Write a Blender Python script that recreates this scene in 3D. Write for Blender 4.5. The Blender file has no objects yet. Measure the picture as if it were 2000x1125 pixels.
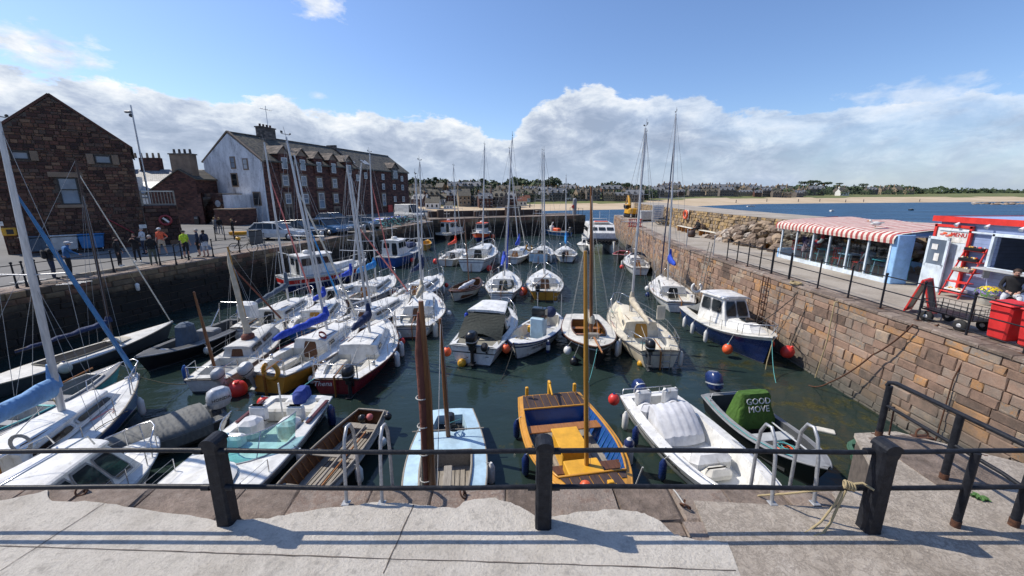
import bpy, math, random
from mathutils import Vector, Matrix, noise
R = math.radians
rnd = random.Random(7)
SC = bpy.context.scene
COL = SC.collection
# ---------------------------------------------------------------- camera
cam_d = bpy.data.cameras.new('camera'); cam = bpy.data.objects.new('camera', cam_d); COL.objects.link(cam)
cam.location = (0, 0, 3.6); cam.rotation_euler = (R(76.8), 0, 0)
cam_d.lens = 14.4; cam_d.sensor_width = 36; cam_d.clip_start = .05; cam_d.clip_end = 20000
SC.camera = cam
# ---------------------------------------------------------------- sun, sky, exposure
SUN = Vector((-.632, .197, .749)).normalized()
sd = bpy.data.lights.new('sun', 'SUN'); sd.energy = 4.7; sd.angle = R(.5); sd.color = (1, .92, .81)
so = bpy.data.objects.new('sun', sd); COL.objects.link(so); so.rotation_euler = SUN.to_track_quat('Z', 'Y').to_euler()
SC.view_settings.view_transform = 'Standard'; SC.view_settings.look = 'None'
SC.view_settings.exposure = .1; SC.view_settings.gamma = 1
th = R(13.2); CS, CC = math.sin(th), math.cos(th)
def ray(px, py):
    u = (px-1000)/800; v = (py-562.5)/800
    return Vector((u, CC-v*CS, -(CS+v*CC)))
def at(px, py, Z=0.0):
    d = ray(px, py); t = (Z-3.6)/d.z
    return Vector((d.x*t, d.y*t, Z))
def atY(px, py, Y):
    d = ray(px, py); t = Y/d.y
    return Vector((d.x*t, Y, 3.6+d.z*t))
W = bpy.data.worlds.new('World'); SC.world = W; W.use_nodes = True
nt = W.node_tree; nt.nodes.clear()
def N(nt, t, **k):
    n = nt.nodes.new(t)
    for a, b in k.items():
        if a.startswith('i_'):
            key = a[2:]; key = int(key) if key.isdigit() else key.replace('_', ' ')
            n.inputs[key].default_value = b
        else: setattr(n, a, b)
    return n
def MA(nt, op, a, b=None, c=None, clamp=False):
    n = nt.nodes.new('ShaderNodeMath'); n.operation = op; n.use_clamp = clamp
    for i, x in enumerate((a, b, c)):
        if x is None: continue
        if hasattr(x, 'is_output'): nt.links.new(x, n.inputs[i])
        else: n.inputs[i].default_value = x
    return n.outputs[0]
def RAMP(nt, fac, stops, interp='LINEAR'):
    n = nt.nodes.new('ShaderNodeValToRGB'); cr = n.color_ramp; cr.interpolation = interp
    while len(cr.elements) < len(stops): cr.elements.new(.5)
    for e, (p, c) in zip(cr.elements, stops): e.position = p; e.color = (*c, 1) if len(c) == 3 else c
    nt.links.new(fac, n.inputs[0]); return n.outputs[0]
def MIX(nt, fac, a, b, mode='MIX'):
    n = nt.nodes.new('ShaderNodeMix'); n.data_type = 'RGBA'; n.blend_type = mode
    for s, x in ((n.inputs[0], fac), (n.inputs[6], a), (n.inputs[7], b)):
        if hasattr(x, 'is_output'): nt.links.new(x, s)
        elif isinstance(x, (int, float)): s.default_value = x
        else: s.default_value = (*x, 1)
    return n.outputs[2]
def NOISE(nt, vec, scale, detail=4, rough=.5, dist=0, out=0):
    n = N(nt, 'ShaderNodeTexNoise'); n.inputs['Scale'].default_value = scale; n.inputs['Detail'].default_value = detail
    n.inputs['Roughness'].default_value = rough; n.inputs['Distortion'].default_value = dist
    if vec is not None: nt.links.new(vec, n.inputs['Vector'])
    return n.outputs[out]
def SEP(nt, v):
    n = nt.nodes.new('ShaderNodeSeparateXYZ'); nt.links.new(v, n.inputs[0]); return n.outputs
def COMB(nt, x, y, z=0.0):
    n = nt.nodes.new('ShaderNodeCombineXYZ')
    for i, q in enumerate((x, y, z)):
        if hasattr(q, 'is_output'): nt.links.new(q, n.inputs[i])
        else: n.inputs[i].default_value = q
    return n.outputs[0]
def VSC(nt, v, s, loc=(0, 0, 0)):
    n = nt.nodes.new('ShaderNodeMapping'); nt.links.new(v, n.inputs[0]); n.inputs['Scale'].default_value = s; n.inputs['Location'].default_value = loc
    return n.outputs[0]

sky = N(nt, 'ShaderNodeTexSky'); sky.sky_type = 'NISHITA'; sky.sun_disc = False
sky.sun_elevation = R(48.5); sky.sun_rotation = math.atan2(SUN.x, SUN.y)
sky.air_density = 1.0; sky.dust_density = .6; sky.ozone_density = 2.2
skyc = MIX(nt, 1.0, sky.outputs[0], (.83, .93, 1.12), 'MULTIPLY')
bg1 = N(nt, 'ShaderNodeBackground'); bg1.inputs[1].default_value = .14; nt.links.new(skyc, bg1.inputs[0])
tc = N(nt, 'ShaderNodeTexCoord'); d3 = tc.outputs['Generated']
x, y, z = SEP(nt, d3)
az = MA(nt, 'ARCTAN2', x, y); el = MA(nt, 'ARCSINE', z)
azn = MA(nt, 'MULTIPLY_ADD', az, 1/(2*math.pi), .5)
def azel(px, py):
    d = ray(px, py).normalized(); return math.atan2(d.x, d.y), math.asin(d.z)
pts = [(0, 128), (100, 140), (200, 152), (300, 168), (400, 188), (520, 196), (620, 208), (760, 222), (860, 228), (930, 246), (985, 268), (1020, 236), (1060, 192), (1130, 168), (1220, 170), (1330, 184), (1420, 206), (1500, 222), (1600, 212), (1750, 200), (1880, 186), (2000, 162)]
fc = N(nt, 'ShaderNodeFloatCurve'); cv = fc.mapping.curves[0]
allp = [(0, .30)] + [(azel(*p)[0]/(2*math.pi)+.5, azel(*p)[1]) for p in pts] + [(1, .30)]
cv.points[0].location = allp[0]; cv.points[1].location = allp[-1]
for p in allp[1:-1]: cv.points.new(*p)
fc.mapping.update(); nt.links.new(azn, fc.inputs['Value'])
bound = fc.outputs[0]
cvv = COMB(nt, MA(nt, 'MULTIPLY', az, 1.0), MA(nt, 'MULTIPLY', el, 2.0))
n1 = NOISE(nt, cvv, 9, 9, .62, .15); n2 = NOISE(nt, cvv, 3.2, 7, .6, .5); n3 = NOISE(nt, cvv, 22, 6, .6, .2)
dlt = MA(nt, 'SUBTRACT', MA(nt, 'ADD', bound, MA(nt, 'MULTIPLY', MA(nt, 'SUBTRACT', n1, .5), .11)), el)
mr = N(nt, 'ShaderNodeMapRange'); mr.interpolation_type = 'SMOOTHSTEP'; nt.links.new(dlt, mr.inputs[0]); mr.inputs[1].default_value = 0; mr.inputs[2].default_value = .011
# thin breaks of blue to the right
right = N(nt, 'ShaderNodeMapRange'); nt.links.new(az, right.inputs[0]); right.inputs[1].default_value = .1; right.inputs[2].default_value = .8; right.inputs[3].default_value = .0; right.inputs[4].default_value = .55
brk = N(nt, 'ShaderNodeMapRange'); nt.links.new(n2, brk.inputs[0]); brk.inputs[1].default_value = .42; brk.inputs[2].default_value = .62
cover = MA(nt, 'SUBTRACT', 1, MA(nt, 'MULTIPLY', right.outputs[0], MA(nt, 'SUBTRACT', 1, brk.outputs[0])))
dens = MA(nt, 'MULTIPLY', mr.outputs[0], MA(nt, 'MULTIPLY', cover, .97))
# loose wisps: left and top
def wisp(px, py, ra, re, amt):
    a0, e0 = azel(px, py)
    da = MA(nt, 'DIVIDE', MA(nt, 'SUBTRACT', az, a0), ra); de = MA(nt, 'DIVIDE', MA(nt, 'SUBTRACT', el, e0), re)
    rr = MA(nt, 'SQRT', MA(nt, 'ADD', MA(nt, 'MULTIPLY', da, da), MA(nt, 'MULTIPLY', de, de)))
    q = MA(nt, 'SUBTRACT', MA(nt, 'SUBTRACT', 1, rr), MA(nt, 'MULTIPLY', MA(nt, 'SUBTRACT', .56, n3), 2.2))
    m = N(nt, 'ShaderNodeMapRange'); nt.links.new(q, m.inputs[0]); m.inputs[1].default_value = .05; m.inputs[2].default_value = .7; m.inputs[4].default_value = amt
    return m.outputs[0]
for a in ((30, 85, .14, .04, .95), (620, 6, .07, .035, .8), (622, 187, .025, .01, .5), (1790, 185, .12, .03, .5)): dens = MA(nt, 'MAXIMUM', dens, wisp(*a))
# shade inside the bank: white crowns, grey bodies
edge = N(nt, 'ShaderNodeMapRange'); nt.links.new(dlt, edge.inputs[0]); edge.inputs[1].default_value = 0; edge.inputs[2].default_value = .07; edge.inputs[3].default_value = 1; edge.inputs[4].default_value = 0
sh = MA(nt, 'ADD', MA(nt, 'MULTIPLY', edge.outputs[0], .55), MA(nt, 'MULTIPLY', MA(nt, 'SUBTRACT', NOISE(nt, cvv, 12, 9, .64, .3), .40), 2.0), clamp=True)
cc = RAMP(nt, sh, [(0, (.33, .40, .53)), (.3, (.46, .53, .66)), (.6, (.70, .76, .84)), (1, (1.0, 1.0, 1.0))])
low = N(nt, 'ShaderNodeMapRange'); nt.links.new(el, low.inputs[0]); low.inputs[1].default_value = 0; low.inputs[2].default_value = .09; low.inputs[3].default_value = .55; low.inputs[4].default_value = 0
cc = MIX(nt, low.outputs[0], cc, (.50, .62, .80))
bg2 = N(nt, 'ShaderNodeBackground'); nt.links.new(cc, bg2.inputs[0]); bg2.inputs[1].default_value = 1.0
ms = N(nt, 'ShaderNodeMixShader'); nt.links.new(dens, ms.inputs[0]); nt.links.new(bg1.outputs[0], ms.inputs[1]); nt.links.new(bg2.outputs[0], ms.inputs[2])
wo = N(nt, 'ShaderNodeOutputWorld'); nt.links.new(ms.outputs[0], wo.inputs[0])

# ---------------------------------------------------------------- materials
MT = {}
def newmat(name):
    m = bpy.data.materials.new(name); m.use_nodes = True; MT[name] = m
    t = m.node_tree; b = t.nodes['Principled BSDF']; return m, t, b
def bump(t, b, h, dist=.01, strength=.6):
    n = t.nodes.new('ShaderNodeBump'); n.inputs['Distance'].default_value = dist; n.inputs['Strength'].default_value = strength
    t.links.new(h, n.inputs['Height']); t.links.new(n.outputs[0], b.inputs['Normal'])
def objc(t): return t.nodes.new('ShaderNodeTexCoord').outputs['Object']
def geo(t): return t.nodes.new('ShaderNodeNewGeometry').outputs['Position']
def paint(name, col, rough=.4, var=.12, sc=3.0, metal=0, bmp=.0, streak=False, coat=0):
    m, t, b = newmat(name); v = objc(t)
    if streak: v = VSC(t, v, (1, 1, .25))
    f = NOISE(t, v, sc, 6, .65)
    lo = tuple(c*(1-var*2.2) for c in col); hi = tuple(min(1, c*(1+var)) for c in col)
    c = RAMP(t, f, [(.28, lo), (.62, hi)])
    g = NOISE(t, v, sc*9, 4, .6)
    c = MIX(t, RAMP(t, g, [(.62, (0, 0, 0)), (.8, (.35, .35, .35))]), c, tuple(x*.45+.05 for x in col))
    if 'white' in name or name == 'cream':
        s_ = RAMP(t, NOISE(t, VSC(t, v, (2.2, 2.2, .7)), 2.6, 8, .78), [(.54, (0, 0, 0)), (.70, (.75, .75, .75))]); c = MIX(t, s_, c, (.30, .27, .20))
    t.links.new(c, b.inputs['Base Color'])
    t.links.new(MA(t, 'MULTIPLY_ADD', g, .35, rough-.15, clamp=True), b.inputs['Roughness']); b.inputs['Metallic'].default_value = metal
    if coat: b.inputs['Coat Weight'].default_value = coat
    if bmp: bump(t, b, NOISE(t, v, sc*6, 5, .6), bmp, .8)
    return m
def rgb(r, g, b): return tuple(((c/255)/12.92 if c < 11 else (((c/255)+.055)/1.055)**2.4) for c in (r, g, b))
for nm, c, ro in (('white', (.70, .70, .67), .3), ('offwhite', (.62, .60, .53), .35), ('cream', (.66, .60, .46), .4), ('dirty_white', (.55, .55, .52), .5),
    ('navy', (.013, .03, .12), .25), ('blue', (.015, .075, .27), .3), ('midblue', (.03, .16, .38), .35), ('red_hull', (.20, .012, .02), .28), ('dullred', (.26, .03, .035), .4),
    ('ochre', (.55, .235, .03), .35), ('mustard', (.50, .235, .025), .35), ('black', (.012, .012, .014), .35), ('rail_black', (.010, .011, .014), .32),
    ('grey', (.22, .23, .24), .5), ('darkgrey', (.06, .065, .07), .5), ('lightgrey', (.42, .44, .45), .5), ('turq', (.10, .42, .42), .4), ('paleblue', (.40, .56, .66), .5),
    ('red', (.55, .025, .02), .4), ('brightred', (.65, .04, .03), .38), ('orange', (.80, .12, .035), .4), ('pink', (.55, .16, .15), .6), ('yellow', (.66, .34, .025), .4), ('green', (.04, .10, .06), .5),
    ('hutblue', (.30, .40, .62), .55), ('cafeblue', (.28, .50, .78), .5), ('doorwhite', (.60, .68, .74), .45), ('maroon', (.09, .02, .018), .4), ('carblue', (.015, .06, .14), .2), ('carsilver', (.45, .48, .50), .25), ('cardark', (.03, .045, .06), .2),
    ('skin', (.50, .29, .21), .55), ('hair_brown', (.035, .02, .012), .7), ('hair_grey', (.35, .33, .30), .7), ('hair_blond', (.35, .23, .10), .7), ('tyre', (.02, .02, .02), .8),
    ('weed', (.05, .07, .02), .8), ('scum', (.17, .18, .10), .8), ('flower_yellow', (.75, .55, .02), .6), ('flower_purple', (.16, .10, .35), .6), ('binred', (.62, .03, .03), .45)):
    paint(nm, c, ro, coat=.4 if nm in ('navy', 'blue', 'red_hull', 'carblue', 'cardark', 'carsilver') else 0)
for nm in ('cloth_black', 'cloth_blue', 'cloth_orange', 'cloth_hivis', 'cloth_grey', 'cloth_light', 'cloth_green', 'cloth_navy', 'cloth_pink', 'cloth_beige'):
    c = dict(cloth_black=(.012, .012, .014), cloth_blue=(.03, .13, .32), cloth_orange=(.75, .13, .06), cloth_hivis=(.55, .75, .05), cloth_grey=(.22, .23, .25), cloth_light=(.50, .52, .55), cloth_green=(.09, .11, .09), cloth_navy=(.02, .03, .06), cloth_pink=(.55, .32, .33), cloth_beige=(.42, .33, .24))[nm]
    paint(nm, c, .85, .2, 9, bmp=.01)
for nm, c in (('canvas_blue', (.015, .06, .45)), ('canvas_pale', (.16, .32, .56)), ('canvas_navy', (.015, .03, .09)), ('canvas_grey', (.13, .135, .13)), ('canvas_white', (.62, .63, .65)), ('canvas_green', (.016, .022, .018)), ('canvas_khaki', (.20, .19, .15)), ('canvas_cream', (.52, .46, .35)), ('canvas_red', (.70, .07, .03)), ('canvas_cyan', (.02, .25, .62)), ('canvas_lime', (.05, .12, .012)), ('canvas_slate', (.07, .10, .14)), ('sail_rust', (.14, .045, .03)), ('canvas_violet', (.03, .06, .28))):
    m, t, b = newmat(nm); v = objc(t)
    wv = N(t, 'ShaderNodeTexWave'); t.links.new(v, wv.inputs[0]); wv.inputs['Scale'].default_value = 2.2; wv.inputs['Distortion'].default_value = 9; wv.inputs['Detail'].default_value = 3
    f = NOISE(t, v, 4, 6, .6)
    t.links.new(RAMP(t, f, [(.3, tuple(q*.75 for q in c)), (.7, tuple(min(1, q*1.15) for q in c))]), b.inputs['Base Color']); b.inputs['Roughness'].default_value = .8
    bump(t, b, NOISE(t, v, 5, 4, .6) if nm == 'canvas_white' else MA(t, 'ADD', wv.outputs[1], NOISE(t, v, 9, 4, .6)), .008 if nm == 'canvas_white' else .016, .8)
def wood(name, c1, c2, rough=.5, sc=(1, 9, 9)):
    m, t, b = newmat(name); v = VSC(t, objc(t), sc)
    f = NOISE(t, v, 3, 7, .7, .6)
    t.links.new(RAMP(t, f, [(.3, c1), (.7, c2)]), b.inputs['Base Color']); b.inputs['Roughness'].default_value = rough
    bump(t, b, f, .004, .7)
wood('wood_brown', (.05, .02, .009), (.16, .065, .025), .4)
wood('wood_varnish', (.22, .085, .02), (.40, .17, .045), .25)
wood('wood_mast', (.09, .035, .015), (.24, .10, .035), .35, (9, 9, .8))
wood('wood_yellow', (.30, .14, .02), (.46, .24, .04), .3, (9, 9, .8))
wood('wood_grey', (.16, .14, .115), (.34, .31, .26), .8)
wood('wood_dark', (.025, .014, .012), (.075, .045, .035), .6)
wood('wood_bench', (.55, .52, .42), (.68, .66, .58), .7)
wood('wood_black', (.012, .012, .010), (.035, .034, .03), .45, (6, 6, 1))
m, t, b = newmat('alloy'); f = NOISE(t, VSC(t, objc(t), (5, 5, .6)), 4, 5); t.links.new(RAMP(t, f, [(.3, (.42, .43, .44)), (.7, (.62, .63, .64))]), b.inputs['Base Color']); b.inputs['Metallic'].default_value = .35; b.inputs['Roughness'].default_value = .42
m, t, b = newmat('steel'); b.inputs['Base Color'].default_value = (.6, .6, .6, 1); b.inputs['Metallic'].default_value = .9; b.inputs['Roughness'].default_value = .25
m, t, b = newmat('galv'); f = NOISE(t, objc(t), 30, 4); t.links.new(RAMP(t, f, [(.3, (.30, .31, .32)), (.7, (.46, .47, .48))]), b.inputs['Base Color']); b.inputs['Metallic'].default_value = .5; b.inputs['Roughness'].default_value = .5
m, t, b = newmat('rail'); f = NOISE(t, objc(t), 14, 6, .7); t.links.new(RAMP(t, f, [(.3, (.008, .009, .012)), (.6, (.02, .022, .028)), (.71, (.03, .03, .03)), (.76, (.16, .09, .05))]), b.inputs['Base Color']); b.inputs['Roughness'].default_value = .42; b.inputs['Specular IOR Level'].default_value = .18; bump(t, b, f, .006, .8)
m, t, b = newmat('rust'); f = NOISE(t, objc(t), 20, 6, .7); t.links.new(RAMP(t, f, [(.3, (.03, .015, .01)), (.6, (.11, .045, .022)), (.8, (.20, .08, .035))]), b.inputs['Base Color']); b.inputs['Roughness'].default_value = .9; bump(t, b, f, .01, .9)
m, t, b = newmat('wire'); b.inputs['Base Color'].default_value = (.28, .29, .30, 1); b.inputs['Roughness'].default_value = .5
for nm, c in (('rope', (.45, .36, .20)), ('rope_white', (.55, .55, .52)), ('rope_teal', (.12, .40, .40)), ('rope_dark', (.05, .05, .045))):
    m, t, b = newmat(nm); v = objc(t); w_ = N(t, 'ShaderNodeTexWave'); t.links.new(v, w_.inputs[0]); w_.inputs['Scale'].default_value = 30; w_.bands_direction = 'DIAGONAL'
    t.links.new(RAMP(t, w_.outputs[1], [(0, tuple(q*.5 for q in c)), (1, c)]), b.inputs['Base Color']); b.inputs['Roughness'].default_value = .9
m, t, b = newmat('glass_dark'); f = NOISE(t, objc(t), 1.2, 3); t.links.new(RAMP(t, f, [(.35, (.008, .010, .012)), (.7, (.035, .045, .05))]), b.inputs['Base Color']); b.inputs['Roughness'].default_value = .06
m, t, b = newmat('glass_sky'); f = NOISE(t, objc(t), .8, 3); t.links.new(RAMP(t, f, [(.35, (.10, .13, .17)), (.7, (.26, .31, .36))]), b.inputs['Base Color']); b.inputs['Roughness'].default_value = .05
def glass(name, tint, amt):
    m = bpy.data.materials.new(name); m.use_nodes = True; MT[name] = m; t = m.node_tree; t.nodes.clear()
    g = N(t, 'ShaderNodeBsdfGlossy'); g.inputs['Roughness'].default_value = .03; tr = N(t, 'ShaderNodeBsdfTransparent'); tr.inputs[0].default_value = (*tint, 1)
    fr = N(t, 'ShaderNodeLayerWeight')
    mx = N(t, 'ShaderNodeMixShader'); t.links.new(MA(t, 'MULTIPLY_ADD', MA(t, 'POWER', fr.outputs[1], 4), .8, amt, clamp=True), mx.inputs[0]); t.links.new(tr.outputs[0], mx.inputs[1]); t.links.new(g.outputs[0], mx.inputs[2])
    o = N(t, 'ShaderNodeOutputMaterial'); t.links.new(mx.outputs[0], o.inputs[0])
glass('glass_clear', (.82, .88, .90), .05); glass('glass_turq', (.45, .80, .78), .12); glass('glass_smoke', (.25, .28, .30), .05)
# masonry: one random value per block in attribute "blk"
def stone(name, stops, mortar=False, algae=None, bm=.012, sc=1.0, rough=.88, mott=.35):
    m, t, b = newmat(name); a = N(t, 'ShaderNodeAttribute'); a.attribute_name = 'blk'; v = geo(t)
    n = NOISE(t, v, 5*sc, 8, .7); n2_ = NOISE(t, v, 1.1*sc, 5, .6); nf = NOISE(t, v, 34*sc, 5, .75)
    fac = MA(t, 'ADD', a.outputs['Fac'], MA(t, 'MULTIPLY', MA(t, 'SUBTRACT', n, .5), mott))
    c = RAMP(t, fac, stops)
    c = MIX(t, .75, c, RAMP(t, MA(t, 'ADD', MA(t, 'MULTIPLY', n2_, .5), MA(t, 'MULTIPLY', nf, .5)), [(.36, (.45, .45, .45)), (.62, (1.3, 1.27, 1.25))]), 'MULTIPLY')
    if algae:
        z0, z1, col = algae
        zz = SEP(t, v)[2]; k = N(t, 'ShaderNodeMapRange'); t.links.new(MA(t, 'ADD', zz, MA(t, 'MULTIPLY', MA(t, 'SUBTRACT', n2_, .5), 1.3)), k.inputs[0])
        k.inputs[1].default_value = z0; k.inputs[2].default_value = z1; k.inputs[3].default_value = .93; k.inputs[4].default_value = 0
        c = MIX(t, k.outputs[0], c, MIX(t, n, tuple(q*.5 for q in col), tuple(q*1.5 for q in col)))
    t.links.new(c, b.inputs['Base Color']); b.inputs['Roughness'].default_value = rough
    bump(t, b, MA(t, 'ADD', MA(t, 'MULTIPLY', n, .7), MA(t, 'MULTIPLY', nf, .4)), bm*2, 1)
    return m
stone('stone_right', [(0, (.12, .085, .065)), (.2, (.25, .165, .12)), (.42, (.30, .20, .145)), (.6, (.26, .21, .17)), (.74, (.32, .20, .12)), (.84, (.40, .215, .09)), (.92, (.23, .20, .17)), (1, (.37, .28, .20))], algae=(-2.85, -1.4, (.10, .095, .078)), mott=.55)
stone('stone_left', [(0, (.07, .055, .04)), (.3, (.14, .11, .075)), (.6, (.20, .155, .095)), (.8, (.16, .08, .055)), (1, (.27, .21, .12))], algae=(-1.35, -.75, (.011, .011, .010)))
stone('stone_gable', [(0, (.035, .02, .018)), (.25, (.085, .04, .03)), (.5, (.13, .06, .042)), (.7, (.10, .07, .055)), (.85, (.15, .075, .045)), (1, (.20, .125, .08))])
stone('stone_cope', [(0, (.15, .115, .09)), (.35, (.26, .205, .165)), (.6, (.33, .275, .23)), (.8, (.25, .18, .14)), (1, (.37, .32, .27))], bm=.03, sc=1.5, mott=1.5)
stone('stone_rock', [(0, (.12, .09, .07)), (.4, (.25, .19, .14)), (.7, (.36, .27, .18)), (1, (.42, .38, .33))], sc=.8)
stone('stone_lichen', [(0, (.17, .13, .09)), (.35, (.34, .24, .12)), (.6, (.27, .215, .16)), (1, (.42, .28, .10))], sc=1.0, mott=.9)
stone('quoin', [(0, (.24, .18, .13)), (1, (.34, .25, .17))])
m, t, b = newmat('mortar'); f = NOISE(t, geo(t), 9, 7, .7); t.links.new(RAMP(t, f, [(.3, (.05, .04, .032)), (.7, (.14, .115, .095))]), b.inputs['Base Color']); b.inputs['Roughness'].default_value = .95
m, t, b = newmat('concrete'); v = geo(t); f = NOISE(t, v, 1.3, 9, .65); g = NOISE(t, v, 38, 4, .85); h = NOISE(t, v, 7, 8, .75)
c = RAMP(t, f, [(.3, (.44, .40, .34)), (.5, (.57, .53, .465)), (.7, (.64, .60, .53))]); c = MIX(t, .9, c, RAMP(t, g, [(.34, (.78, .77, .75)), (.5, (1.0, 1.0, 1.0)), (.66, (1.06, 1.06, 1.06))]), 'MULTIPLY')
c = MIX(t, RAMP(t, h, [(.52, (0, 0, 0)), (.66, (.7, .7, .7))]), c, (.31, .285, .25))
t.links.new(c, b.inputs['Base Color']); b.inputs['Roughness'].default_value = .92; bump(t, b, MA(t, 'ADD', g, MA(t, 'MULTIPLY', h, 1.5)), .02, 1)
m, t, b = newmat('concrete_rough'); v = geo(t); f = NOISE(t, v, 2.1, 9, .7); g = NOISE(t, v, 45, 6, .8); w_ = NOISE(t, v, 7, 8, .75, .6)
c = RAMP(t, f, [(.3, (.30, .255, .205)), (.55, (.44, .385, .32)), (.72, (.54, .48, .41))]); c = MIX(t, .8, c, RAMP(t, g, [(.3, (.6, .6, .6)), (.65, (1.15, 1.15, 1.15))]), 'MULTIPLY'); c = MIX(t, RAMP(t, w_, [(.44, (0, 0, 0)), (.5, (.6, .6, .6)), (.53, (0, 0, 0))]), c, (.13, .11, .09))
t.links.new(c, b.inputs['Base Color']); b.inputs['Roughness'].default_value = .95; bump(t, b, MA(t, 'ADD', MA(t, 'MULTIPLY', f, 1.2), MA(t, 'ADD', g, w_)), .014, 1)
m, t, b = newmat('paving'); v = geo(t); f = NOISE(t, v, .5, 9, .65); g = NOISE(t, v, 14, 6, .8)
c = RAMP(t, f, [(.3, (.25, .215, .17)), (.5, (.36, .32, .265)), (.7, (.44, .40, .34))]); c = MIX(t, .9, c, RAMP(t, g, [(.3, (.65, .65, .65)), (.65, (1.1, 1.1, 1.1))]), 'MULTIPLY')
t.links.new(c, b.inputs['Base Color']); b.inputs['Roughness'].default_value = .95; bump(t, b, g, .01, 1)
m, t, b = newmat('asphalt'); v = geo(t); f = NOISE(t, v, .35, 9, .65); g = NOISE(t, v, 10, 6, .8)
c = RAMP(t, f, [(.3, (.13, .13, .125)), (.7, (.20, .195, .185))]); c = MIX(t, .6, c, RAMP(t, g, [(.3, (.7, .7, .7)), (.65, (1.1, 1.1, 1.1))]), 'MULTIPLY')
t.links.new(c, b.inputs['Base Color']); b.inputs['Roughness'].default_value = .95
def bricks(name, stops, mort, bw, bh, ms=.012, warp=.06, plane='wall', rough=.9, bd=.02):
    m, t, b = newmat(name); o = objc(t); X, Y, Z = SEP(t, o)
    v = COMB(t, MA(t, 'ADD', X, Y), Z) if plane == 'wall' else COMB(t, X, MA(t, 'MULTIPLY', Z, 1.5))
    nz = N(t, 'ShaderNodeTexNoise'); t.links.new(v, nz.inputs['Vector']); nz.inputs['Scale'].default_value = 2.2; nz.inputs['Detail'].default_value = 4
    wv = N(t, 'ShaderNodeVectorMath', operation='SCALE'); t.links.new(nz.outputs['Color'], wv.inputs[0]); wv.inputs['Scale'].default_value = warp*2
    ad = N(t, 'ShaderNodeVectorMath', operation='ADD'); t.links.new(v, ad.inputs[0]); t.links.new(wv.outputs[0], ad.inputs[1])
    br = N(t, 'ShaderNodeTexBrick'); t.links.new(ad.outputs[0], br.inputs['Vector']); br.inputs['Scale'].default_value = 1; br.inputs['Brick Width'].default_value = bw; br.inputs['Row Height'].default_value = bh
    br.inputs['Mortar Size'].default_value = ms; br.inputs['Color1'].default_value = (0, 0, 0, 1); br.inputs['Color2'].default_value = (1, 1, 1, 1); br.inputs['Mortar'].default_value = (.5, .5, .5, 1); br.inputs['Mortar Smooth'].default_value = .3
    c = RAMP(t, MA(t, 'ADD', br.outputs[0], MA(t, 'MULTIPLY', MA(t, 'SUBTRACT', NOISE(t, o, 3, 6, .7), .5), .5)), stops)
    c = MIX(t, br.outputs[1], c, mort); c = MIX(t, .7, c, RAMP(t, NOISE(t, o, .6, 6, .65), [(.3, (.65, .65, .65)), (.7, (1.2, 1.2, 1.2))]), 'MULTIPLY')
    t.links.new(c, b.inputs['Base Color']); b.inputs['Roughness'].default_value = rough
    bump(t, b, MA(t, 'SUBTRACT', NOISE(t, o, 20, 4, .7), MA(t, 'MULTIPLY', br.outputs[1], 1.5)), bd, 1)
bricks('redstone', [(0, (.05, .022, .018)), (.5, (.115, .045, .034)), (1, (.19, .08, .055))], (.08, .055, .045), .5, .22)
bricks('darkred', [(0, (.04, .02, .016)), (.5, (.10, .04, .03)), (1, (.15, .065, .045))], (.05, .035, .03), .4, .18)
bricks('greystone', [(0, (.07, .062, .055)), (.5, (.15, .13, .115)), (1, (.24, .20, .165))], (.10, .09, .08), .5, .25)
bricks('slate', [(0, (.055, .055, .048)), (.5, (.11, .10, .08)), (1, (.18, .155, .10))], (.03, .03, .028), .3, .22, .008, .02, 'roof', .75, .012)
bricks('slate_blue', [(0, (.10, .11, .12)), (.5, (.17, .18, .19)), (1, (.24, .25, .26))], (.02, .02, .03), .3, .22, .008, .02, 'roof', .6, .012)
bricks('pantile', [(0, (.16, .05, .03)), (1, (.32, .12, .06))], (.08, .03, .02), .25, .25, .02, .01, 'roof', .8)
m, t, b = newmat('harl'); v = geo(t); f = NOISE(t, VSC(t, v, (1, 1, .35)), .9, 9, .72); g = NOISE(t, v, 4, 8, .7)
c = RAMP(t, f, [(.30, (.22, .22, .23)), (.43, (.55, .56, .57)), (.6, (.78, .79, .80))]); c = MIX(t, RAMP(t, g, [(.55, (0, 0, 0)), (.72, (.6, .6, .6))]), c, (.22, .21, .20))
t.links.new(c, b.inputs['Base Color']); b.inputs['Roughness'].default_value = .95; bump(t, b, NOISE(t, v, 25, 5, .7), .02, 1)
m, t, b = newmat('clap'); v = geo(t); Z = SEP(t, v)[2]; f = NOISE(t, v, 4, 5)
k = MA(t, 'FRACT', MA(t, 'MULTIPLY', Z, 7.5)); c = RAMP(t, f, [(.3, (.26, .34, .54)), (.7, (.34, .43, .66))])
t.links.new(MIX(t, RAMP(t, k, [(0, (.8, .8, .8)), (.1, (0, 0, 0))]), c, (.08, .10, .18)), b.inputs['Base Color']); b.inputs['Roughness'].default_value = .6; bump(t, b, k, .02, 1)
def stripes(name, axis, freq, c1, c2):
    m, t, b = newmat(name); o = SEP(t, objc(t))[axis]
    k = MA(t, 'FRACT', MA(t, 'MULTIPLY', o, freq)); f = NOISE(t, objc(t), 5, 4)
    c = RAMP(t, k, [(0, c1), (.52, c2)], 'CONSTANT'); c = MIX(t, .8, c, RAMP(t, f, [(.3, (.75, .74, .72)), (.6, (1, 1, 1))]), 'MULTIPLY')
    t.links.new(c, b.inputs['Base Color']); b.inputs['Roughness'].default_value = .7; bump(t, b, NOISE(t, objc(t), 3, 3), .03, .8)
stripes('awning', 1, 3.6, (.66, .61, .54), (.38, .07, .065))
m, t, b = newmat('sand'); v = geo(t); f = NOISE(t, v, .05, 8, .6); g = NOISE(t, v, 1, 5, .6)
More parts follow.
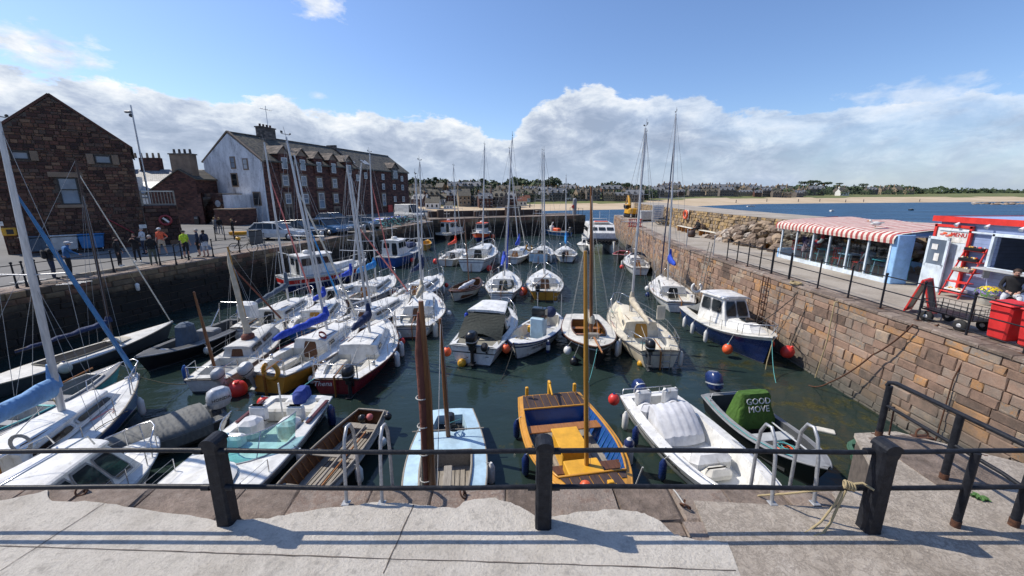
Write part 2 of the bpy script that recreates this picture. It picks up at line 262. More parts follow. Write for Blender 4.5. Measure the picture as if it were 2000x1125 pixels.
t.links.new(MIX(t, .5, RAMP(t, f, [(.3, (.42, .32, .20)), (.7, (.56, .45, .31))]), RAMP(t, g, [(.3, (.8, .8, .8)), (.7, (1.1, 1.1, 1.1))]), 'MULTIPLY'), b.inputs['Base Color']); b.inputs['Roughness'].default_value = 1
m, t, b = newmat('grass'); v = geo(t); f = NOISE(t, v, .06, 8, .7); t.links.new(RAMP(t, f, [(.3, (.05, .065, .02)), (.5, (.12, .14, .04)), (.7, (.20, .18, .07))]), b.inputs['Base Color']); b.inputs['Roughness'].default_value = 1
def leaf(name, a, c):
    m, t, b = newmat(name); v = geo(t); f = NOISE(t, v, .25, 4, .6); t.links.new(RAMP(t, f, [(.35, a), (.7, c)]), b.inputs['Base Color']); b.inputs['Roughness'].default_value = .8
leaf('foliage', (.022, .042, .014), (.055, .085, .028)); leaf('foliage_dark', (.015, .03, .013), (.035, .055, .02)); leaf('leaf_green', (.05, .12, .03), (.12, .25, .06))
# water
def water(name, col, weed, s1, s2, br, st, rg=.04):
    m, t, b = newmat(name); v = geo(t)
    c = RAMP(t, NOISE(t, v if weed else VSC(t, v, (.3, 2.2, 1)), .12, 7, .7), [(.35, col), (.65, tuple(q*(1.7 if weed else 2.2) for q in col))])
    if weed:
        X, Y, Z = SEP(t, v)
        near = N(t, 'ShaderNodeMapRange'); t.links.new(MA(t, 'SUBTRACT', X, MA(t, 'MULTIPLY', Y, .35)), near.inputs[0]); near.inputs[1].default_value = -3.; near.inputs[2].default_value = 5.5; near.inputs[3].default_value = 0; near.inputs[4].default_value = .10
        k = RAMP(t, MA(t, 'ADD', NOISE(t, v, 1.3, 7, .72, .3), near.outputs[0]), [(.60, (0, 0, 0)), (.72, (1, 1, 1))])
        c = MIX(t, k, c, RAMP(t, NOISE(t, v, 11, 5, .7), [(.35, (.012, .018, .008)), (.65, (.075, .07, .022))]))
    t.links.new(c, b.inputs['Base Color']); b.inputs['Roughness'].default_value = rg; b.inputs['IOR'].default_value = 1.33
    a1 = NOISE(t, VSC(t, v, (1, 1.3, 1)), s1, 5, .6, .6); a2 = NOISE(t, VSC(t, v, (.6, 1.6, 1)), s2, 3, .5, .3); a3 = NOISE(t, v, .35, 2)
    h = MA(t, 'ADD', MA(t, 'MULTIPLY', a1, .4), a2)
    if weed: # calmer water close to the near quay
        Y = SEP(t, v)[1]; q = N(t, 'ShaderNodeMapRange'); t.links.new(MA(t, 'ADD', Y, MA(t, 'MULTIPLY', MA(t, 'SUBTRACT', a3, .5), 14)), q.inputs[0]); q.inputs[1].default_value = 13; q.inputs[2].default_value = 26; q.inputs[3].default_value = .055; q.inputs[4].default_value = 1
        h = MA(t, 'MULTIPLY', h, q.outputs[0])
    bump(t, b, h, br, st)
water('harbour_water', (.015, .026, .023), True, 4.2, 1.7, .24, 1, .015)
water('sea_water', (.018, .052, .10), False, 1.2, .45, .9, 1, .35); MT['sea_water'].node_tree.nodes['Principled BSDF'].inputs['Specular IOR Level'].default_value = .07

# ---------------------------------------------------------------- mesh builder
def tag(o, label=None, cat=None, group=None, kind=None):
    if label: o['label'] = label
    if cat: o['category'] = cat
    if group: o['group'] = group
    if kind: o['kind'] = kind
    return o
def thing(name, label, cat, loc=(0, 0, 0), rz=0, group=None):
    o = bpy.data.objects.new(name, None); COL.objects.link(o); o.location = loc; o.rotation_euler = (0, 0, rz); o.empty_display_size = .2
    return tag(o, label, cat, group)
class MB:
    def __init__(s, M=None): s.v = []; s.f = []; s.fm = []; s.fs = []; s.fa = []; s.mats = []; s.M = M; s.a = .5
    def mi(s, m):
        if m not in s.mats: s.mats.append(m)
        return s.mats.index(m)
    def add(s, vs, fs, m, smooth=False):
        k = len(s.v); i = s.mi(m)
        s.v += [s.M @ Vector(p) for p in vs] if s.M else [Vector(p) for p in vs]
        for f in fs: s.f.append([k+q for q in f]); s.fm.append(i); s.fs.append(smooth); s.fa.append(s.a)
    def quad(s, a, b, c, d, m): s.add([a, b, c, d], [(0, 1, 2, 3)], m)
    def box(s, c, d, m, rz=0, top=(1, 1), rx=0, ry=0):
        x, y, z = (q/2 for q in d); tx, ty = top
        vs = [(-x, -y, -z), (x, -y, -z), (x, y, -z), (-x, y, -z), (-x*tx, -y*ty, z), (x*tx, -y*ty, z), (x*tx, y*ty, z), (-x*tx, y*ty, z)]
        T = Matrix.Translation(c) @ Matrix.Rotation(rz, 4, 'Z') @ Matrix.Rotation(ry, 4, 'Y') @ Matrix.Rotation(rx, 4, 'X')
        s.add([T @ Vector(p) for p in vs], [(0, 3, 2, 1), (4, 5, 6, 7), (0, 1, 5, 4), (1, 2, 6, 5), (2, 3, 7, 6), (3, 0, 4, 7)], m)
    def rbox(s, c, d, m, r=.02, rz=0, rx=0, ry=0, top=(1, 1)):   # softened box: bevelled edges
        x, y, z = (q/2 for q in d); r = min(r, x*.9, y*.9, z*.9); T = Matrix.Translation(c) @ Matrix.Rotation(rz, 4, 'Z') @ Matrix.Rotation(ry, 4, 'Y') @ Matrix.Rotation(rx, 4, 'X')
        rings = []
        def ring(q, zz, k):
            a, b = x*k[0]-q, y*k[1]-q; e = r
            return [T @ Vector(p) for p in ((a, -b+e, zz), (a, b-e, zz), (a-e, b, zz), (-a+e, b, zz), (-a, b-e, zz), (-a, -b+e, zz), (-a+e, -b, zz), (a-e, -b, zz))]
        for q, zz, k in ((r, -z, (1, 1)), (0, -z+r, (1, 1)), (0, z-r, top), (r, z, top)): rings.append(ring(q, zz, k))
        s.loft(rings, m, caps=True)
    def loft(s, rings, m, closed=True, caps=False, smooth=False, cap0=None, cap1=None):
        n = len(rings[0]); vs = [p for r in rings for p in r]; fs = []
        for i in range(len(rings)-1):
            for j in range(n if closed else n-1):
                a = i*n+j; b = i*n+(j+1) % n; fs.append((a, b, b+n, a+n))
        s.add(vs, fs, m, smooth)
        if caps or cap0: s.add(rings[0], [tuple(range(n))[::-1]], m)
        if caps or cap1: s.add(rings[-1], [tuple(range(n))], m)
    def tube(s, pts, r, m, n=8, cap=True, smooth=True, r2=None, sq=1):
        pts = [Vector(p) for p in pts]; rings = []; L = len(pts); up = None
        for i, p in enumerate(pts):
            d = (pts[min(i+1, L-1)]-pts[max(i-1, 0)]).normalized()
            if d.length < .5: d = Vector((0, 0, 1))
            if up is None: up = Vector((0, 0, 1)) if abs(d.z) < .9 else Vector((0, 1, 0))
            sx = d.cross(up).normalized(); u = sx.cross(d).normalized(); up = u
            rr = r[i] if isinstance(r, (list, tuple)) else (r if r2 is None else r+(r2-r)*i/(L-1))
            rings.append([p+(sx*math.cos(a)+u*sq*math.sin(a))*rr for a in (2*math.pi*k/n for k in range(n))])
        s.loft(rings, m, caps=cap, smooth=smooth)
    def lathe(s, c, prof, m, n=14, T=None, smooth=True):
        T = T or Matrix(); c = Vector(c)
        s.loft([[c + T @ Vector((r*math.cos(a), r*math.sin(a), z)) for a in (2*math.pi*k/n for k in range(n))] for r, z in prof], m, caps=True, smooth=smooth)
    def ball(s, c, r, m, n=14, sc=(1, 1, 1)):
        k = n//2; rings = []
        for i in range(k+1):
            a = -math.pi/2+math.pi*i/k; rr = max(math.cos(a), .001)
            rings.append([Vector(c)+Vector((r*rr*math.cos(t)*sc[0], r*rr*math.sin(t)*sc[1], r*math.sin(a)*sc[2])) for t in (2*math.pi*j/n for j in range(n))])
        s.loft(rings, m, smooth=True)
    def torus(s, c, R_, r, m, T=None, n=20, k=8, a0=0, a1=2*math.pi):
        T = T or Matrix(); c = Vector(c); full = abs(a1-a0-2*math.pi) < .01; rings = []
        for i in range(n+1):
            a = a0+(a1-a0)*i/n; d = Vector((math.cos(a), math.sin(a), 0))
            rings.append([c + T @ (d*(R_+r*math.cos(b))+Vector((0, 0, r*math.sin(b)))) for b in (2*math.pi*j/k for j in range(k))])
        s.loft(rings, m, smooth=True, caps=not full)
    def prism(s, poly, z0, z1, m, m2=None):
        n = len(poly); s.add([(p[0], p[1], z0) for p in poly]+[(p[0], p[1], z1) for p in poly], [(i, (i+1) % n, n+(i+1) % n, n+i) for i in range(n)], m)
        s.add([(p[0], p[1], z1) for p in poly], [tuple(range(n))], m2 or m); s.add([(p[0], p[1], z0) for p in poly], [tuple(range(n))[::-1]], m)
    def build(s, name, parent=None, attr=False):
        me = bpy.data.meshes.new(name); me.from_pydata([tuple(p) for p in s.v], [], s.f)
        for m in s.mats: me.materials.append(MT[m])
        me.polygons.foreach_set('material_index', s.fm); me.polygons.foreach_set('use_smooth', s.fs)
        if attr: a = me.attributes.new('blk', 'FLOAT', 'FACE'); a.data.foreach_set('value', s.fa)
        me.update(); o = bpy.data.objects.new(name, me); COL.objects.link(o)
        if parent: o.parent = parent
        return o
def struct(name, mb, attr=False): return tag(mb.build(name, attr=attr), kind='structure')
def frame(O, U, V):   # matrix with local x->U, y->V, z->U x V
    U = Vector(U).normalized(); Vv = Vector(V).normalized(); n = U.cross(Vv).normalized(); Vv = n.cross(U)
    return Matrix(((U.x, Vv.x, n.x, O[0]), (U.y, Vv.y, n.y, O[1]), (U.z, Vv.z, n.z, O[2]), (0, 0, 0, 1)))
def text(mb, s, size, M, m, ex=.004, shear=0):
    cu = bpy.data.curves.new('t', 'FONT'); cu.body = s; cu.size = size; cu.align_x = 'CENTER'; cu.align_y = 'CENTER'; cu.extrude = ex; cu.resolution_u = 2; cu.shear = shear
    o = bpy.data.objects.new('t', cu); COL.objects.link(o); dg = bpy.context.evaluated_depsgraph_get(); e = o.evaluated_get(dg); me = e.to_mesh()
    vs = [M @ v.co for v in me.vertices]; fs = [tuple(p.vertices) for p in me.polygons]; mb.add(vs, fs, m)
    e.to_mesh_clear(); bpy.data.objects.remove(o); bpy.data.curves.remove(cu)
def blocks(mb, M, W_, H_, ch, bl, m, seed=1, gap=.012, dep=(.01, .05), inside=None, jit=.012, back=None, bow=None):
    """courses of separate stones on the local xy plane of M, faces towards +z"""
    r = random.Random(seed); keep = mb.M; f0 = bow or (lambda u: Vector((u, 0, 0)))
    def P(u, v, w): return M @ (f0(u)+Vector((0, v, w))) if bow is None else bow(u, v, w)
    y = 0
    while y < H_-.02:
        h = min(r.uniform(*ch), H_-y)
        if H_-y-h < ch[0]*.4: h = H_-y
        x = -r.uniform(0, bl[1])
        while x < W_:
            l = r.uniform(*bl)*(1.0 if r.random() > .15 else .55); x0, x1 = max(x, 0), min(x+l, W_); x += l
            if x1-x0 < .05: continue
            if inside and not inside((x0+x1)/2, y+h/2, x1-x0, h): continue
            d = r.uniform(*dep); g = gap; i_ = min(.018, h*.1)
            J = lambda: r.uniform(-jit, jit)
            o = [(x0+g, y+g), (x1-g, y+g), (x1-g, y+h-g), (x0+g, y+h-g)]
            q = [(x0+g+i_+J(), y+g+i_+J()), (x1-g-i_+J(), y+g+i_+J()), (x1-g-i_+J(), y+h-g-i_+J()), (x0+g+i_+J(), y+h-g-i_+J())]
            vs = [P(a, b_, -.03) for a, b_ in o]+[P(a, b_, d*.6+J()*.3) for a, b_ in o]+[P(a, b_, d+J()*.6+.01) for a, b_ in q]
            mb.a = r.random()
            mb.add(vs, [(0, 1, 5, 4), (1, 2, 6, 5), (2, 3, 7, 6), (3, 0, 4, 7), (4, 5, 9, 8), (5, 6, 10, 9), (6, 7, 11, 10), (7, 4, 8, 11), (8, 9, 10, 11)], m)
        y += h
    mb.a = .5
CAMP = Vector((0, 0, 3.6)); WZ = -3.0; LZ = -.4
def onpl(px, py, O, U):
    O = Vector((O[0], O[1], 0)); U = Vector((U[0], U[1], 0)).normalized(); n = Vector((-U.y, U.x, 0)); d = ray(px, py)
    t = (O-CAMP).dot(n)/d.dot(n); p = CAMP+d*t; return (p-O).dot(U), p.z, t
XL = lambda Y: -20.5+.2277*(Y-16.5)
def XR(Y): return 11.25+(0 if Y < 25 else (.14*(Y-30) if Y > 35 else .007*(Y-25)**2))
# ---------------------------------------------------------------- water
mb = MB(); mb.prism([(-30, 2), (XR(3)+1, 2), (XR(70)+2, 69.6), (12, 69.2), (-12, 59.2)], WZ-.6, WZ, 'harbour_water'); struct('water', mb)
mb = MB(); mb.quad((-4000, -3000, WZ-.02), (6000, -3000, WZ-.02), (6000, 9000, WZ-.02), (-4000, 9000, WZ-.02), 'sea_water'); struct('sea', mb)
# ---------------------------------------------------------------- quays
mb = MB(); mb.prism([(-26, -8), (9.1, -8), (9.1, 3.2), (5.87, 5.55), (5.2, 5.5), (4.6, 4.40), (-26, 4.40)], -4, -.03, 'mortar')
mb.prism([(-26, -8), (9.1, -8), (9.1, 2.9), (-26, 2.9)], -.03, .005, 'concrete')
struct('near_quay', mb)
mb = MB(); blocks(mb, Matrix.Translation((-26, 2.75, -.05)), 30.8, 1.68, (.5, .62), (.32, 1.15), 'stone_cope', 5, gap=.005, dep=(.036, .062), jit=.03)
blocks(mb, frame((-26, 4.40, -3.6), (1, 0, 0), (0, 0, 1)) @ Matrix.Scale(-1, 4, (0, 0, 1)), 30.6, 3.5, (.3, .45), (.5, 1.1), 'stone_cope', 4)
struct('quay_edge_stones', mb, True)
mb = MB(); mb.a = .2; mb.prism([(3.5, 2.8), (9.0, 2.8), (9.0, 3.3), (5.87, 5.60), (5.2, 5.55), (4.65, 4.46), (3.9, 4.3)], -.03, .035, 'concrete_rough')
mb.prism([(5.3, 4.42), (6.3, 4.42), (6.3, 5.2), (5.9, 5.5), (5.3, 5.42)], .035, .044, 'stone_cope'); struct('landing_platform', mb, True)
mb = MB()
bd = [(-60, 985), (0, 984), (60, 972), (94, 963), (101, 986), (150, 985), (196, 986), (245, 996), (315, 1005), (370, 1012), (427, 1024), (470, 1022), (525, 1019), (575, 1008), (630, 1000), (665, 996), (700, 993), (735, 987), (785, 990), (840, 994), (892, 998), (910, 984), (935, 981), (966, 979), (990, 987), (1015, 994), (1043, 1012), (1060, 1018), (1085, 1015), (1120, 1008), (1155, 1005), (1190, 1000), (1218, 1001), (1246, 1005), (1264, 1012), (1281, 1019), (1298, 1033), (1316, 1050), (1340, 1057), (1365, 1061), (1400, 1064), (1422, 1068), (1445, 1130)]
poly = []
for i, p in enumerate(bd):
    poly.append(at(*p)+Vector((rnd.uniform(-.01, .01), rnd.uniform(-.012, .012), 0)))
    if i+1 < len(bd):
        q = bd[i+1]
        for k in (.33, .66): poly.append(at(p[0]+(q[0]-p[0])*k, p[1]+(q[1]-p[1])*k)+Vector((0, rnd.uniform(-.014, .014), 0)))
poly = [(p.x, p.y) for p in poly]+[(2.0, 1.0), (-26, 1.0), (-26, 4.0)]
mb.prism(poly, .0, .045, 'concrete')
def crack(px, w=.012, m='mortar', z=.0495, n=14):
    P = [at(*p) for p in px]; L = []
    for a, b in zip(P, P[1:]):
        for k in range(n): L.append(a.lerp(b, k/n)+Vector((rnd.uniform(-1, 1)*.004, rnd.uniform(-1, 1)*.004, 0)))
    L.append(P[-1]); d = (P[-1]-P[0]).normalized(); s_ = Vector((-d.y, d.x, 0))
    vs = []
    for p in L: ww = w*rnd.uniform(.5, 1.2)/2; vs += [(p.x-s_.x*ww, p.y-s_.y*ww, z), (p.x+s_.x*ww, p.y+s_.y*ww, z)]
    mb.add(vs, [(2*i, 2*i+1, 2*i+3, 2*i+2) for i in range(len(L)-1)], m)
crack([(808, 993), (749, 1128)], .012); crack([(210, 987), (-5, 1128)], .009); crack([(-20, 1073), (350, 1085), (700, 1097), (1100, 1110), (1436, 1122)], .012)
struct('concrete_path', mb)
mb = MB(); mb.prism([(at(1400, 1062).x, 4.15), (3.6, 4.05), (5.5, 3.9), (9, 2.9), (9, 1), (1.8, 1)], 0, .04, 'concrete_rough'); struct('worn_path', mb)
# right quay and wall
ys = [-10]+[2+i*2 for i in range(33)]+[67]
edge = [(XR(max(y, 3))+.03, y) for y in ys]
mb = MB(); mb.prism(edge+[(45, 67), (45, -10)], -4, -.004, 'paving'); struct('right_quay', mb)
def rb(u, v, w): y = 1+u; return Vector((XR(y)+.03-w-(.0 if v > 3.2 else (3.2-v)*.03), y, -3.5+v))
mb = MB(); blocks(mb, None, 65, 3.5, (.2, .36), (.26, .82), 'stone_right', 11, gap=.006, dep=(.02, .055), jit=.02, bow=rb)
vs = []
for i in range(66): vs += [rb(i, 0, 0), rb(i, 3.47, 0)]
mb.add(vs, [(2*i, 2*i+1, 2*i+3, 2*i+2) for i in range(65)], 'mortar')
def rt(u, v, w): y = 1+u; return Vector((XR(y)-.05+v, y, -.03+w))
blocks(mb, None, 65, .95, (.42, .5), (.5, 1.3), 'stone_cope', 12, gap=.008, dep=(.035, .06), jit=.015, bow=rt)
struct('harbour_wall_right', mb, True)
# left quay
mb = MB(); mb.prism([(XL(-10), -10), (XL(62)-.2, 62), (-11, 78), (-26, 110), (-90, 110), (-90, -10)][::-1], -4, LZ-.004, 'asphalt'); struct('left_quay', mb)
UL = Vector((.2277, 1, 0)).normalized(); LL = 60
def lb(u, v, w): p = Vector((XL(2), 2, 0))+UL*u; return Vector((p.x+w+.02, p.y, -3.5+v))
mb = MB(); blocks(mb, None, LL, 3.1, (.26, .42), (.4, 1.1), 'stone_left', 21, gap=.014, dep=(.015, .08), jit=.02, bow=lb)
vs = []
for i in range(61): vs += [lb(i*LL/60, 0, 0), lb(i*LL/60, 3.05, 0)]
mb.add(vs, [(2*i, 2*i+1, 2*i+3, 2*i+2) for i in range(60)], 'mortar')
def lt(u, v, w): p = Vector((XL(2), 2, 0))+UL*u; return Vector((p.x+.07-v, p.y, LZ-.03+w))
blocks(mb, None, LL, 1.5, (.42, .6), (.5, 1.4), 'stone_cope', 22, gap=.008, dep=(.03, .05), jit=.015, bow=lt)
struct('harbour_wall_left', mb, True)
# far pier across the harbour
A = Vector((-11.4, 57.8, 0)); B_ = Vector((12.2, 69.0, 0)); D = (B_-A).normalized(); Nn = Vector((-D.y, D.x, 0)); LP = (B_-A).length
mb = MB(); q = [A, B_, B_+Nn*7, A+Nn*9]; mb.prism([(p.x, p.y) for p in q], -4, -.12, 'mortar')
blocks(mb, frame(A+Vector((0, 0, -3.6)), D, (0, 0, 1)), LP, 3.4, (.35, .5), (.6, 1.4), 'stone_left', 31)
Bx = frame(B_+Vector((0, 0, -3.6)), Nn, (0, 0, 1)); blocks(mb, Bx, 7, 3.4, (.35, .5), (.6, 1.4), 'stone_left', 32)
blocks(mb, frame(A+Vector((0, 0, -.16)), D, Nn), LP, 1.6, (.7, .9), (.8, 1.6), 'stone_cope', 33, dep=(.03, .05))
struct('far_pier', mb, True)
mb = MB(); o = A+Nn*4.5; q = [o+D*1, o+D*20.5, o+D*20.5+Nn*1, o+D*1+Nn*1]; mb.prism([(p.x, p.y) for p in q], -.12, .75, 'wood_dark', 'stone_rock')
tag(mb.build('parapet_wall', attr=True), 'dark low parapet wall running along the top of the far pier', 'wall')
for i, (u, w_, h) in enumerate(((2.5, .9, 1.1), (8.2, .7, .8), (14.5, 2.6, 1.5), (19.0, .5, .7))):
    mb = MB(); p = A+Nn*3.6+D*u; mb.rbox((p.x, p.y, -.12+h/2), (w_, .8, h), 'wood_dark', .05, rz=math.atan2(D.y, D.x)); mb.box((p.x, p.y, -.1+h), (w_*.9, .85, .05), 'wood_grey', rz=math.atan2(D.y, D.x))
    tag(mb.build('fish_crate'), ['dark stack of fishing gear at the left end of the far pier', 'small dark crate left of middle on the far pier', 'long dark wooden box on the far pier behind the tall masts', 'small dark bin near the right end of the far pier'][i], 'crate')
mb = MB(); p = B_-D*1.4+Nn*1.2; mb.tube([p+Vector((0, 0, -.15)), p+Vector((0, 0, 2.3))], .34, 'grey', 10); mb.ball(p+Vector((0, 0, 2.3)), .34, 'grey', 10); mb.box(p+Vector((-.3, -.36, 1.2)), (.5, .05, .5), 'brightred', ry=.78, rz=math.atan2(D.y, D.x)); tag(mb.build('harbour_light'), 'grey pillar light with red diamond board at the harbour mouth', 'harbour light')
t_ = thing('pier_railing', 'thin railing on the seaward end of the far pier', 'railing', B_+Nn*.8)
for k in range(4):
    mb = MB(); mb.tube([(-k*.9*D.x*0+Nn.x*k*1.3, Nn.y*k*1.3, -.15), (Nn.x*k*1.3, Nn.y*k*1.3, .95)], .03, 'rail', 6); mb.build('post', t_)
mb = MB(); [mb.tube([(0, 0, z), Nn*3.9+Vector((0, 0, z))], .02, 'rail', 6) for z in (.45, .9)]; mb.build('rail', t_)

# ---------------------------------------------------------------- land behind
SH = [(-900, 60), (-200, 90), (-60, 115), (-27, 127), (0, 145), (48, 165), (95, 205), (137, 235), (200, 255), (284, 275), (370, 300), (600, 330), (1200, 360), (3000, 380)]
def ysh(x):
    for (a, b), (c, d) in zip(SH, SH[1:]):
        if x <= c: return b+(d-b)*max(0, (x-a))/(c-a)
    return SH[-1][1]
def sm(a, b, x): x = max(0, min(1, (x-a)/(b-a))); return x*x*(3-2*x)
def land(x, y):
    d = y-ysh(x)
    if d < 0: return WZ+.04*d
    zt = -1.7+1.6*sm(20, 130, x)
    zz = WZ+(zt-WZ)*min(1, d/38)
    zz += .8*sm(38, 52, d)*(1+.25*noise.noise(Vector((x*.05, y*.05, 0))))
    hill = 4.0*(1-sm(10, 170, x))+1.0
    zz += hill*sm(60, 200, d)
    return zz
mb = MB(); xs = sorted(set([-900, -500, -300]+[-200+10*i for i in range(76)]+[600, 750, 950, 1300, 1800, 3000])); ds = [-20, -6, 0, 4, 12, 22, 32, 38, 42, 46, 50, 54, 60, 75, 95, 120, 150, 180, 210, 240, 300, 500, 1200, 4000]
vs = [(x, ysh(x)+d, land(x, ysh(x)+d)) for x in xs for d in ds]; n = len(ds)
for i in range(len(xs)-1):
    for j in range(n-1):
        a = i*n+j; mm = 'sand' if ds[j+1] <= 38+3*noise.noise(Vector((xs[i]*.03, 0, 0))) else 'grass'
        mb.add([vs[a], vs[a+n], vs[a+n+1], vs[a+1]], [(0, 1, 2, 3)], mm)
struct('terrain', mb)
# woods on the ridge: clumped leaf-sized faces
def crown(mb, c, r, h, m, n, rr, s=.16):
    for _ in range(n):
        a = rr.uniform(0, 6.283); e = rr.uniform(-.35, 1); k = rr.uniform(.55, 1)**.5
        d = Vector((math.cos(a)*math.sqrt(max(0, 1-e*e)), math.sin(a)*math.sqrt(max(0, 1-e*e)), e)); p = Vector(c)+Vector((d.x*r*k, d.y*r*k, d.z*h*k))
        p += Vector((noise.noise(p*.7), noise.noise(p*.7+Vector((9, 0, 0))), noise.noise(p*.7+Vector((0, 9, 0)))))*r*.25
        u = Vector((rr.uniform(-1, 1), rr.uniform(-1, 1), rr.uniform(-1, 1))).normalized(); w = u.orthogonal().normalized(); sz = r*s*rr.uniform(.7, 1.5)
        mb.add([p-u*sz, p+w*sz, p+u*sz, p-w*sz*.8], [(0, 1, 2, 3)], m)
rr = random.Random(5); mb = MB()
RID = [(700, 352, 260), (800, 349, 270), (850, 344, 280), (900, 351, 290), (960, 349, 300), (1000, 345, 310), (1060, 352, 320), (1130, 362, 330), (1190, 357, 340), (1240, 360, 350), (1300, 371, 380), (1400, 371, 420), (1500, 369, 430), (1560, 360, 440), (1650, 360, 450), (1740, 363, 480), (1830, 364, 520), (1900, 369, 620), (2000, 372, 700), (2100, 373, 800)]
for k in range(420):
    px = rr.uniform(700, 1330) if k % 2 else rr.uniform(1200, 2080)
    for (a, b, c), (d, e, f) in zip(RID, RID[1:]):
        if a <= px <= d: s_ = (px-a)/(d-a); ty = b+(e-b)*s_; Y = c+(f-c)*s_; break
    Y += rr.uniform(-25, 15); p = atY(px, ty+rr.uniform(-.5, 14), Y); g = land(p.x, Y); r = rr.uniform(4, 8)*Y/330
    top = p.z; r2 = max(3, min(r*.8, (top-g)*.5)); crown(mb, (p.x, Y, top-r2), r, r2, 'foliage' if rr.random() > .45 else 'foliage_dark', 70, rr, .17)
    if top-2*r2 > g: crown(mb, (p.x, Y+2, (g+top-r2)/2), r*.9, max(2, (top-r2-g)/2), 'foliage_dark', 40, rr, .2)
tag(mb.build('woodland'), 'dark green wood along the ridge behind the town', 'woodland', kind='stuff')
def tree(px, top, Y, r, label, flat=1.0, n=420):
    p = atY(px, top, Y); g = land(p.x, Y); t = thing('tree', label, 'tree', (p.x, Y, g), group='single trees rising above the town'); H = p.z-g
    m = MB(); m.tube([(0, 0, -.3), (r*.05, 0, H*.4), (0, 0, H-r*flat)], [r*.11, r*.08, r*.04], 'wood_dark', 7)
    for k in range(6): a = k*1.05; m.tube([(0, 0, H*.45+k*.2), (math.cos(a)*r*.55, math.sin(a)*r*.55, H-r*flat*.9)], [r*.05, r*.02], 'wood_dark', 5)
    m.build('trunk', t); m = MB(); q = random.Random(int(px))
    for k in range(7):
        a = k*.9; crown(m, (math.cos(a)*r*.5, math.sin(a)*r*.5, H-r*flat*(.75+.3*q.random())), r*.55, r*.42*flat, 'foliage_dark' if k % 3 else 'foliage', n//7, q, .16)
    m.build('crown', t)
for a in ((1078, 340, 250, 6, 'round tree above the roofs, just left of the tallest pair of central masts'), (1262, 361, 230, 6.5, 'broad dark tree standing right of the yellow digger arm'), (1225, 352, 235, 3, 'small round tree between the harbour mouth and the digger'),
          (1572, 352, 400, 5, 'tall pine on the skyline, leftmost of the pines right of the towered house', .55), (1590, 350, 400, 6, 'tallest skyline pine right of the towered house', .55), (1612, 353, 400, 6, 'spreading pine right of the tallest skyline pine', .5), (1640, 356, 400, 3, 'slim lone pine with a flat top on the skyline', .5), (1688, 356, 410, 4, 'forked pine on the skyline above the far grey houses', .8), (940, 356, 210, 5, 'dark tree between the town roofs left of the white sailing mast')): tree(*a)
# ---------------------------------------------------------------- town
def house_proto(W_, Dp, Hh, Rf, wall, roof, wins, chim=2, dorm=0, dark='glass_dark', tower=False):
    t = bpy.data.objects.new('house', None); COL.objects.link(t); m = MB()
    m.box((0, 0, Hh/2-1.0), (W_, Dp, Hh+2), wall); m.add([(-W_/2, -Dp/2, Hh), (-W_/2, Dp/2, Hh), (-W_/2, 0, Hh+Rf)], [(0, 1, 2)], wall); m.add([(W_/2, -Dp/2, Hh), (W_/2, Dp/2, Hh), (W_/2, 0, Hh+Rf)], [(0, 2, 1)], wall)
    m.build('wall', t); m = MB(); e = .3
    for s_ in (-1, 1): m.add([(-W_/2-e, s_*(Dp/2+e), Hh-.25), (W_/2+e, s_*(Dp/2+e), Hh-.25), (W_/2+e, 0, Hh+Rf+.06), (-W_/2-e, 0, Hh+Rf+.06), (-W_/2-e, s_*(Dp/2+e), Hh-.05), (W_/2+e, s_*(Dp/2+e), Hh-.05), (W_/2+e, 0, Hh+Rf+.25), (-W_/2-e, 0, Hh+Rf+.25)], [(0, 1, 2, 3), (4, 5, 6, 7), (0, 1, 5, 4), (1, 2, 6, 5), (0, 3, 7, 4)], roof)
    rf = m.build('roof', t)
    for k in range(chim):
        m = MB(); x = (-W_/2+.5) if k == 0 else (W_/2-.5 if k == 1 else 0); m.box((x, 0, Hh+Rf+.6), (.9, 1.4, 2.0), wall)
        for q in (-.4, 0, .4): m.tube([(x, q, Hh+Rf+1.6), (x, q, Hh+Rf+2.2)], .13, 'ochre', 6)
        m.build('chimney', rf)
    rows = max(1, int(Hh/2.9))
    for r_ in range(rows):
        for k in range(wins):
            m = MB(); x = -W_/2+W_*(k+.5)/wins; m.box((x, -Dp/2-.02, 1.6+r_*2.8), (1.0, .08, 1.5), dark); m.box((x, -Dp/2-.05, .8+r_*2.8), (1.3, .2, .15), 'offwhite'); m.build('window', t)
    for k in range(dorm):
        m = MB(); x = -W_/2+W_*(k+.5)/dorm; y = -Dp/2+.5; m.box((x, y+.5, Hh+.7), (1.5, 1.8, 1.7), wall); m.box((x, y-.43, Hh+.8), (.8, .06, 1.1), dark)
        m.add([(x-.95, y-.6, Hh+1.5), (x+.95, y-.6, Hh+1.5), (x, y-.6, Hh+2.5), (x-.95, y+2, Hh+1.5), (x+.95, y+2, Hh+1.5), (x, y+2, Hh+2.5)], [(0, 1, 2), (0, 2, 5, 3), (1, 4, 5, 2)], roof); m.build('dormer', t)
    if tower:
        m = MB(); m.box((W_*.3, 0, Hh*.75), (4, 4, Hh*1.5+2), wall); m.box((W_*.3, 0, Hh*1.5+1.2), (4.4, 4.4, .5), 'quoin'); m.box((W_*.3, 0, Hh*1.5+1.9), (2.6, 2.6, 1.2), wall, top=(.6, .6)); m.build('tower', t)
    return t
bricks('sandstone', [(0, (.16, .12, .08)), (.5, (.28, .22, .15)), (1, (.38, .30, .21))], (.22, .18, .13), .5, .25)
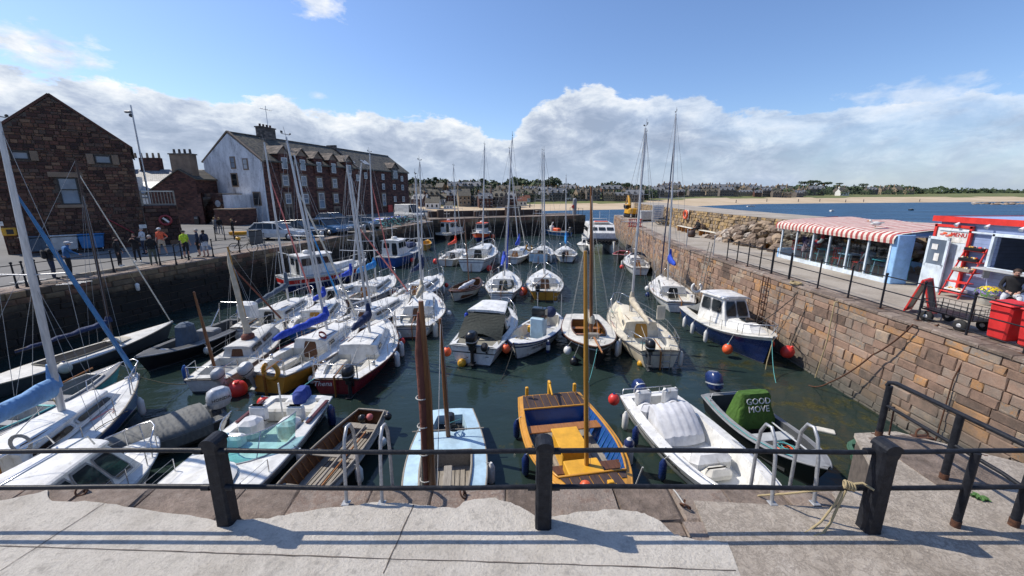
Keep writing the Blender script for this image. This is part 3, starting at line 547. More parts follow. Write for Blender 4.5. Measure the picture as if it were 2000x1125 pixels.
HP = {'brown': house_proto(11, 8, 6, 3.4, 'greystone', 'slate', 4, 2, 3), 'grey': house_proto(13, 8, 6.4, 3, 'sandstone', 'slate', 5, 3, 2), 'white': house_proto(8, 7, 3.6, 3, 'white', 'slate', 3, 1), 'red': house_proto(10, 8, 6, 3.6, 'darkred', 'slate_blue', 4, 2, 2),
      'tiled': house_proto(8, 7, 3.4, 2.8, 'offwhite', 'pantile', 3, 1), 'villa': house_proto(16, 10, 7, 3.6, 'greystone', 'slate_blue', 6, 3, 3), 'towered': house_proto(16, 10, 8, 3, 'sandstone', 'slate', 6, 2, 0, tower=True), 'long': house_proto(20, 9, 6.5, 3.2, 'sandstone', 'slate_blue', 7, 3, 4), 'gable': house_proto(8, 12, 6, 4.4, 'sandstone', 'slate', 3, 1)}
HD = {'brown': 'brown house with dormers', 'grey': 'three chimneyed sandstone house', 'white': 'small white cottage', 'red': 'dark red stone house', 'tiled': 'low orange roofed cottage', 'villa': 'large grey stone villa', 'towered': 'towered sandstone house', 'long': 'long sandstone terrace', 'gable': 'tall narrow house'}
used = set(); placed = []
def copy_tree(o, parent=None):
    c = o.copy(); COL.objects.link(c)
    if parent: c.parent = parent
    for ch in list(o.children): copy_tree(ch, c)
    return c
def house(kind, px, Y, rz, label, sc=1.0, dz=0):
    d = ray(px, 375); X = d.x/d.y*Y; p = HP[kind]
    o = p if kind not in used else copy_tree(p); used.add(kind)
    o.location = (X, Y, land(X, Y)+dz); o.rotation_euler = (0, 0, rz); sc *= .64; o.scale = (sc, sc, sc); tag(o, label, 'house', 'houses of the seaside town')
ROWS = [('seafront row', 166, 800, 1010, 23, ['brown', 'red', 'brown', 'white', 'red', 'gable', 'brown', 'red'], 0, .82), ('second town row', 200, 790, 1050, 24, ['grey', 'gable', 'brown', 'tiled', 'long', 'white', 'grey'], 0, .85), ('upper row below the wood', 238, 780, 1120, 30, ['villa', 'brown', 'grey', 'gable', 'long'], 1.5, .9),
        ('row behind the central masts', 215, 1035, 1240, 27, ['grey', 'long', 'villa', 'white', 'grey', 'brown'], 0, .85), ('higher row behind the central masts', 262, 1040, 1300, 31, ['brown', 'grey', 'villa', 'gable', 'tiled', 'long'], 1, .95),
        ('seafront right of the digger', 292, 1275, 1560, 20, ['villa', 'grey', 'long', 'red', 'villa', 'brown', 'grey'], 0, .74), ('second row right of the digger', 345, 1270, 1600, 23, ['long', 'villa', 'gable', 'grey', 'villa'], .8, .95), ('third row right of the digger', 400, 1290, 1530, 30, ['grey', 'villa', 'long', 'brown'], 2.2, 1.0)]
ORD = 'first second third fourth fifth sixth seventh eighth ninth tenth eleventh twelfth thirteenth fourteenth fifteenth sixteenth seventeenth eighteenth'.split()
for nm, Y, a, b, st, kinds, dz, sc in ROWS:
    px = a; k = 0
    while px < b:
        house(kinds[k % len(kinds)], px+rnd.uniform(-4, 4), Y+rnd.uniform(-6, 6), rnd.uniform(-.35, .35), f'{HD[kinds[k % len(kinds)]]}, {ORD[min(k, 17)]} from left in the {nm}', sc*rnd.uniform(.78, 1.2), dz+rnd.uniform(-.3, .6)); px += st*rnd.uniform(.85, 1.1); k += 1
for kind, px, Y, sc, lab in (('white', 845, 150, .95, 'white gabled cottage alone at the left end of the beach'), ('white', 875, 150, .6, 'tiny white shed beside the cottage at the left end of the beach'), ('tiled', 1018, 176, .9, 'pink roofed cottage behind the beach between the masts'), ('towered', 1510, 330, .9, 'big sandstone house with a square tower on the skyline'), ('white', 1645, 330, 1.3, 'white boathouse by the dunes below the pines'),
    ('villa', 1700, 420, 1.0, 'large villa right of the pines, leftmost of the last four far houses'), ('grey', 1726, 430, 1.2, 'sandstone mansion with chimneys, second of the last four far houses'), ('gable', 1750, 430, 1.2, 'tall gabled stone house, third of the last four far houses'), ('grey', 1775, 430, .9, 'low sandstone house at the end of the town by the golf links'), ('villa', 1580, 350, .8, 'grey villa in front of the skyline pines'), ('brown', 1640, 370, 1.1, 'brown villa behind the white boathouse'), ('long', 1560, 310, .7, 'long low terrace below the skyline pines'), ('villa', 1310, 415, 1.5, 'largest block of flats behind the tall right hand masts')):
    house(kind, px, Y, 0, lab, sc)
mb = MB()
for i in range(36):
    x = -60+i*5.6; y = ysh(x)+50; mb.box((x, y, land(x, y)+.1), (5.62, .5, 1.6), 'greystone', rz=0)
tag(mb.build('sea_wall'), 'long dark stone sea wall between the beach and the seafront houses', 'wall')
rr = random.Random(9); mb = MB()
for k in range(430):
    px = rr.uniform(800, 1300) if k % 3 else rr.uniform(1280, 1780); Y = rr.uniform(170, 260) if px < 1280 else rr.uniform(285, 420); d = ray(px, 375); X = d.x/d.y*Y
    if Y < ysh(X)+52: continue
    r = rr.uniform(1.6, 3.4); crown(mb, (X, Y, land(X, Y)+r*.7), r, r, rr.choice(('foliage', 'foliage_dark')), 36, rr, .22)
tag(mb.build('garden_shrubs'), 'dark green garden shrubs and trees filling the gaps between the town houses', 'shrubs', kind='stuff')
# tiny figures on the sand
for k in range(9):
    px = (1440, 1500, 1562, 1604, 1655, 1690, 1800, 1120, 1035)[k]; X0 = ray(px, 375); Y = ysh(X0.x/X0.y*240)+rnd.uniform(4, 20); X = X0.x/X0.y*Y
    mb = MB(); z0 = land(X, Y); mb.tube([(X-.12, Y, z0), (X-.08, Y, z0+.8), (X, Y, z0+1.1), (X, Y, z0+1.45), (X, Y, z0+1.55), (X, Y, z0+1.7), (X, Y, z0+1.78)], [.09, .13, .17, .2, .08, .11, .03], 'cloth_navy', 7); mb.tube([(X+.14, Y-.1, z0), (X+.06, Y, z0+.85)], .1, 'cloth_black', 6); mb.tube([(X+.2, Y, z0+1.4), (X+.32, Y-.1, z0+.85)], [.06, .04], 'skin', 6)
    tag(mb.build('person'), f'tiny dark figure walking on the far beach, {ORD[(2,3,4,5,6,7,8,1,0)[k]]} from the left', 'person', 'walkers on the far beach')
mb = MB(); rq = random.Random(4)
for k in range(90):
    p = at(1900+rq.uniform(0, 160), 398+rq.uniform(-1.5, 2), WZ); mb.a = rq.random(); mb.ball((p.x, p.y, WZ), rq.uniform(.5, 1.6), 'stone_rock', 6, (1.6, 1, .45))
tag(mb.build('reef_rocks', attr=True), 'low pale rocks breaking the sea surface at the far right', 'rocks', kind='stuff')
for k, (px, py, L) in enumerate(((1467, 404, 3.6), (1625, 413, 1.2), (1780, 411, 1.6))):
    p = at(px, py, WZ); mb = MB(Matrix.Translation(p))
    mb.loft([[(x, -w, .45), (x, -w*.7, -.1), (x, w*.7, -.1), (x, w, .45)] for x, w in ((-L/2, .5), (0, .7), (L*.3, .5), (L/2, .05))], 'white' if k < 2 else 'black', caps=True); mb.box((0, 0, .5), (L*.3, .5, .25), 'grey')
    tag(mb.build('small_boat'), ('white open boat moored off the beach', 'white mooring float on the sea right of the beach boat', 'dark low float on the sea above the red hut')[k], 'boat')
# breakwater wall beyond the right quay
BW = [(26, 7.5), (17.0, 13), (16.7, 20), (16.7, 30), (16.7, 39), (17.2, 48), (18.3, 58), (19.5, 67)]
BW = [(21.5, 8), (20.5, 15), (18.5, 21), (16.9, 26), (16.6, 32), (16.8, 40), (17.3, 48), (18.3, 58), (19.5, 67)]
def bwp(u):
    acc = 0
    for (a, b), (c, d) in zip(BW, BW[1:]):
        L = math.hypot(c-a, d-b)
        if u <= acc+L or (c, d) == BW[-1]: k = (u-acc)/L; T = Vector((c-a, d-b, 0))/L; return Vector((a+(c-a)*k, b+(d-b)*k, 0)), Vector((-T.y, T.x, 0))
        acc += L
LB = sum(math.dist(a, b) for a, b in zip(BW, BW[1:]))
def bb(u, v, w): p, n = bwp(u); q = p+n*(w-v*.08); return Vector((q.x, q.y, v-.02))
mb = MB(); blocks(mb, None, LB, 1.95, (.16, .34), (.2, .55), 'stone_lichen', 41, gap=.012, dep=(.02, .12), jit=.03, bow=bb)
vs = []; n = 40
for i in range(n+1):
    p, nn = bwp(LB*i/n); e = bb(LB*i/n, 0, 0); g = bb(LB*i/n, 1.95, .05); h = g-nn*3.8; vs += [e, g, Vector((h.x, h.y, 2.0)), Vector((h.x-nn.x*.6, h.y-nn.y*.6, WZ-.6))]
for k in range(n):
    for j in range(3): mb.add([vs[4*k+j], vs[4*k+j+1], vs[4*k+5+j], vs[4*k+4+j]], [(0, 1, 2, 3)], 'mortar' if j != 1 else 'paving')
tag(mb.build('breakwater_wall', attr=True), 'thick lichen orange stone breakwater wall behind the right quay', 'wall')
mb = MB(); rq = random.Random(8)
def rock(mb, c, r, m, rq, sc):
    o = len(mb.v); ph = rq.uniform(0, 50); mb.a = rq.random(); k0 = len(mb.f); mb.ball(c, r, m, 10, sc)
    for i in range(o, len(mb.v)): p = mb.v[i]-Vector(c); mb.v[i] = Vector(c)+p*(1+.38*noise.noise(p.normalized()*1.9+Vector((ph, 0, 0))))
    for i in range(k0, len(mb.f)): mb.fs[i] = False
for k in range(230):
    u = rq.uniform(6, 26); p, n_ = bwp(u); h = rq.random(); hh = 1.5 if u < 22 else 1.5*(26-u)/4; q = p+n_*(.95-h*.75); rock(mb, (q.x, q.y, h*hh), rq.uniform(.16, .38), 'stone_rock', rq, (1.2, 1, .8))
tag(mb.build('boulders', attr=True), 'heap of rough boulders against the breakwater between the benches and the cafe', 'rocks', kind='stuff')
mb = MB()
for k in range(120): u = rq.uniform(0, LB); p, n_ = bwp(u); q = p-n_*rq.uniform(4.2, 7); rock(mb, (q.x, q.y, rq.uniform(-3.2, -.5)), rq.uniform(.6, 1.2), 'stone_rock', rq, (1, 1, .8))
tag(mb.build('seaward_rocks', attr=True), 'rocks piled on the sea side of the breakwater', 'rocks', kind='stuff')

# ---------------------------------------------------------------- buildings on the left
# gable fronted stone store
U1 = Vector((.75, .66, 0)).normalized(); rz1 = math.atan2(U1.y, U1.x); W1 = -2*onpl(95, 188, (-27.6, 31.1), U1)[0]; O1 = Vector((-27.6, 31.1, LZ))-U1*W1; A1 = onpl(95, 188, (-27.6, 31.1), U1)[1]-LZ; E1 = onpl(272, 290, (-27.6, 31.1), U1)[1]-LZ
if 0: W1 = 7.8; E1 = 7.1; A1 = 10.35
store = thing('stone_storehouse', 'dark red rubble stone storehouse with its gable towards the harbour', 'building', O1, rz1)
wins = []
for (a, b, c, d) in ((185, 303, 217, 320), (22, 295, 57, 312), (116, 347, 155, 399)):
    u0, z1, _ = onpl(a, b, O1, U1); u1, z0, _ = onpl(c, d, O1, U1); u0b, _, _ = onpl(a, d, O1, U1); wins.append(((u0+u0b)/2, (u1+onpl(c, b, O1, U1)[0])/2, z0-LZ, z1-LZ))
def g1(u, v, l, h):
    top = E1+(A1-E1)*(1-abs(u-W1/2)/(W1/2))
    if v+h*.3 > top: return False
    for a, b, c, d in wins:
        if u+l/2 > a-.04 and u-l/2 < b+.04 and v+h/2 > c-.04 and v-h/2 < d+.04: return False
    return True
mb = MB(); F = frame((0, 0, 0), (1, 0, 0), (0, 0, 1)); blocks(mb, F, W1, A1, (.12, .27), (.16, .52), 'stone_gable', 51, gap=.016, dep=(.02, .07), inside=g1, jit=.025)
mb.add([(0, .01, 0), (W1, .01, 0), (W1, .01, E1), (W1/2, .01, A1), (0, .01, E1)], [(0, 1, 2, 3, 4)], 'mortar')
mb.box((-.1+.1, 7, E1/2), (.2, 13.9, E1), 'darkred'); mb.box((W1-.12, 7, E1/2), (.2, 13.9, E1), 'darkred'); mb.box((W1/2, 14, E1/2), (W1, .2, E1), 'darkred')
mb.build('wall', store, True)
mb = MB()
for s_ in (0, 1):
    xe = -.15 if s_ == 0 else W1+.15; mb.add([(xe, .12, E1-.1), (xe, 14.1, E1-.1), (W1/2, 14.1, A1+.03), (W1/2, .12, A1+.03), (xe, .12, E1+.08), (xe, 14.1, E1+.08), (W1/2, 14.1, A1+.21), (W1/2, .12, A1+.21)], [(0, 1, 2, 3), (4, 5, 6, 7), (0, 1, 5, 4), (0, 3, 7, 4)], 'slate')
rf = mb.build('roof', store)
mb = MB()
for s_ in (0, 1):
    xe = -.1 if s_ == 0 else W1+.1; a = Vector((xe, -.02, E1+.02)); b = Vector((W1/2, -.02, A1+.14)); d = (b-a); L = d.length; mb.M = frame(a, d, (0, 1, 0)); mb.a = .3; mb.box((L/2, .1, 0), (L, .26, .14), 'stone_gable'); mb.M = None
mb.build('skew_stones', rf, True)
for k, (a, b, c, d) in enumerate(wins):
    m = MB(); cx, cz = (a+b)/2, (c+d)/2; w_, h_ = b-a, d-c
    for q in ((a+.04, .08), (b-.04, .08)): m.box((q[0], -.0, cz), (.07, .12, h_), 'black')
    for q in (c+.035, d-.035): m.box((cx, 0, q), (w_-.14, .12, .07), 'black')
    if k == 2: m.box((cx, 0, cz+.1), (w_-.14, .12, .07), 'black')
    f = m.build('window', store); m = MB(); m.box((cx, .0, cz), (w_-.14, .04, h_-.14), 'glass_sky'); m.build('pane', f)
    if k == 2: m = MB(); m.box((cx, .05, cz+h_*.22), (w_-.16, .02, h_*.42), 'white'); m.build('blind', f)
for k, (a, b, c, d) in enumerate(wins[:2]):
    for x in (a-.22, b+.22): m = MB(); m.rbox((x, -.05, (c+d)/2), (.36, .12, (d-c)*1.25), 'quoin', .02); m.build('quoin_stone', store)
m = MB(); a, b, c, d = wins[2]; m.rbox(((a+b)/2, -.05, c-.12), (b-a+.5, .16, .22), 'quoin', .02); m.rbox(((a+b)/2, -.04, d+.2), (b-a+.7, .14, .34), 'quoin', .02); m.build('window_sill', store)
m = MB(); u0, z0, _ = onpl(205, 425, O1, U1); u1, z1, _ = onpl(262, 455, O1, U1); m.tube([(u0, -.1, z0-LZ), (u1, -.1, z1-LZ)], .045, 'dullred', 6); m.build('drain_pipe', store)
# yellow salvage box and notice on the store
u0, z0, _ = onpl(20, 452, O1, U1); mb = MB(Matrix.Translation(O1) @ Matrix.Rotation(rz1, 4, 'Z')); mb.rbox((u0, -.22, z0-LZ), (.62, .35, .5), 'yellow', .04); mb.box((u0+.05, -.41, z0-LZ), (.3, .02, .3), 'black'); tag(mb.build('meter_box'), 'yellow box fixed low on the stone storehouse wall at the far left', 'box')
for px, py, w_, h_, lab in ((279, 442, .42, .26, 'white notice on the storehouse wall by the person in white'), (0, 437, .3, .28, 'small white notice at the left edge of the storehouse wall')):
    u0, z0, _ = onpl(px, py, O1, U1); mb = MB(Matrix.Translation(O1) @ Matrix.Rotation(rz1, 4, 'Z')); mb.box((u0, -.1, z0-LZ), (w_, .03, h_), 'white'); mb.box((u0, -.12, z0-LZ+.04), (w_*.7, .01, .03), 'grey'); tag(mb.build('notice'), lab, 'sign')
# side block with terrace railing
Ob = O1+U1*W1; mb = MB(); F = frame((0, 0, 0), (1, 0, 0), (0, 0, 1)); blocks(mb, F, 2.0, 3.0, (.22, .36), (.3, .7), 'greystone' and 'stone_gable', 52, dep=(.02, .08)); mb.box((1.0, 2.05, 1.5), (1.98, 4, 2.99), 'mortar')
blocks(mb, frame((2.0, 0, 0), (0, 1, 0), (0, 0, 1)), 4, 3.0, (.22, .36), (.3, .7), 'stone_gable', 53)
t = thing('stone_terrace', 'grey rubble terrace block with a wooden railing beside the storehouse', 'terrace', Ob+U1*.04, rz1); mb.build('wall', t, True)
mb = MB(); mb.box((1, .1, 4.05), (2.0, .08, .08), 'wood_bench'); mb.box((1, .1, 3.1), (2.0, .08, .06), 'wood_grey')
for k in range(11): mb.box((.08+k*.185, .1, 3.55), (.05, .04, .95), 'wood_grey')
for x in (.03, 1.95): mb.box((x, .1, 2.6), (.1, .1, 3.0), 'wood_grey')
mb.build('railing', t)
mb = MB(); c = Ob+U1*1.3; mb.torus((c.x+.1, c.y-.25, 1.45+LZ+.45), .34, .08, 'dullred', Matrix.Rotation(rz1, 4, 'Z') @ Matrix.Rotation(R(90), 4, 'X')); mb.box((c.x+.1, c.y-.2, 1.9+LZ), (.5, .03, .14), 'white', rz=rz1, ry=.8)
tag(mb.build('life_ring'), 'red life ring hanging on the stone terrace above the man in orange', 'life ring')
# lamp pole
t = thing('lamp_pole', 'tall thin grey pole with a camera and lamp at its head beside the storehouse', 'lamp pole', (atY(250, 205, 34).x+.2, 34, LZ))
h_ = atY(250, 205, 34).z-LZ; mb = MB(); mb.tube([(0, 0, 0), (0, 0, h_)], [.09, .045], 'alloy', 8); mb.build('pole', t); mb = MB(); mb.rbox((-.3, 0, h_-.5), (.5, .22, .16), 'grey', .04); mb.ball((-.12, 0, h_-.75), .15, 'darkgrey', 8); mb.build('lamp_head', t)
# three wheeled refuse containers before the store
for k, (px, py, col, lab) in enumerate(((74, 484, 'canvas_slate', 'grey green wheeled refuse container, leftmost of three'), (131, 482, 'lightgrey', 'pale grey wheeled refuse container, middle of three'), (182, 480, 'midblue', 'blue wheeled refuse container, rightmost of three'))):
    V_ = Vector((U1.y, -U1.x, 0)); u_, _, _ = onpl(px, py, O1+V_*1.3, U1); p = O1+V_*1.3+U1*u_; t = thing('refuse_container', lab, 'bin', p, rz1, 'refuse containers by the storehouse'); mb = MB(); mb.rbox((0, 0, .68), (1.05, .8, .85), col, .05, top=(1.18, 1.1)); mb.build('body', t); mb = MB(); mb.rbox((0, 0, 1.17), (1.36, .95, .1), col, .04, rx=-.05); mb.build('lid', t)
    for x in (-.45, .45):
        mb = MB(); mb.tube([(x, -.34, .1), (x+.06, -.34, .1)], .1, 'tyre', 10); mb.tube([(x+.03, -.34, .1), (x+.03, -.3, .27)], .02, 'steel', 6); mb.build('wheel', t)
# red house with the big chimney
def gablehouse(name, lab, X0, X1, Y, eL, eR, xa, za, depth, wall, roof, chim, pots):
    t = thing(name, lab, 'house', (X0, Y, LZ)); w_ = X1-X0; a = xa-X0; mb = MB(); poly = [(0, 0), (w_, 0), (w_, eR-LZ), (a, za-LZ), (0, eL-LZ)]
    mb.add([(p[0], 0, p[1]) for p in poly]+[(p[0], depth, p[1]) for p in poly], [(0, 1, 2, 3, 4), (9, 8, 7, 6, 5), (0, 1, 6, 5), (1, 2, 7, 6), (4, 0, 5, 9)], wall); mb.build('wall', t)
    mb = MB()
    for (xa_, za_), (xb_, zb_) in (((-.2, eL-LZ-.12), (a, za-LZ)), ((w_+.2, eR-LZ-.12), (a, za-LZ))):
        mb.add([(xa_, -.1, za_), (xa_, depth, za_), (xb_, depth, zb_), (xb_, -.1, zb_), (xa_, -.1, za_+.15), (xa_, depth, za_+.15), (xb_, depth, zb_+.15), (xb_, -.1, zb_+.15)], [(0, 1, 2, 3), (4, 5, 6, 7), (0, 1, 5, 4), (0, 3, 7, 4)], roof)
    rf = mb.build('roof', t)
    for (x, y, w2, d2, h) in chim:
        m = MB(); m.box((x, y, za-LZ+h/2-.6), (w2, d2, h+1.2), 'quoin' if wall == 'darkred' else wall); m.box((x, y, za-LZ+h+.03), (w2+.2, d2+.2, .14), 'greystone')
        for k in range(pots): xx = x-w2/2+.25+k*(w2-.5)/max(1, pots-1); m.tube([(xx, y, za-LZ+h), (xx, y, za-LZ+h+.65)], [.16, .12], 'greystone', 8)
        m.build('chimney', rf)
    return t
gablehouse('red_house', 'dark red stone house with a massive square chimney behind the terrace', -46.2, -39.9, 53.3, 3.5, 5.2, -41.8, 6.3, 9, 'darkred', 'slate', [(4.6, .9, 2.5, 1.2, 1.9)], 4)
t = gablehouse('terraced_house', 'low house with pale slate roof, white dormer and a row of chimney pots', -66, -46.6, 57, 3.2, 3.2, -58, 3.6, 1, 'white', 'slate', [], 0)
mb = MB(); mb.add([(2, -.2, 3.2), (21, -.2, 3.2), (21, 5, 7.2), (2, 5, 7.2)], [(0, 1, 2, 3)], 'slate_blue'); mb.add([(8, -.25, 3.25), (15.5, -.25, 3.25), (17.5, 2.3, 5.4), (12, 2.3, 5.4)], [(0, 1, 2, 3)], 'lightgrey'); mb.box((11.5, 5.5, 3.6), (19, .4, 7.1), 'greystone')
for k, x in enumerate((9, 13.5)): mb.box((x, 5.2, 7.9), (2.6, 1.0, 1.8), 'darkred')
for k in range(9): x = 8+k*.85; mb.tube([(x, 5.2, 8.8), (x, 5.2, 9.5)], [.16, .12], 'sandstone', 8)
mb.build('back_roof', t); mb = MB(); mb.box((14.2, .8, 4.9), (1.3, 1.6, 2.2), 'white'); mb.box((14.2, -.02, 4.9), (.9, .05, 1.7), 'glass_dark'); mb.box((14.2, -.06, 4.9), (.06, .04, 1.7), 'white'); mb.box((14.2, -.06, 4.9), (.9, .04, .06), 'white'); mb.build('dormer', t)
# long red warehouse with white gable
O2 = Vector((-32.5, 55.2, LZ)); U2 = Vector((9.9, 37.2, 0)).normalized(); rz2 = math.atan2(U2.y, U2.x); L2 = 38.5; W2 = 9.4; E2 = 8.0; A2 = 11.4
V2 = Vector((-U2.y, U2.x, 0)); ware = thing('harbour_warehouse', 'long dark red stone warehouse with slate roof, dormers and a weathered white gable', 'building', O2, rz2)
mb = MB(); mb.box((L2/2, W2/2, E2/2), (L2-.04, W2-.1, E2), 'redstone'); mb.add([(L2, 0, E2), (L2, W2, E2), (L2, W2/2, A2)], [(0, 1, 2)], 'redstone'); mb.build('wall', ware)
mb = MB(); mb.add([(-.02, 0, 0), (-.02, W2, 0), (-.02, W2, E2), (-.02, W2/2, A2), (-.02, 0, E2), (.25, 0, 0), (.25, W2, 0), (.25, W2, E2), (.25, W2/2, A2), (.25, 0, E2)], [(0, 1, 2, 3, 4), (0, 4, 9, 5), (1, 2, 7, 6), (3, 4, 9, 8)], 'harl'); mb.build('white_gable', ware)
mb = MB()
for s_ in (-1, 1):
    y0 = -.25 if s_ < 0 else W2+.25; mb.add([(.1, y0, E2-.15), (L2+.1, y0, E2-.15), (L2+.1, W2/2, A2+.03), (.1, W2/2, A2+.03), (.1, y0, E2+.05), (L2+.1, y0, E2+.05), (L2+.1, W2/2, A2+.23), (.1, W2/2, A2+.23)], [(0, 1, 2, 3), (4, 5, 6, 7), (0, 1, 5, 4), (0, 3, 7, 4)], 'slate')
mb.box((L2/2, W2/2, A2+.24), (L2, .3, .12), 'greystone'); roof2 = mb.build('roof', ware)
mb = MB()
for s_ in (-1, 1):
    a = Vector((0, -.3 if s_ < 0 else W2+.3, E2-.1)); b = Vector((0, W2/2, A2+.3)); d = b-a; mb.M = frame(a, d, (1, 0, 0)); mb.box((d.length/2, .1, 0), (d.length, .32, .16), 'quoin'); mb.M = None
mb.build('skew_stones', roof2)
x0, zc, _ = onpl(545, 290, O2+V2*W2/2, U2); mb = MB(); mb.box((6.3, W2/2, A2+.5), (2.6, .9, 2.0), 'greystone'); mb.box((6.3, W2/2, A2+1.55), (2.8, 1.1, .15), 'greystone')
for k in range(4): mb.tube([(5.4+k*.6, W2/2, A2+1.6), (5.4+k*.6, W2/2, A2+2.0)], .14, 'darkred', 8)
mb.tube([(6.8, W2/2, A2+1.5), (6.8, W2/2, A2+4.6)], .04, 'alloy', 6); mb.tube([(5.8, W2/2, A2+4.1), (7.8, W2/2, A2+4.1)], .03, 'alloy', 5)
for k in range(5): mb.tube([(6+k*.4, W2/2-.4, A2+4.1), (6+k*.4, W2/2+.4, A2+4.1)], .015, 'alloy', 4)
mb.build('chimney', roof2)
mb = MB(); mb.box((20.3, W2/2, A2+.3), (.35, W2*.2, .6), 'greystone'); mb.add([(20.1, -.3, E2-.1), (20.5, -.3, E2-.1), (20.5, W2/2, A2+.42), (20.1, W2/2, A2+.42), (20.1, -.3, E2+.25), (20.5, -.3, E2+.25), (20.5, W2/2, A2+.62), (20.1, W2/2, A2+.62)], [(4, 5, 6, 7), (0, 1, 5, 4), (0, 3, 7, 4), (1, 2, 6, 5)], 'greystone'); mb.build('party_wall', roof2)
def c2(x, y): return 380+x*.3556, 230+y*.3556
def win2(x, y, w_=None, hpx=None, surround=True, nm='window', dark='glass_sky', frm='white'):
    px, py = c2(x, y); u, z, t_ = onpl(px, py, O2, U2); z -= LZ; w_ = w_ or 1.0; h_ = hpx or 1.35
    m = MB()
    if surround: m.box((u, -.03, z), (w_+.5, .1, h_+.5), 'quoin')
    m.box((u, -.07, z+h_/2-.04), (w_, .1, .08), frm); m.box((u, -.07, z-h_/2+.04), (w_, .1, .08), frm); m.box((u-w_/2+.04, -.07, z), (.08, .1, h_-.16), frm); m.box((u+w_/2-.04, -.07, z), (.08, .1, h_-.16), frm); m.box((u, -.08, z), (w_-.16, .07, .05), frm)
    f = m.build(nm, ware); m = MB(); m.box((u, -.075, z), (w_-.16, .03, h_-.16), dark); m.build('pane', f); return u, z
for x, y in ((498, 345), (598, 347), (685, 357), (768, 360), (513, 445), (610, 445), (775, 443)): win2(x, y)
win2(697, 455, 1.2, 2.3); win2(1040, 450, 1.1, 2.2)
for x, y in ((1033, 325), (1137, 335), (1036, 378), (1095, 380), (1141, 383), (1100, 447), (1146, 447), (938, 318), (895, 330)): win2(x, y, .9, 1.1, False)
for x, y in ((520, 530), (615, 535), (785, 530)): win2(x, y, 1.1, 2.1, True, 'door', 'wood_dark', 'quoin')
for x, y in ((1075, 515), (1115, 515)): win2(x, y, 1.6, 2.6, False, 'shed_door', 'red', 'red')
for (x, y, w_) in ((487, 250, 1.0), (588, 260, 1.0), (678, 272, 1.0), (758, 278, 1.0), (845, 290, 1.0), (1098, 312, 1.5)):
    u, z, _ = onpl(*c2(x, y), O2, U2); z -= LZ; z = max(z, E2-.3) if x < 1000 else z; m = MB(); m.box((u, .6, z+.1), (w_+.9, 1.5, 2.3), 'redstone' if x < 1000 else 'greystone'); m.add([(u-w_/2-.45, -.16, z+1.25), (u+w_/2+.45, -.16, z+1.25), (u, -.16, z+2.1)], [(0, 1, 2)], 'quoin')
    for s_ in (-1, 1): m.add([(u+s_*(w_/2+.75), -.35, z+1.1), (u, -.35, z+2.25), (u, 3.2, z+2.25), (u+s_*(w_/2+.75), 3.2, z+1.1), (u+s_*(w_/2+.75), -.35, z+1.2), (u, -.35, z+2.35), (u, 3.2, z+2.35), (u+s_*(w_/2+.75), 3.2, z+1.2)], [(0, 1, 2, 3), (4, 5, 6, 7), (0, 1, 5, 4)], 'greystone')
    m.box((u, -.19, z), (w_, .1, 1.5), 'white'); d_ = m.build('dormer', roof2); m = MB(); m.box((u, -.23, z), (w_-.2, .05, 1.3), 'glass_sky'); m.build('window', d_) if False else m.build('window_pane', ware)
for x, y in ((893, 272), (905, 276), (972, 283), (985, 288)):
    m = MB(); u, z, _ = onpl(*c2(x, y), O2, U2); k = .35; m.M = Matrix.Translation((u, W2/2*k, E2+(A2-E2)*k+.1)) @ Matrix.Rotation(math.atan2(A2-E2, W2/2), 4, 'X'); m.box((0, 0, .12), (.9, 1.3, .1), 'lightgrey'); m.build('skylight', roof2)
# openings in the white gable
Ug = V2
for px, py, w_, h_, mt_ in ((455.5, 317.7, .55, 1.25, 'glass_sky'), (480, 320.6, .55, 1.15, 'lightgrey'), (459, 351.5, .8, 1.5, 'glass_dark'), (503, 388, .95, 1.5, 'black')):
    v_, z, _ = onpl(px, py, O2, Ug); m = MB(); m.box((-.05, v_, z-LZ), (.08, w_+.3, h_+.3), 'quoin'); m.box((-.08, v_, z-LZ), (.08, w_, h_), mt_); m.box((-.11, v_, z-LZ), (.05, w_, .06), 'greystone'); m.build('gable_window', ware)
# external stone stair in front of the gable
st = thing('outside_stair', 'rough red stone outside stair climbing the white gable', 'stair', O2, rz2)
mb = MB(); F = frame((-3.0, 7.2, 0), (0, -1, 0), (0, 0, 1))
blocks(mb, F, 3.6, 3.9, (.2, .34), (.3, .7), 'stone_gable', 61, inside=lambda u, v, l, h: v < 2.2+u*1.1); mb.prism([(-2.98, 3.65), (-2.98, 6.5), (-.1, 6.5), (-.1, 3.65)], 0, 3.8, 'mortar', 'paving')
mb.box((-1.6, 2.9, 1.8), (2.7, 1.5, 3.7), 'harl'); mb.build('landing', st, True)
mb = MB()
for k in range(12): mb.box((-3.7, 8.9-k*.3, k*.28+.14), (1.3, .34, .28+k*.0), 'greystone')
mb.add([(-4.5, 9.4, 0), (-4.5, 5.2, 0), (-4.5, 5.2, 3.9), (-4.5, 9.4, 1.4), (-4.3, 9.4, 0), (-4.3, 5.2, 0), (-4.3, 5.2, 3.9), (-4.3, 9.4, 1.4)], [(0, 1, 2, 3), (4, 5, 6, 7), (3, 2, 6, 7)], 'darkred'); mb.build('steps', st)
mb = MB(); mb.box((-3.6, 1.1, .95), (3.4, 2.8, 1.9), 'darkred'); mb.box((-3.6, 1.1, 1.95), (3.5, 2.9, .12), 'quoin')
for k in range(6): mb.box((-3.6, 3.1+k*.3, .9-k*.15), (1.4, .3, 1.8-k*.3), 'greystone')
mb.build('low_wall', st)
mb = MB(); mb.tube([(-2.7, 4.4, 2.55), (-3.12, 4.4, 2.55)], .42, 'lightgrey', 16); mb.build('roundel', st)
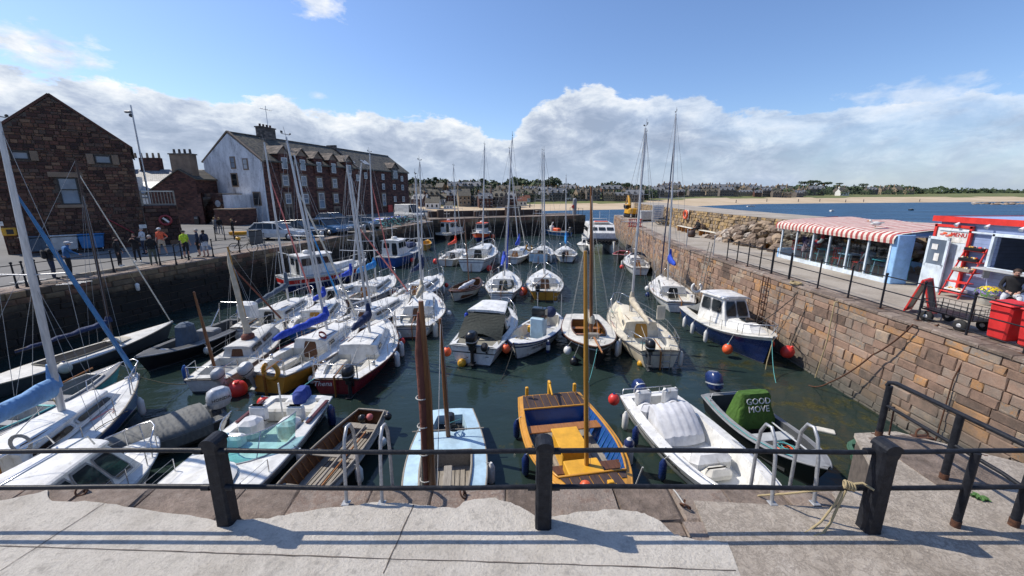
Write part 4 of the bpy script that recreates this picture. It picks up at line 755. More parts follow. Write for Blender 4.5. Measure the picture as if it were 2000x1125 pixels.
# ---------------------------------------------------------------- front railing
PX = [(-6.7, 3.86), (-3.15, 3.84), (.34, 3.79), (3.87, 3.74)]
fr = thing('iron_railing', 'heavy black iron railing with square bollard posts along the near quay edge', 'railing', (0, 3.79, 0))
for k, (x, y) in enumerate(PX):
    mb = MB(); y -= 3.79; w_ = .085
    def sq(z, w, c=.025): return [Vector((x+a*w-math.copysign(0, a), y+b*w, z)) for a, b in ((1, -.7), (1, .7), (.7, 1), (-.7, 1), (-1, .7), (-1, -.7), (-.7, -1), (.7, -1))]
    mb.loft([sq(0, w_*1.12), sq(.06, w_*1.02), sq(.93, w_*.98), sq(1.0, w_*1.12), sq(1.05, w_*1.1)], 'rail', caps=True)
    # rounded cap
    mb.loft([[Vector((x+.095*math.cos(a)*1.0, y+t_, 1.03+.075*math.sin(a))) for a in [math.pi*q/8 for q in range(9)]] for t_ in (-.095, .095)], 'rail', caps=True, smooth=False)
    mb.build('post', fr)
    mb = MB(); mb.rbox((x, y, .03), (.26, .26, .04), 'rust', .01); mb.build('base_stain', fr) if False else None
for z in (.955, .515):
    mb = MB(); pts = [(x, rnd.uniform(-.004, .004), z+.012*math.sin(x*1.3)) for x in [-8+i*.5 for i in range(25)]+[4.35, 4.9, 5.5]]; mb.tube(pts, .026, 'rail', 10)
    for x, y in PX: mb.tube([(x-.17, 0, z), (x-.09, 0, z)], .036, 'rail', 10); mb.tube([(x+.09, 0, z), (x+.17, 0, z)], .036, 'rail', 10)
    mb.build('rail', fr)
def ppost(par, x, y, h, r=.036, plate=True):
    m = MB(); m.tube([(x, y, 0), (x, y, h*.5), (x, y, h)], r, 'rail', 10); 
    if plate: m.rbox((x, y, .012), (.2, .2, .024), 'rust', .005); m.tube([(x, y, .02), (x, y, .12)], r*1.12, 'rust', 10)
    m.build('post', par)
ppost(fr, 4.85, -.02, .95, .04)
hr = thing('landing_handrail', 'black tubular handrail guarding the rusty landing at the quay corner', 'railing', (5.5, 4.5, .0))
for y, h in ((-.72, .96), (.03, .93), (.98, .85)): ppost(hr, 0, y, h, .042)
mb = MB(); mb.tube([(0, -2.2, .97), (0, -.7, .96), (0, .9, .93), (-.01, .985, .90), (-.02, 1.0, .84)], .03, 'rail', 10); mb.build('top_rail', hr)
mb = MB(); mb.tube([(0, -.74, .5), (0, -.5, .53), (0, .98, .55)], .024, 'rail', 10); mb.build('mid_rail', hr)
mb = MB(); mb.tube([(.18, 1.0, .0), (.16, 1.0, .5), (0, .98, .52)], .012, 'rust', 6); mb.tube([(-.05, 1.05, .03), (1.1, .5, .03)], .014, 'rust', 6); mb.build('stay_rod', hr)
def hoop(x, lab):
    mb = MB(); mb.tube([(x, 4.12, 0), (x, 4.18, .55), (x, 4.24, .78), (x, 4.32, .88), (x, 4.42, .86), (x, 4.50, .72), (x, 4.53, .4), (x, 4.53, -.6)], .021, 'galv', 8); mb.rbox((x, 4.11, .018), (.09, .09, .02), 'galv', .004); mb.build('hoop', lab)
for xs, lab in (((-1.95, -1.53), 'galvanised ladder hoops on the quay edge left of the middle bollard'), ((3.06, 3.56), 'galvanised ladder hoops on the quay edge left of the rope tied bollard')):
    t = thing('quay_ladder', lab, 'ladder', (0, 0, 0)); t.location = (0, 0, .02)
    for x in xs: hoop(x, t)
    for k in range(8): mb = MB(); mb.tube([(xs[0], 4.53, -.35-k*.3), (xs[1], 4.53, -.35-k*.3)], .014, 'galv', 6); mb.build('rung', t)
    for x in xs: mb = MB(); mb.box((x, 4.52, -1.6), (.05, .02, 2.9), 'galv'); mb.build('stile', t)
for k, (px, py, lab) in enumerate(((160, 962, 'rusty mooring ring on the quay edge, leftmost of three'), (905, 968, 'rusty mooring ring on the quay edge left of the middle bollard'), (1338, 992, 'rusty mooring ring on the quay edge with a white rope through it'))):
    p = at(px, py, .03); mb = MB(); mb.torus((p.x, p.y, .055), .055, .011, 'rust', Matrix.Rotation(.5+k, 4, 'Z') @ Matrix.Rotation(.9, 4, 'X')); mb.tube([(p.x, p.y+.06, .0), (p.x+.01, p.y+.05, .09), (p.x, p.y+.02, .02)], .014, 'rust', 6)
    if k == 2: mb.tube([(p.x, p.y, .06), (p.x-.02, p.y+.2, .06), (p.x-.03, 4.4, .03), (p.x-.05, 4.5, -.4)], .009, 'rope_white', 6)
    tag(mb.build('mooring_ring'), lab, 'mooring ring')
# rope knotted on the right bollard
mb = MB(); x, y = 3.76, 3.78
for k in range(4): mb.torus((x-.12-.028*k, y, .53+.01*k), .038, .013, 'rope', Matrix.Rotation(R(90), 4, 'Y') @ Matrix.Rotation(.15*k, 4, 'X'), 14, 6)
mb.tube([(x-.14, y, .56), (x-.05, y-.03, .60), (x+.02, y-.1, .57)], .013, 'rope', 6)
mb.tube([(x-.2, y-.02, .5), (x-.27, y-.04, .3), (x-.33, y-.06, .12), (x-.42, y-.1, .035), (x-.55, y-.14, .03), (x-.62, y-.1, .03), (x-.52, y-.05, .03), (x-.40, y-.02, .10), (x-.28, y-.02, .34), (x-.22, y, .5)], .013, 'rope', 6)
mb.tube([(x-.2, y, .5), (x-.4, y+.08, .42), (x-.62, y+.2, .28), (x-.75, y+.5, .0), (x-.8, 4.6, -.5)], .012, 'rope', 6)
tag(mb.build('mooring_rope'), 'tan rope knotted round the lower rail beside the right hand bollard', 'rope')
mb = MB()
q_ = random.Random(2)
for k in range(30): a = q_.uniform(0, 6.28); l = q_.uniform(.03, .10); c = at(1913, 975, .02)+Vector((q_.uniform(-.04, .04), q_.uniform(-.03, .03), 0)); d = Vector((math.cos(a), math.sin(a), 0)); s_ = Vector((-d.y, d.x, 0)); mb.add([c, c+d*l*.5+s_*l*.3+Vector((0, 0, .04)), c+d*l+Vector((0, 0, .03)), c+d*l*.5-s_*l*.3+Vector((0, 0, .04))], [(0, 1, 2, 3)], 'leaf_green')
tag(mb.build('weed_plant'), 'small green weed growing on the quay by the handrail foot', 'plant')
p = at(1800, 853, .03); mb = MB(); mb.torus((p.x, p.y, .06), .09, .014, 'rust', Matrix.Rotation(1.2, 4, 'X')); mb.rbox((p.x, p.y, .02), (.3, .12, .04), 'rust', .01); tag(mb.build('deck_ring'), 'large rusty ring on the landing platform', 'mooring ring')

# ---------------------------------------------------------------- right quay railing and things
rl = thing('quay_railing', 'black iron post and rail fence along the right hand quay edge', 'railing', (11.6, 0, 0))
YP = [21.9, 20.9, 19.9, 18.9, 18.0, 16.8, 15.15, 13.7, 12.42, 11.2, 9.92, 8.7, 7.5, 6.3]
for y in YP: mb = MB(); mb.tube([(0, y, 0), (0, y, 1.1)], .028 if y not in (18.0, 16.8) else .045, 'rail', 8); mb.ball((0, y, 1.13), .045, 'rail', 8); mb.rbox((0, y, .02), (.14, .14, .03), 'rust', .006); mb.build('post', rl)
for z in (1.06, .62, .16): mb = MB(); mb.tube([(0, y, z) for y in YP[::-1]], .018, 'rail', 6); mb.build('rail', rl)
for k, (px, py) in enumerate(((1347, 483), (1395, 500), (1276, 455), (1318, 470))):
    p = at(px, py, 0); p.x = XR(p.y)+.35; mb = MB(); mb.tube([(p.x, p.y, 0), (p.x, p.y, 1.15)], .03, 'galv', 6); mb.ball((p.x, p.y, 1.15), .05, 'galv', 6); tag(mb.build('chain_post'), f'thin grey chain post on the right quay edge, {("third", "nearest", "farthest", "second")[(0, 1, 2, 3)[k]]} counting from the far end', 'post', 'chain posts on the right quay edge')
def wall_ladder(y, z1, lab, lean=.25, w_=.4, m_='wood_grey'):
    t = thing('wall_ladder', lab, 'ladder', (XR(y)-.1, y, 0))
    for s_ in (-1, 1): mb = MB(); mb.tube([(.0, s_*w_/2, z1), (-lean, s_*w_/2, -3.2)], .028, m_, 6); mb.build('stile', t)
    for k in range(12): z = z1-.25-k*.29; mb = MB(); mb.tube([(-(z1-z)/(z1+3.2)*lean, -w_/2, z), (-(z1-z)/(z1+3.2)*lean, w_/2, z)], .02, m_, 6); mb.build('rung', t)
wall_ladder(22.9, .85, 'tall grey ladder leaning on the right wall above the white yacht', .5); wall_ladder(17.6, .0, 'rusty ladder fixed flat to the right wall above the navy cruiser', .08, .36, 'rust')
def hang(name, pts, r, m, lab, sag=0):
    P = [Vector(p) for p in pts]; L = []
    for a, b in zip(P, P[1:]):
        for k in range(8): f = k/8; L.append(a.lerp(b, f)-Vector((0, 0, sag*4*f*(1-f))))
    L.append(P[-1]); mb = MB(); mb.tube(L, r, m, 6); tag(mb.build(name), lab, 'rope' if m != 'rust' else 'chain')
hang('hanging_rope', [(11.75, 13.7, .05), (11.1, 13.6, -.1), (11.0, 13.5, -1.5), (10.9, 13.6, -2.9)], .022, 'rope', 'tan rope hanging straight down the right wall below the blue cafe pillar')
hang('hanging_chain', [(11.7, 10.7, .06), (11.1, 10.8, .03), (10.9, 11.6, -1.2), (10.6, 12.6, -2.6), (10.4, 13.2, -3)], .022, 'rust', 'rusty chain draped down the right wall below the garden trolley', .1)
hang('mooring_line', [(11.3, 15.6, 0), (11.0, 15.8, -.7), (10.5, 16.9, -2.0)], .018, 'rope_dark', 'dark line running down the right wall to the navy cruiser bow', .1)
for k, y in enumerate((18.6, 20.2, 24.0, 26.2, 29, 15.0, 9.5)): hang('wall_line', [(XR(y)+.1, y, 0), (XR(y)-.1, y+.05, -1), (XR(y)-.2, y+.25*(k % 3), -2.9)], .016, 'rope_dark' if k % 2 else 'rust', f'dark rope stain line on the right wall, {ORD[[3,2,2,1,0,4,5][k] if k != 1 else 3-1]} of several' if False else f'slack dark line hanging down the right wall, {ORD[(3, 4, 2, 1, 0, 5, 6)[k] if k != 1 else 3][:] if k not in (0,) else "fifth"} from the far end')
hang('coiled_rope', [(11.3+.18*math.cos(a), 15.9+.3*math.sin(a*1.02), .04+a*.004) for a in [k*.8 for k in range(24)]], .018, 'rope', 'coil of tan rope lying on the right quay edge by the cafe')
# cafe
cf = thing('seafood_cafe', 'low glass fronted cafe under a red and white striped canopy', 'cafe', (15.15, 16.3, 0))
mb = MB(); prof = [(3.3, 2.26), (2.4, 2.2), (1.2, 2.12), (.2, 2.02), (-.08, 1.93), (-.14, 1.80), (-.12, 1.66)]
NY = 41; mb.loft([[Vector((x, -.2+k*7.4/(NY-1), z+(.02*math.sin(k*1.9) if x < 0 else .03*math.sin(k*.5+x))+(-.03 if k in (0, NY-1) else 0))) for x, z in prof] for k in range(NY)], 'awning', closed=False, smooth=True)
mb.loft([[Vector((x, -.2+k*7.4, z-.05)) for x, z in prof] for k in (0, 1)], 'awning', closed=False)
mb.add([(x, 7.2, z) for x, z in prof]+[(3.3, 7.2, 1.9)], [tuple(range(8))], 'awning'); mb.build('striped_canopy', cf)
ny = [0, 1.05, 2.1, 3.2, 4.3, 5.5, 6.7]
for y in ny: mb = MB(); mb.box((0, y, .92), (.07, .07, 1.84), 'doorwhite'); mb.build('glazing_post', cf)
mb = MB(); mb.box((0, 3.35, .09), (.1, 6.8, .18), 'doorwhite'); mb.box((0, 3.35, 1.8), (.09, 6.8, .08), 'doorwhite'); mb.build('sill', cf)
for a, b in zip(ny, ny[1:]): mb = MB(); mb.box((0, (a+b)/2, .98), (.012, b-a-.08, 1.56), 'glass_clear'); mb.build('glass_panel', cf)
mb = MB(); [mb.box((3.2, q, 1.1), (.08, .08, 2.2), 'cafeblue') for q in (0, 1.7, 3.4, 5.1, 6.8)]; mb.box((3.2, 3.4, .25), (.08, 6.8, .5), 'cafeblue'); mb.box((1.6, 6.9, .25), (3.2, .1, .5), 'cafeblue'); mb.build('back_frame', cf)
mb = MB(); mb.rbox((.32, -.12, .98), (.66, .3, 1.96), 'cafeblue', .02); mb.build('blue_pillar', cf)
mb = MB(); mb.box((1.2, -.05, 1.98), (1.2, .14, .2), 'cafeblue'); mb.box((2.5, -.05, 1.0), (1.4, .1, 2.0), 'cafeblue'); mb.box((1.2, -.1, 1.87), (1.2, .1, .06), 'doorwhite'); mb.box((.7, -.1, .92), (.06, .12, 1.84), 'doorwhite'); mb.build('end_wall', cf)
mb = MB(); mb.torus((.12, 4.1, 1.42), .25, .07, 'white', Matrix.Rotation(R(90), 4, 'Y')); 
for k in range(3): mb.torus((.12, 4.1, 1.42), .25, .074, 'red', Matrix.Rotation(R(90), 4, 'Y'), 6, 8, k*2.1, k*2.1+.7)
tag(mb.build('life_ring'), 'red and white life ring hanging behind the cafe glass', 'life ring'); bpy.data.objects[-1] if False else None
def lastpos(o, v): o.location = v
lr = [o for o in COL.objects if o.name.startswith('life_ring')][-1]; lr.location = (15.15, 16.3, 0)
def cafe_set(x, y, rz, lab, chair_m, label2):
    t = thing('cafe_table', lab, 'table', (x, y, 0), rz, 'tables inside the cafe'); mb = MB(); mb.rbox((0, 0, .74), (.7, .7, .04), 'turq' if chair_m != 'red' else 'paleblue', .01); mb.build('tabletop', t)
    for a, b in ((-1, -1), (1, -1), (1, 1), (-1, 1)): mb = MB(); mb.tube([(a*.3, b*.3, 0), (a*.26, b*.26, .72)], .02, 'paleblue', 6); mb.build('leg', t)
    for s_ in (-1, 1):
        c = thing('cafe_chair', f'{label2} on its {"near" if s_ < 0 else "far"} side', 'chair', Vector((x, y, 0))+Vector((math.cos(rz+1.57), math.sin(rz+1.57), 0))*s_*.62, rz, 'chairs inside the cafe')
        mb = MB(); mb.rbox((0, 0, .45), (.42, .42, .04), chair_m, .01); mb.build('seat', c)
        mb = MB()
        for k in range(4): mb.box((-.16+k*.107, s_*.2, .68), (.035, .025, .44), chair_m)
        mb.box((0, s_*.2, .92), (.42, .03, .07), chair_m); mb.build('backrest', c)
        for a, b in ((-1, -1), (1, -1), (1, 1), (-1, 1)): mb = MB(); mb.tube([(a*.19, b*.19, 0), (a*.17, b*.17, .45)], .017, chair_m, 6); mb.build('leg', c)
cafe_set(16.1, 17.4, .1, 'pale blue cafe table nearest the door', 'turq', 'turquoise slatted chair at the table nearest the door'); cafe_set(16.0, 19.2, 0, 'pale table with red chairs in the middle of the cafe', 'red', 'red slatted chair at the middle table')
cafe_set(16.2, 20.9, 0, 'turquoise table behind the life ring', 'turq', 'turquoise slatted chair at the table behind the life ring'); cafe_set(16.1, 22.4, 0, 'cafe table at the far glass corner', 'red', 'red slatted chair at the far corner table')
# blue hut
ht = thing('food_hut', 'pale blue clapboard food hut with red fascia and serving hatch', 'hut', (16.0, 7.5, 0))
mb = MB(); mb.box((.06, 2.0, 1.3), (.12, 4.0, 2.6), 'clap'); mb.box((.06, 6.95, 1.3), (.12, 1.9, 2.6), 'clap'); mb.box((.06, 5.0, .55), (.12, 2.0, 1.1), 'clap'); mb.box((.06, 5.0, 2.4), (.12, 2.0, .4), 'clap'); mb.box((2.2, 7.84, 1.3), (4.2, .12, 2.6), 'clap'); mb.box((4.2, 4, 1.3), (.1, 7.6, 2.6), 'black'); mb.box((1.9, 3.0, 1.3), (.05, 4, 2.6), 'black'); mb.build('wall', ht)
mb = MB(); mb.box((2.2, 3.95, 2.66), (4.6, 8.2, .1), 'hutblue'); mb.build('roof', ht); mb = MB(); mb.box((-.14, 3.95, 2.64), (.05, 8.3, .2), 'brightred'); mb.box((2.2, 8.02, 2.64), (4.6, .05, .2), 'brightred'); mb.build('fascia', ht)
for k in range(8): mb = MB(); mb.tube([(-.14, .5+k*.95, 2.55), (-.26, .5+k*.95, 2.44)], [.02, .07], 'doorwhite', 8); mb.build('lamp', ht)
mb = MB(); mb.box((-.05, 7.35, 1.25), (.06, 1.15, 2.2), 'doorwhite'); mb.build('menu_board', ht)
mb = MB(); [mb.box((-.09, 7.35+q, 1.25), (.08, .09, 2.36), 'brightred') for q in (-.6, .6)]; mb.box((-.09, 7.35, 2.4), (.08, 1.3, .09), 'brightred'); mb.build('board_frame', ht)
mb = MB(); mb.box((-.09, 7.35, 2.08), (.01, 1.05, .5), 'white')
for k in range(5): mb.ball((-.10, 7.7-k*.1, 2.08+.05*math.sin(k*2)), .09, 'orange' if k % 2 else 'pink', 8, (.08, 1, .5))
text(mb, 'MENU', .2, frame((-.11, 7.12, 2.1), (0, -1, 0), (0, 0, 1)), 'red'); mb.build('menu_sign', ht)
mb = MB()
for a, b, c, d in ((-.12, 4.98, 2.22, .08), (-.12, 4.98, 1.12, .08)): mb.box((a, b, c), (.1, 2.1, d), 'doorwhite')
for q in (4.0, 6.0): mb.box((-.12, q, 1.67), (.1, .08, 1.16), 'doorwhite')
mb.box((-.1, 6.35, 2.25), (.06, 2.9, .05), 'doorwhite'); mb.build('hatch_frame', ht); mb = MB(); mb.rbox((-.32, 5.0, 1.12), (.45, 2.2, .05), 'lightgrey', .01); mb.box((-.2, 4.1, .95), (.2, .05, .3), 'lightgrey'); mb.box((-.2, 5.9, .95), (.2, .05, .3), 'lightgrey'); mb.build('counter', ht)
mb = MB(); mb.box((.8, 5.2, 1.5), (.4, .5, .5), 'grey'); mb.box((.9, 4.5, 1.4), (.3, .3, .3), 'wood_dark'); mb.build('kitchen_unit', ht)
dr = thing('open_door', 'white part glazed cafe door standing open beside the menu board', 'door', (15.82, 15.55, 0), R(-8)); 
mb = MB(); [mb.box((0, -.45+q, 1.0), (.05, .1, 1.98), 'doorwhite') for q in (-.4, .4)]; mb.box((0, -.45, 1.94), (.05, .9, .1), 'doorwhite'); mb.box((0, -.45, .45), (.045, .72, .85), 'doorwhite'); mb.box((0, -.45, .92), (.05, .8, .1), 'doorwhite'); mb.build('frame', dr)
mb = MB(); mb.box((0, -.45, 1.43), (.015, .72, .92), 'glass_sky'); mb.build('pane', dr); mb = MB(); mb.box((-.02, -.35, 1.62), (.01, .25, .2), 'white'); mb.box((-.02, -.5, 1.25), (.01, .2, .28), 'white'); mb.build('notice_paper', dr); mb = MB(); mb.tube([(-.05, -.86, 1.0), (-.05, -.74, 1.0)], .014, 'steel', 6); mb.build('handle', dr)
# red ladder shelf
sh_ = thing('ladder_shelf', 'bright red stepladder shelf stacked with shells and wares beside the hut', 'shelf', (15.75, 13.95, 0)); 
for s_ in (-.32, .32): mb = MB(); mb.tube([(-.42, s_, 0), (.16, s_, 1.72)], .035, 'brightred', 6, sq=.6); mb.build('side_rail', sh_)
for k in range(5): x = -.36+k*.12; z = .18+k*.36; mb = MB(); mb.box((x+.08, 0, z), (.3, .66, .03), 'brightred'); mb.build('shelf_board', sh_)
for k in range(4):
    x = -.30+k*.12; z = .2+(k+1)*.36*(1) if k else .2; t = thing('display_tray', ('tray of pale shells on the lowest rung of the red ladder shelf', 'grey box of wares on the second rung of the red ladder shelf', 'dark tray of wares on the third rung of the red ladder shelf', 'dark tray of wares on the top rung of the red ladder shelf')[k], 'tray', (15.75+x+.08, 13.95, .195+(k+0)*.36+(.36 if k else 0)))
    mb = MB(); mb.rbox((0, 0, .05), (.26, .56, .1), ('white', 'wood_grey', 'black', 'black')[k], .01); mb.build('tray', t); mb = MB(); q = random.Random(k)
    for _ in range(14): mb.ball((q.uniform(-.09, .09), q.uniform(-.24, .24), .11), q.uniform(.025, .045), q.choice(('offwhite', 'cream', 'yellow', 'brightred', 'black')[:3+(k > 1)*2]), 6)
    mb.build('wares', t)
# hanging flower tub
t = thing('flower_tub', 'white tub of yellow and purple pansies beside the red ladder shelf', 'flower tub', (15.55, 12.95, 0)); mb = MB(); mb.lathe((0, 0, 0), [(.16, 0), (.24, .12), (.3, .3), (.31, .33)], 'offwhite', 16); mb.build('tub', t); mb = MB(); q = random.Random(3)
for _ in range(380):
    a = q.uniform(0, 6.28); e = q.random(); d = Vector((math.cos(a)*math.sqrt(1-e*e), math.sin(a)*math.sqrt(1-e*e), e)); p = Vector((0, 0, .33))+Vector((d.x*.36, d.y*.36, d.z*.3)); m_ = 'flower_yellow' if e > .55 and q.random() > .25 else ('flower_purple' if q.random() > .45 else 'leaf_green'); u = d.orthogonal().normalized(); w = d.cross(u); s_ = q.uniform(.02, .045); mb.add([p-u*s_, p+w*s_, p+u*s_, p-w*s_], [(0, 1, 2, 3)], m_)
mb.build('flowers', t)
# A-board
t = thing('chalk_board', 'red framed black chalkboard standing on the right quay near the trolley', 'board', (12.45, 12.0, 0), R(-60))
for s_ in (-1, 1):
    mb = MB(Matrix.Translation((s_*.02, 0, 1.05)) @ Matrix.Rotation(s_*-.26, 4, 'Y')); mb.box((0, 0, -.53), (.02, .5, .98), 'black'); 
    for q in (-.29, .29): mb.box((0, q, -.53), (.04, .08, 1.08), 'brightred')
    for q in (-.03, -1.0): mb.box((0, 0, q), (.04, .5, .08), 'brightred')
    if s_ < 0:
        for k in range(7): mb.box((-.013, q*.0-.02*(k % 2), -.2-k*.11), (.004, .3+.08*(k % 3), .018), 'lightgrey')
    mb.build('panel', t)
# garden trolley
t = thing('garden_trolley', 'black mesh sided garden trolley with four fat tyres', 'trolley', (12.15, 10.75, 0), R(4)); mb = MB(); mb.box((0, 0, .34), (.6, 1.25, .04), 'black'); mb.tube([(0, .62, .3), (.25, .95, .45), (.3, 1.2, .5)], .015, 'black', 6); mb.build('bed', t); mb = MB()
for z in (.4, .52, .64):
    mb.tube([(-.3, -.62, z), (.3, -.62, z), (.3, .62, z), (-.3, .62, z), (-.3, -.62, z)], .008, 'black', 5)
for x in (-.3, .3):
    for k in range(9): mb.tube([(x, -.62+k*.155, .34), (x, -.62+k*.155, .64)], .006 if k % 4 else .013, 'black', 4)
for y in (-.62, .62):
    for k in range(5): mb.tube([(-.3+k*.15, y, .34), (-.3+k*.15, y, .64)], .006, 'black', 4)
mb.build('mesh_sides', t)
for x in (-.34, .34):
    for y in (-.42, .42): mb = MB(); mb.lathe((x, y, .16), [(.09, -.05), (.15, -.045), (.165, 0), (.15, .045), (.09, .05)], 'tyre', 16, Matrix.Rotation(R(90), 4, 'Y')); mb.lathe((x, y, .16), [(.03, -.052), (.06, -.05), (.06, .05), (.03, .052)], 'alloy', 12, Matrix.Rotation(R(90), 4, 'Y')); mb.build('wheel', t)
for k, (x, y) in enumerate(((12.1, 9.55), (12.15, 8.95), (12.2, 8.35))):
    t = thing('wheelie_bin', ('red wheelie bin nearest the garden trolley', 'red wheelie bin second from the garden trolley', 'red wheelie bin third from the garden trolley')[k], 'bin', (x, y, 0), R(-2), 'red wheelie bins on the right quay'); mb = MB(); mb.rbox((0, 0, .5), (.42, .42, .86), 'binred', .04, top=(1.2, 1.18)); mb.build('body', t)
    mb = MB(); mb.rbox((-.01, 0, .96), (.56, .53, .06), 'binred', .03, ry=-.05); mb.rbox((-.01, 0, 1.0), (.45, .45, .05), 'binred', .02, ry=-.05); mb.tube([(.3, -.22, .96), (.3, .22, .96)], .02, 'binred', 6); mb.build('lid', t)
    for q in (-.24, .24): mb = MB(); mb.lathe((.18, q, .1), [(.05, -.03), (.1, -.025), (.1, .025), (.05, .03)], 'tyre', 14, Matrix.Rotation(R(90), 4, 'X')); mb.build('wheel', t)
# white topped benches along the breakwater
def bench(a, b, lab, m='wood_bench'):
    a = Vector(a); b = Vector(b); d = b-a; t = thing('bench', lab, 'bench', (a+b)/2, math.atan2(d.y, d.x), 'benches along the breakwater'); L = d.length
    mb = MB(); mb.rbox((0, 0, .46), (L, .42, .05), m, .01); mb.build('seat', t); n = max(2, int(L/1.1)+1)
    for k in range(n): mb = MB(); x = -L/2+.1+(L-.2)*k/(n-1); mb.box((x, 0, .22), (.07, .36, .44), 'wood_varnish'); mb.build('leg', t)
bench((16.0, 39.5, 0), (15.9, 36.2, 0), 'white topped bench farthest along the breakwater'); bench((16.0, 34.9, 0), (16.1, 31.4, 0), 'white topped bench between the two dark seats'); bench((16.2, 28.9, 0), (16.5, 25.2, 0), 'long white topped bench nearest the cafe')
for k, (x, y, lab) in enumerate(((16.3, 30.1, 'dark wooden armchair bench between two white topped benches'), (16.2, 35.6, 'dark wooden bench with a person on it'))):
    t = thing('park_bench', lab, 'bench', (x, y, 0), R(82)); mb = MB(); mb.rbox((0, 0, .42), (1.4, .45, .05), 'wood_dark', .01); mb.build('seat', t); mb = MB()
    for q in (.56, .7, .84): mb.box((0, -.24, q), (1.4, .04, .1), 'wood_dark')
    mb.build('backrest', t)
    for s_ in (-.66, .66): mb = MB(); mb.box((s_, .18, .32), (.07, .07, .64), 'wood_dark'); mb.box((s_, -.2, .45), (.07, .07, .9), 'wood_dark'); mb.box((s_, 0, .64), (.08, .5, .05), 'wood_dark'); mb.build('arm', t)
for k, (px, py, lab) in enumerate(((1419, 460, 'short wooden tub on the quay beside the dark bench'), (1350, 455, 'small round tub at the foot of the breakwater by the seated person'))):
    p = at(px, py+8, 0); mb = MB(); mb.lathe((p.x, p.y, 0), [(.24, 0), (.3, .25), (.26, .5), (.22, .52)], 'wood_dark', 12); mb.lathe((p.x, p.y, 0), [(.295, .1), (.315, .14), (.3, .18)], 'rust', 12); tag(mb.build('barrel_tub'), lab, 'tub')
p, n_ = bwp(LB-27.5); mb = MB(); mb.torus((p.x-.25, p.y, 1.5), .36, .09, 'orange', Matrix.Rotation(R(90), 4, 'Y')); mb.box((p.x-.12, p.y, 1.5), (.05, .9, .9), 'offwhite'); tag(mb.build('life_ring'), 'orange life ring fixed to the breakwater wall above the far benches', 'life ring')
# far end: digger, boards, barrier
t = thing('excavator', 'yellow tracked excavator parked at the far end of the right quay', 'excavator', (17.3, 60.5, 0), R(100)); t.scale = (.7, .7, .7)
mb = MB(); mb.rbox((0, 0, 1.15), (2.6, 2.0, .9), 'yellow', .15); mb.rbox((-1.0, 0, 1.3), (.9, 2.0, 1.2), 'yellow', .2); mb.build('body', t); mb = MB(); mb.rbox((.6, .55, 2.0), (1.2, .9, 1.3), 'yellow', .1); mb.rbox((.62, .55, 2.1), (1.24, .94, .8), 'glass_dark', .05); mb.build('cab', t)
for s_ in (-.85, .85): mb = MB(); mb.rbox((0, s_, .35), (2.7, .45, .7), 'black', .25); mb.build('track', t)
mb = MB(); mb.tube([(1.0, -.3, 1.3), (1.7, -.3, 3.4), (2.3, -.3, 4.4)], [.25, .3, .2], 'yellow', 6); mb.tube([(2.3, -.3, 4.4), (3.3, -.3, 2.6)], [.22, .15], 'yellow', 6); mb.rbox((3.3, -.3, 2.2), (.6, .8, .8), 'darkgrey', .1); mb.build('boom_arm', t)
for k, (px, py, w_, h_, m_, lab) in enumerate(((1263, 433, 1.7, 1.5, 'lightgrey', 'grey storage skip beside the excavator'), (1283, 440, 1.3, 1.9, 'white', 'white notice board with printed text near the far end'), (1240, 445, 1.4, .9, 'brightred', 'red plastic works barrier in front of the excavator'))):
    p = at(px, py, 0); mb = MB()
    if k == 0: mb.rbox((p.x, p.y, .8), (w_, 1, 1.1), m_, .06, top=(1.15, 1.1)); mb.box((p.x, p.y, .15), (w_*.8, .9, .3), 'black')
    elif k == 1:
        mb.rbox((p.x, p.y, 1.35), (w_, .06, h_-.2), m_, .02, rz=.1)
        for q in (-.5, .5): mb.tube([(p.x+q, p.y, 0), (p.x+q, p.y, .5)], .04, 'galv', 6)
        for q in range(7): mb.box((p.x-.05*(q % 2), p.y-.05, 1.9-q*.19), (.9-.1*(q % 3), .02, .05), 'midblue', rz=.1)
    else:
        for q in range(6): mb.box((p.x-w_/2+.14+q*.22, p.y, .5), (.08, .05, .8), m_)
        for q in (.15, .5, .88): mb.box((p.x, p.y, q), (w_, .07, .09), m_)
    tag(mb.build(('skip', 'notice_board', 'works_barrier')[k]), lab, ('skip', 'sign', 'barrier')[k])
mb = MB()
for k in range(12): mb.torus((16.9+rnd.uniform(-.5, .6), 46+rnd.uniform(-1, 1), .15+rnd.uniform(0, .7)), .4, .05, 'darkgrey', Matrix.Rotation(rnd.uniform(0, 1), 4, 'X'), 10, 5)
tag(mb.build('creel_pile'), 'heap of grey lobster creels and netting at the far end of the quay', 'fishing gear', kind='stuff')
# seagull on the canopy
mb = MB(); mb.ball((0, 0, .16), .1, 'white', 10, (1, 2.1, .95)); mb.ball((0, .2, .28), .06, 'white', 8); mb.tube([(0, .25, .28), (0, .33, .265)], [.018, .005], 'yellow', 5); mb.loft([[(x*.09, -.28+k*.14, .2+.04*(1-abs(x))-k*.01) for x in (-1, 0, 1)] for k in range(4)], 'grey', closed=False); mb.tube([(.03, 0, 0), (.03, 0, .1)], .008, 'yellow', 4); mb.tube([(-.03, 0, 0), (-.03, 0, .1)], .008, 'yellow', 4)
g_ = tag(mb.build('seagull'), 'white seagull standing on the striped canopy', 'seagull'); g_.location = (15.75, 17.9, 2.1); g_.rotation_euler = (0, 0, 1.2)

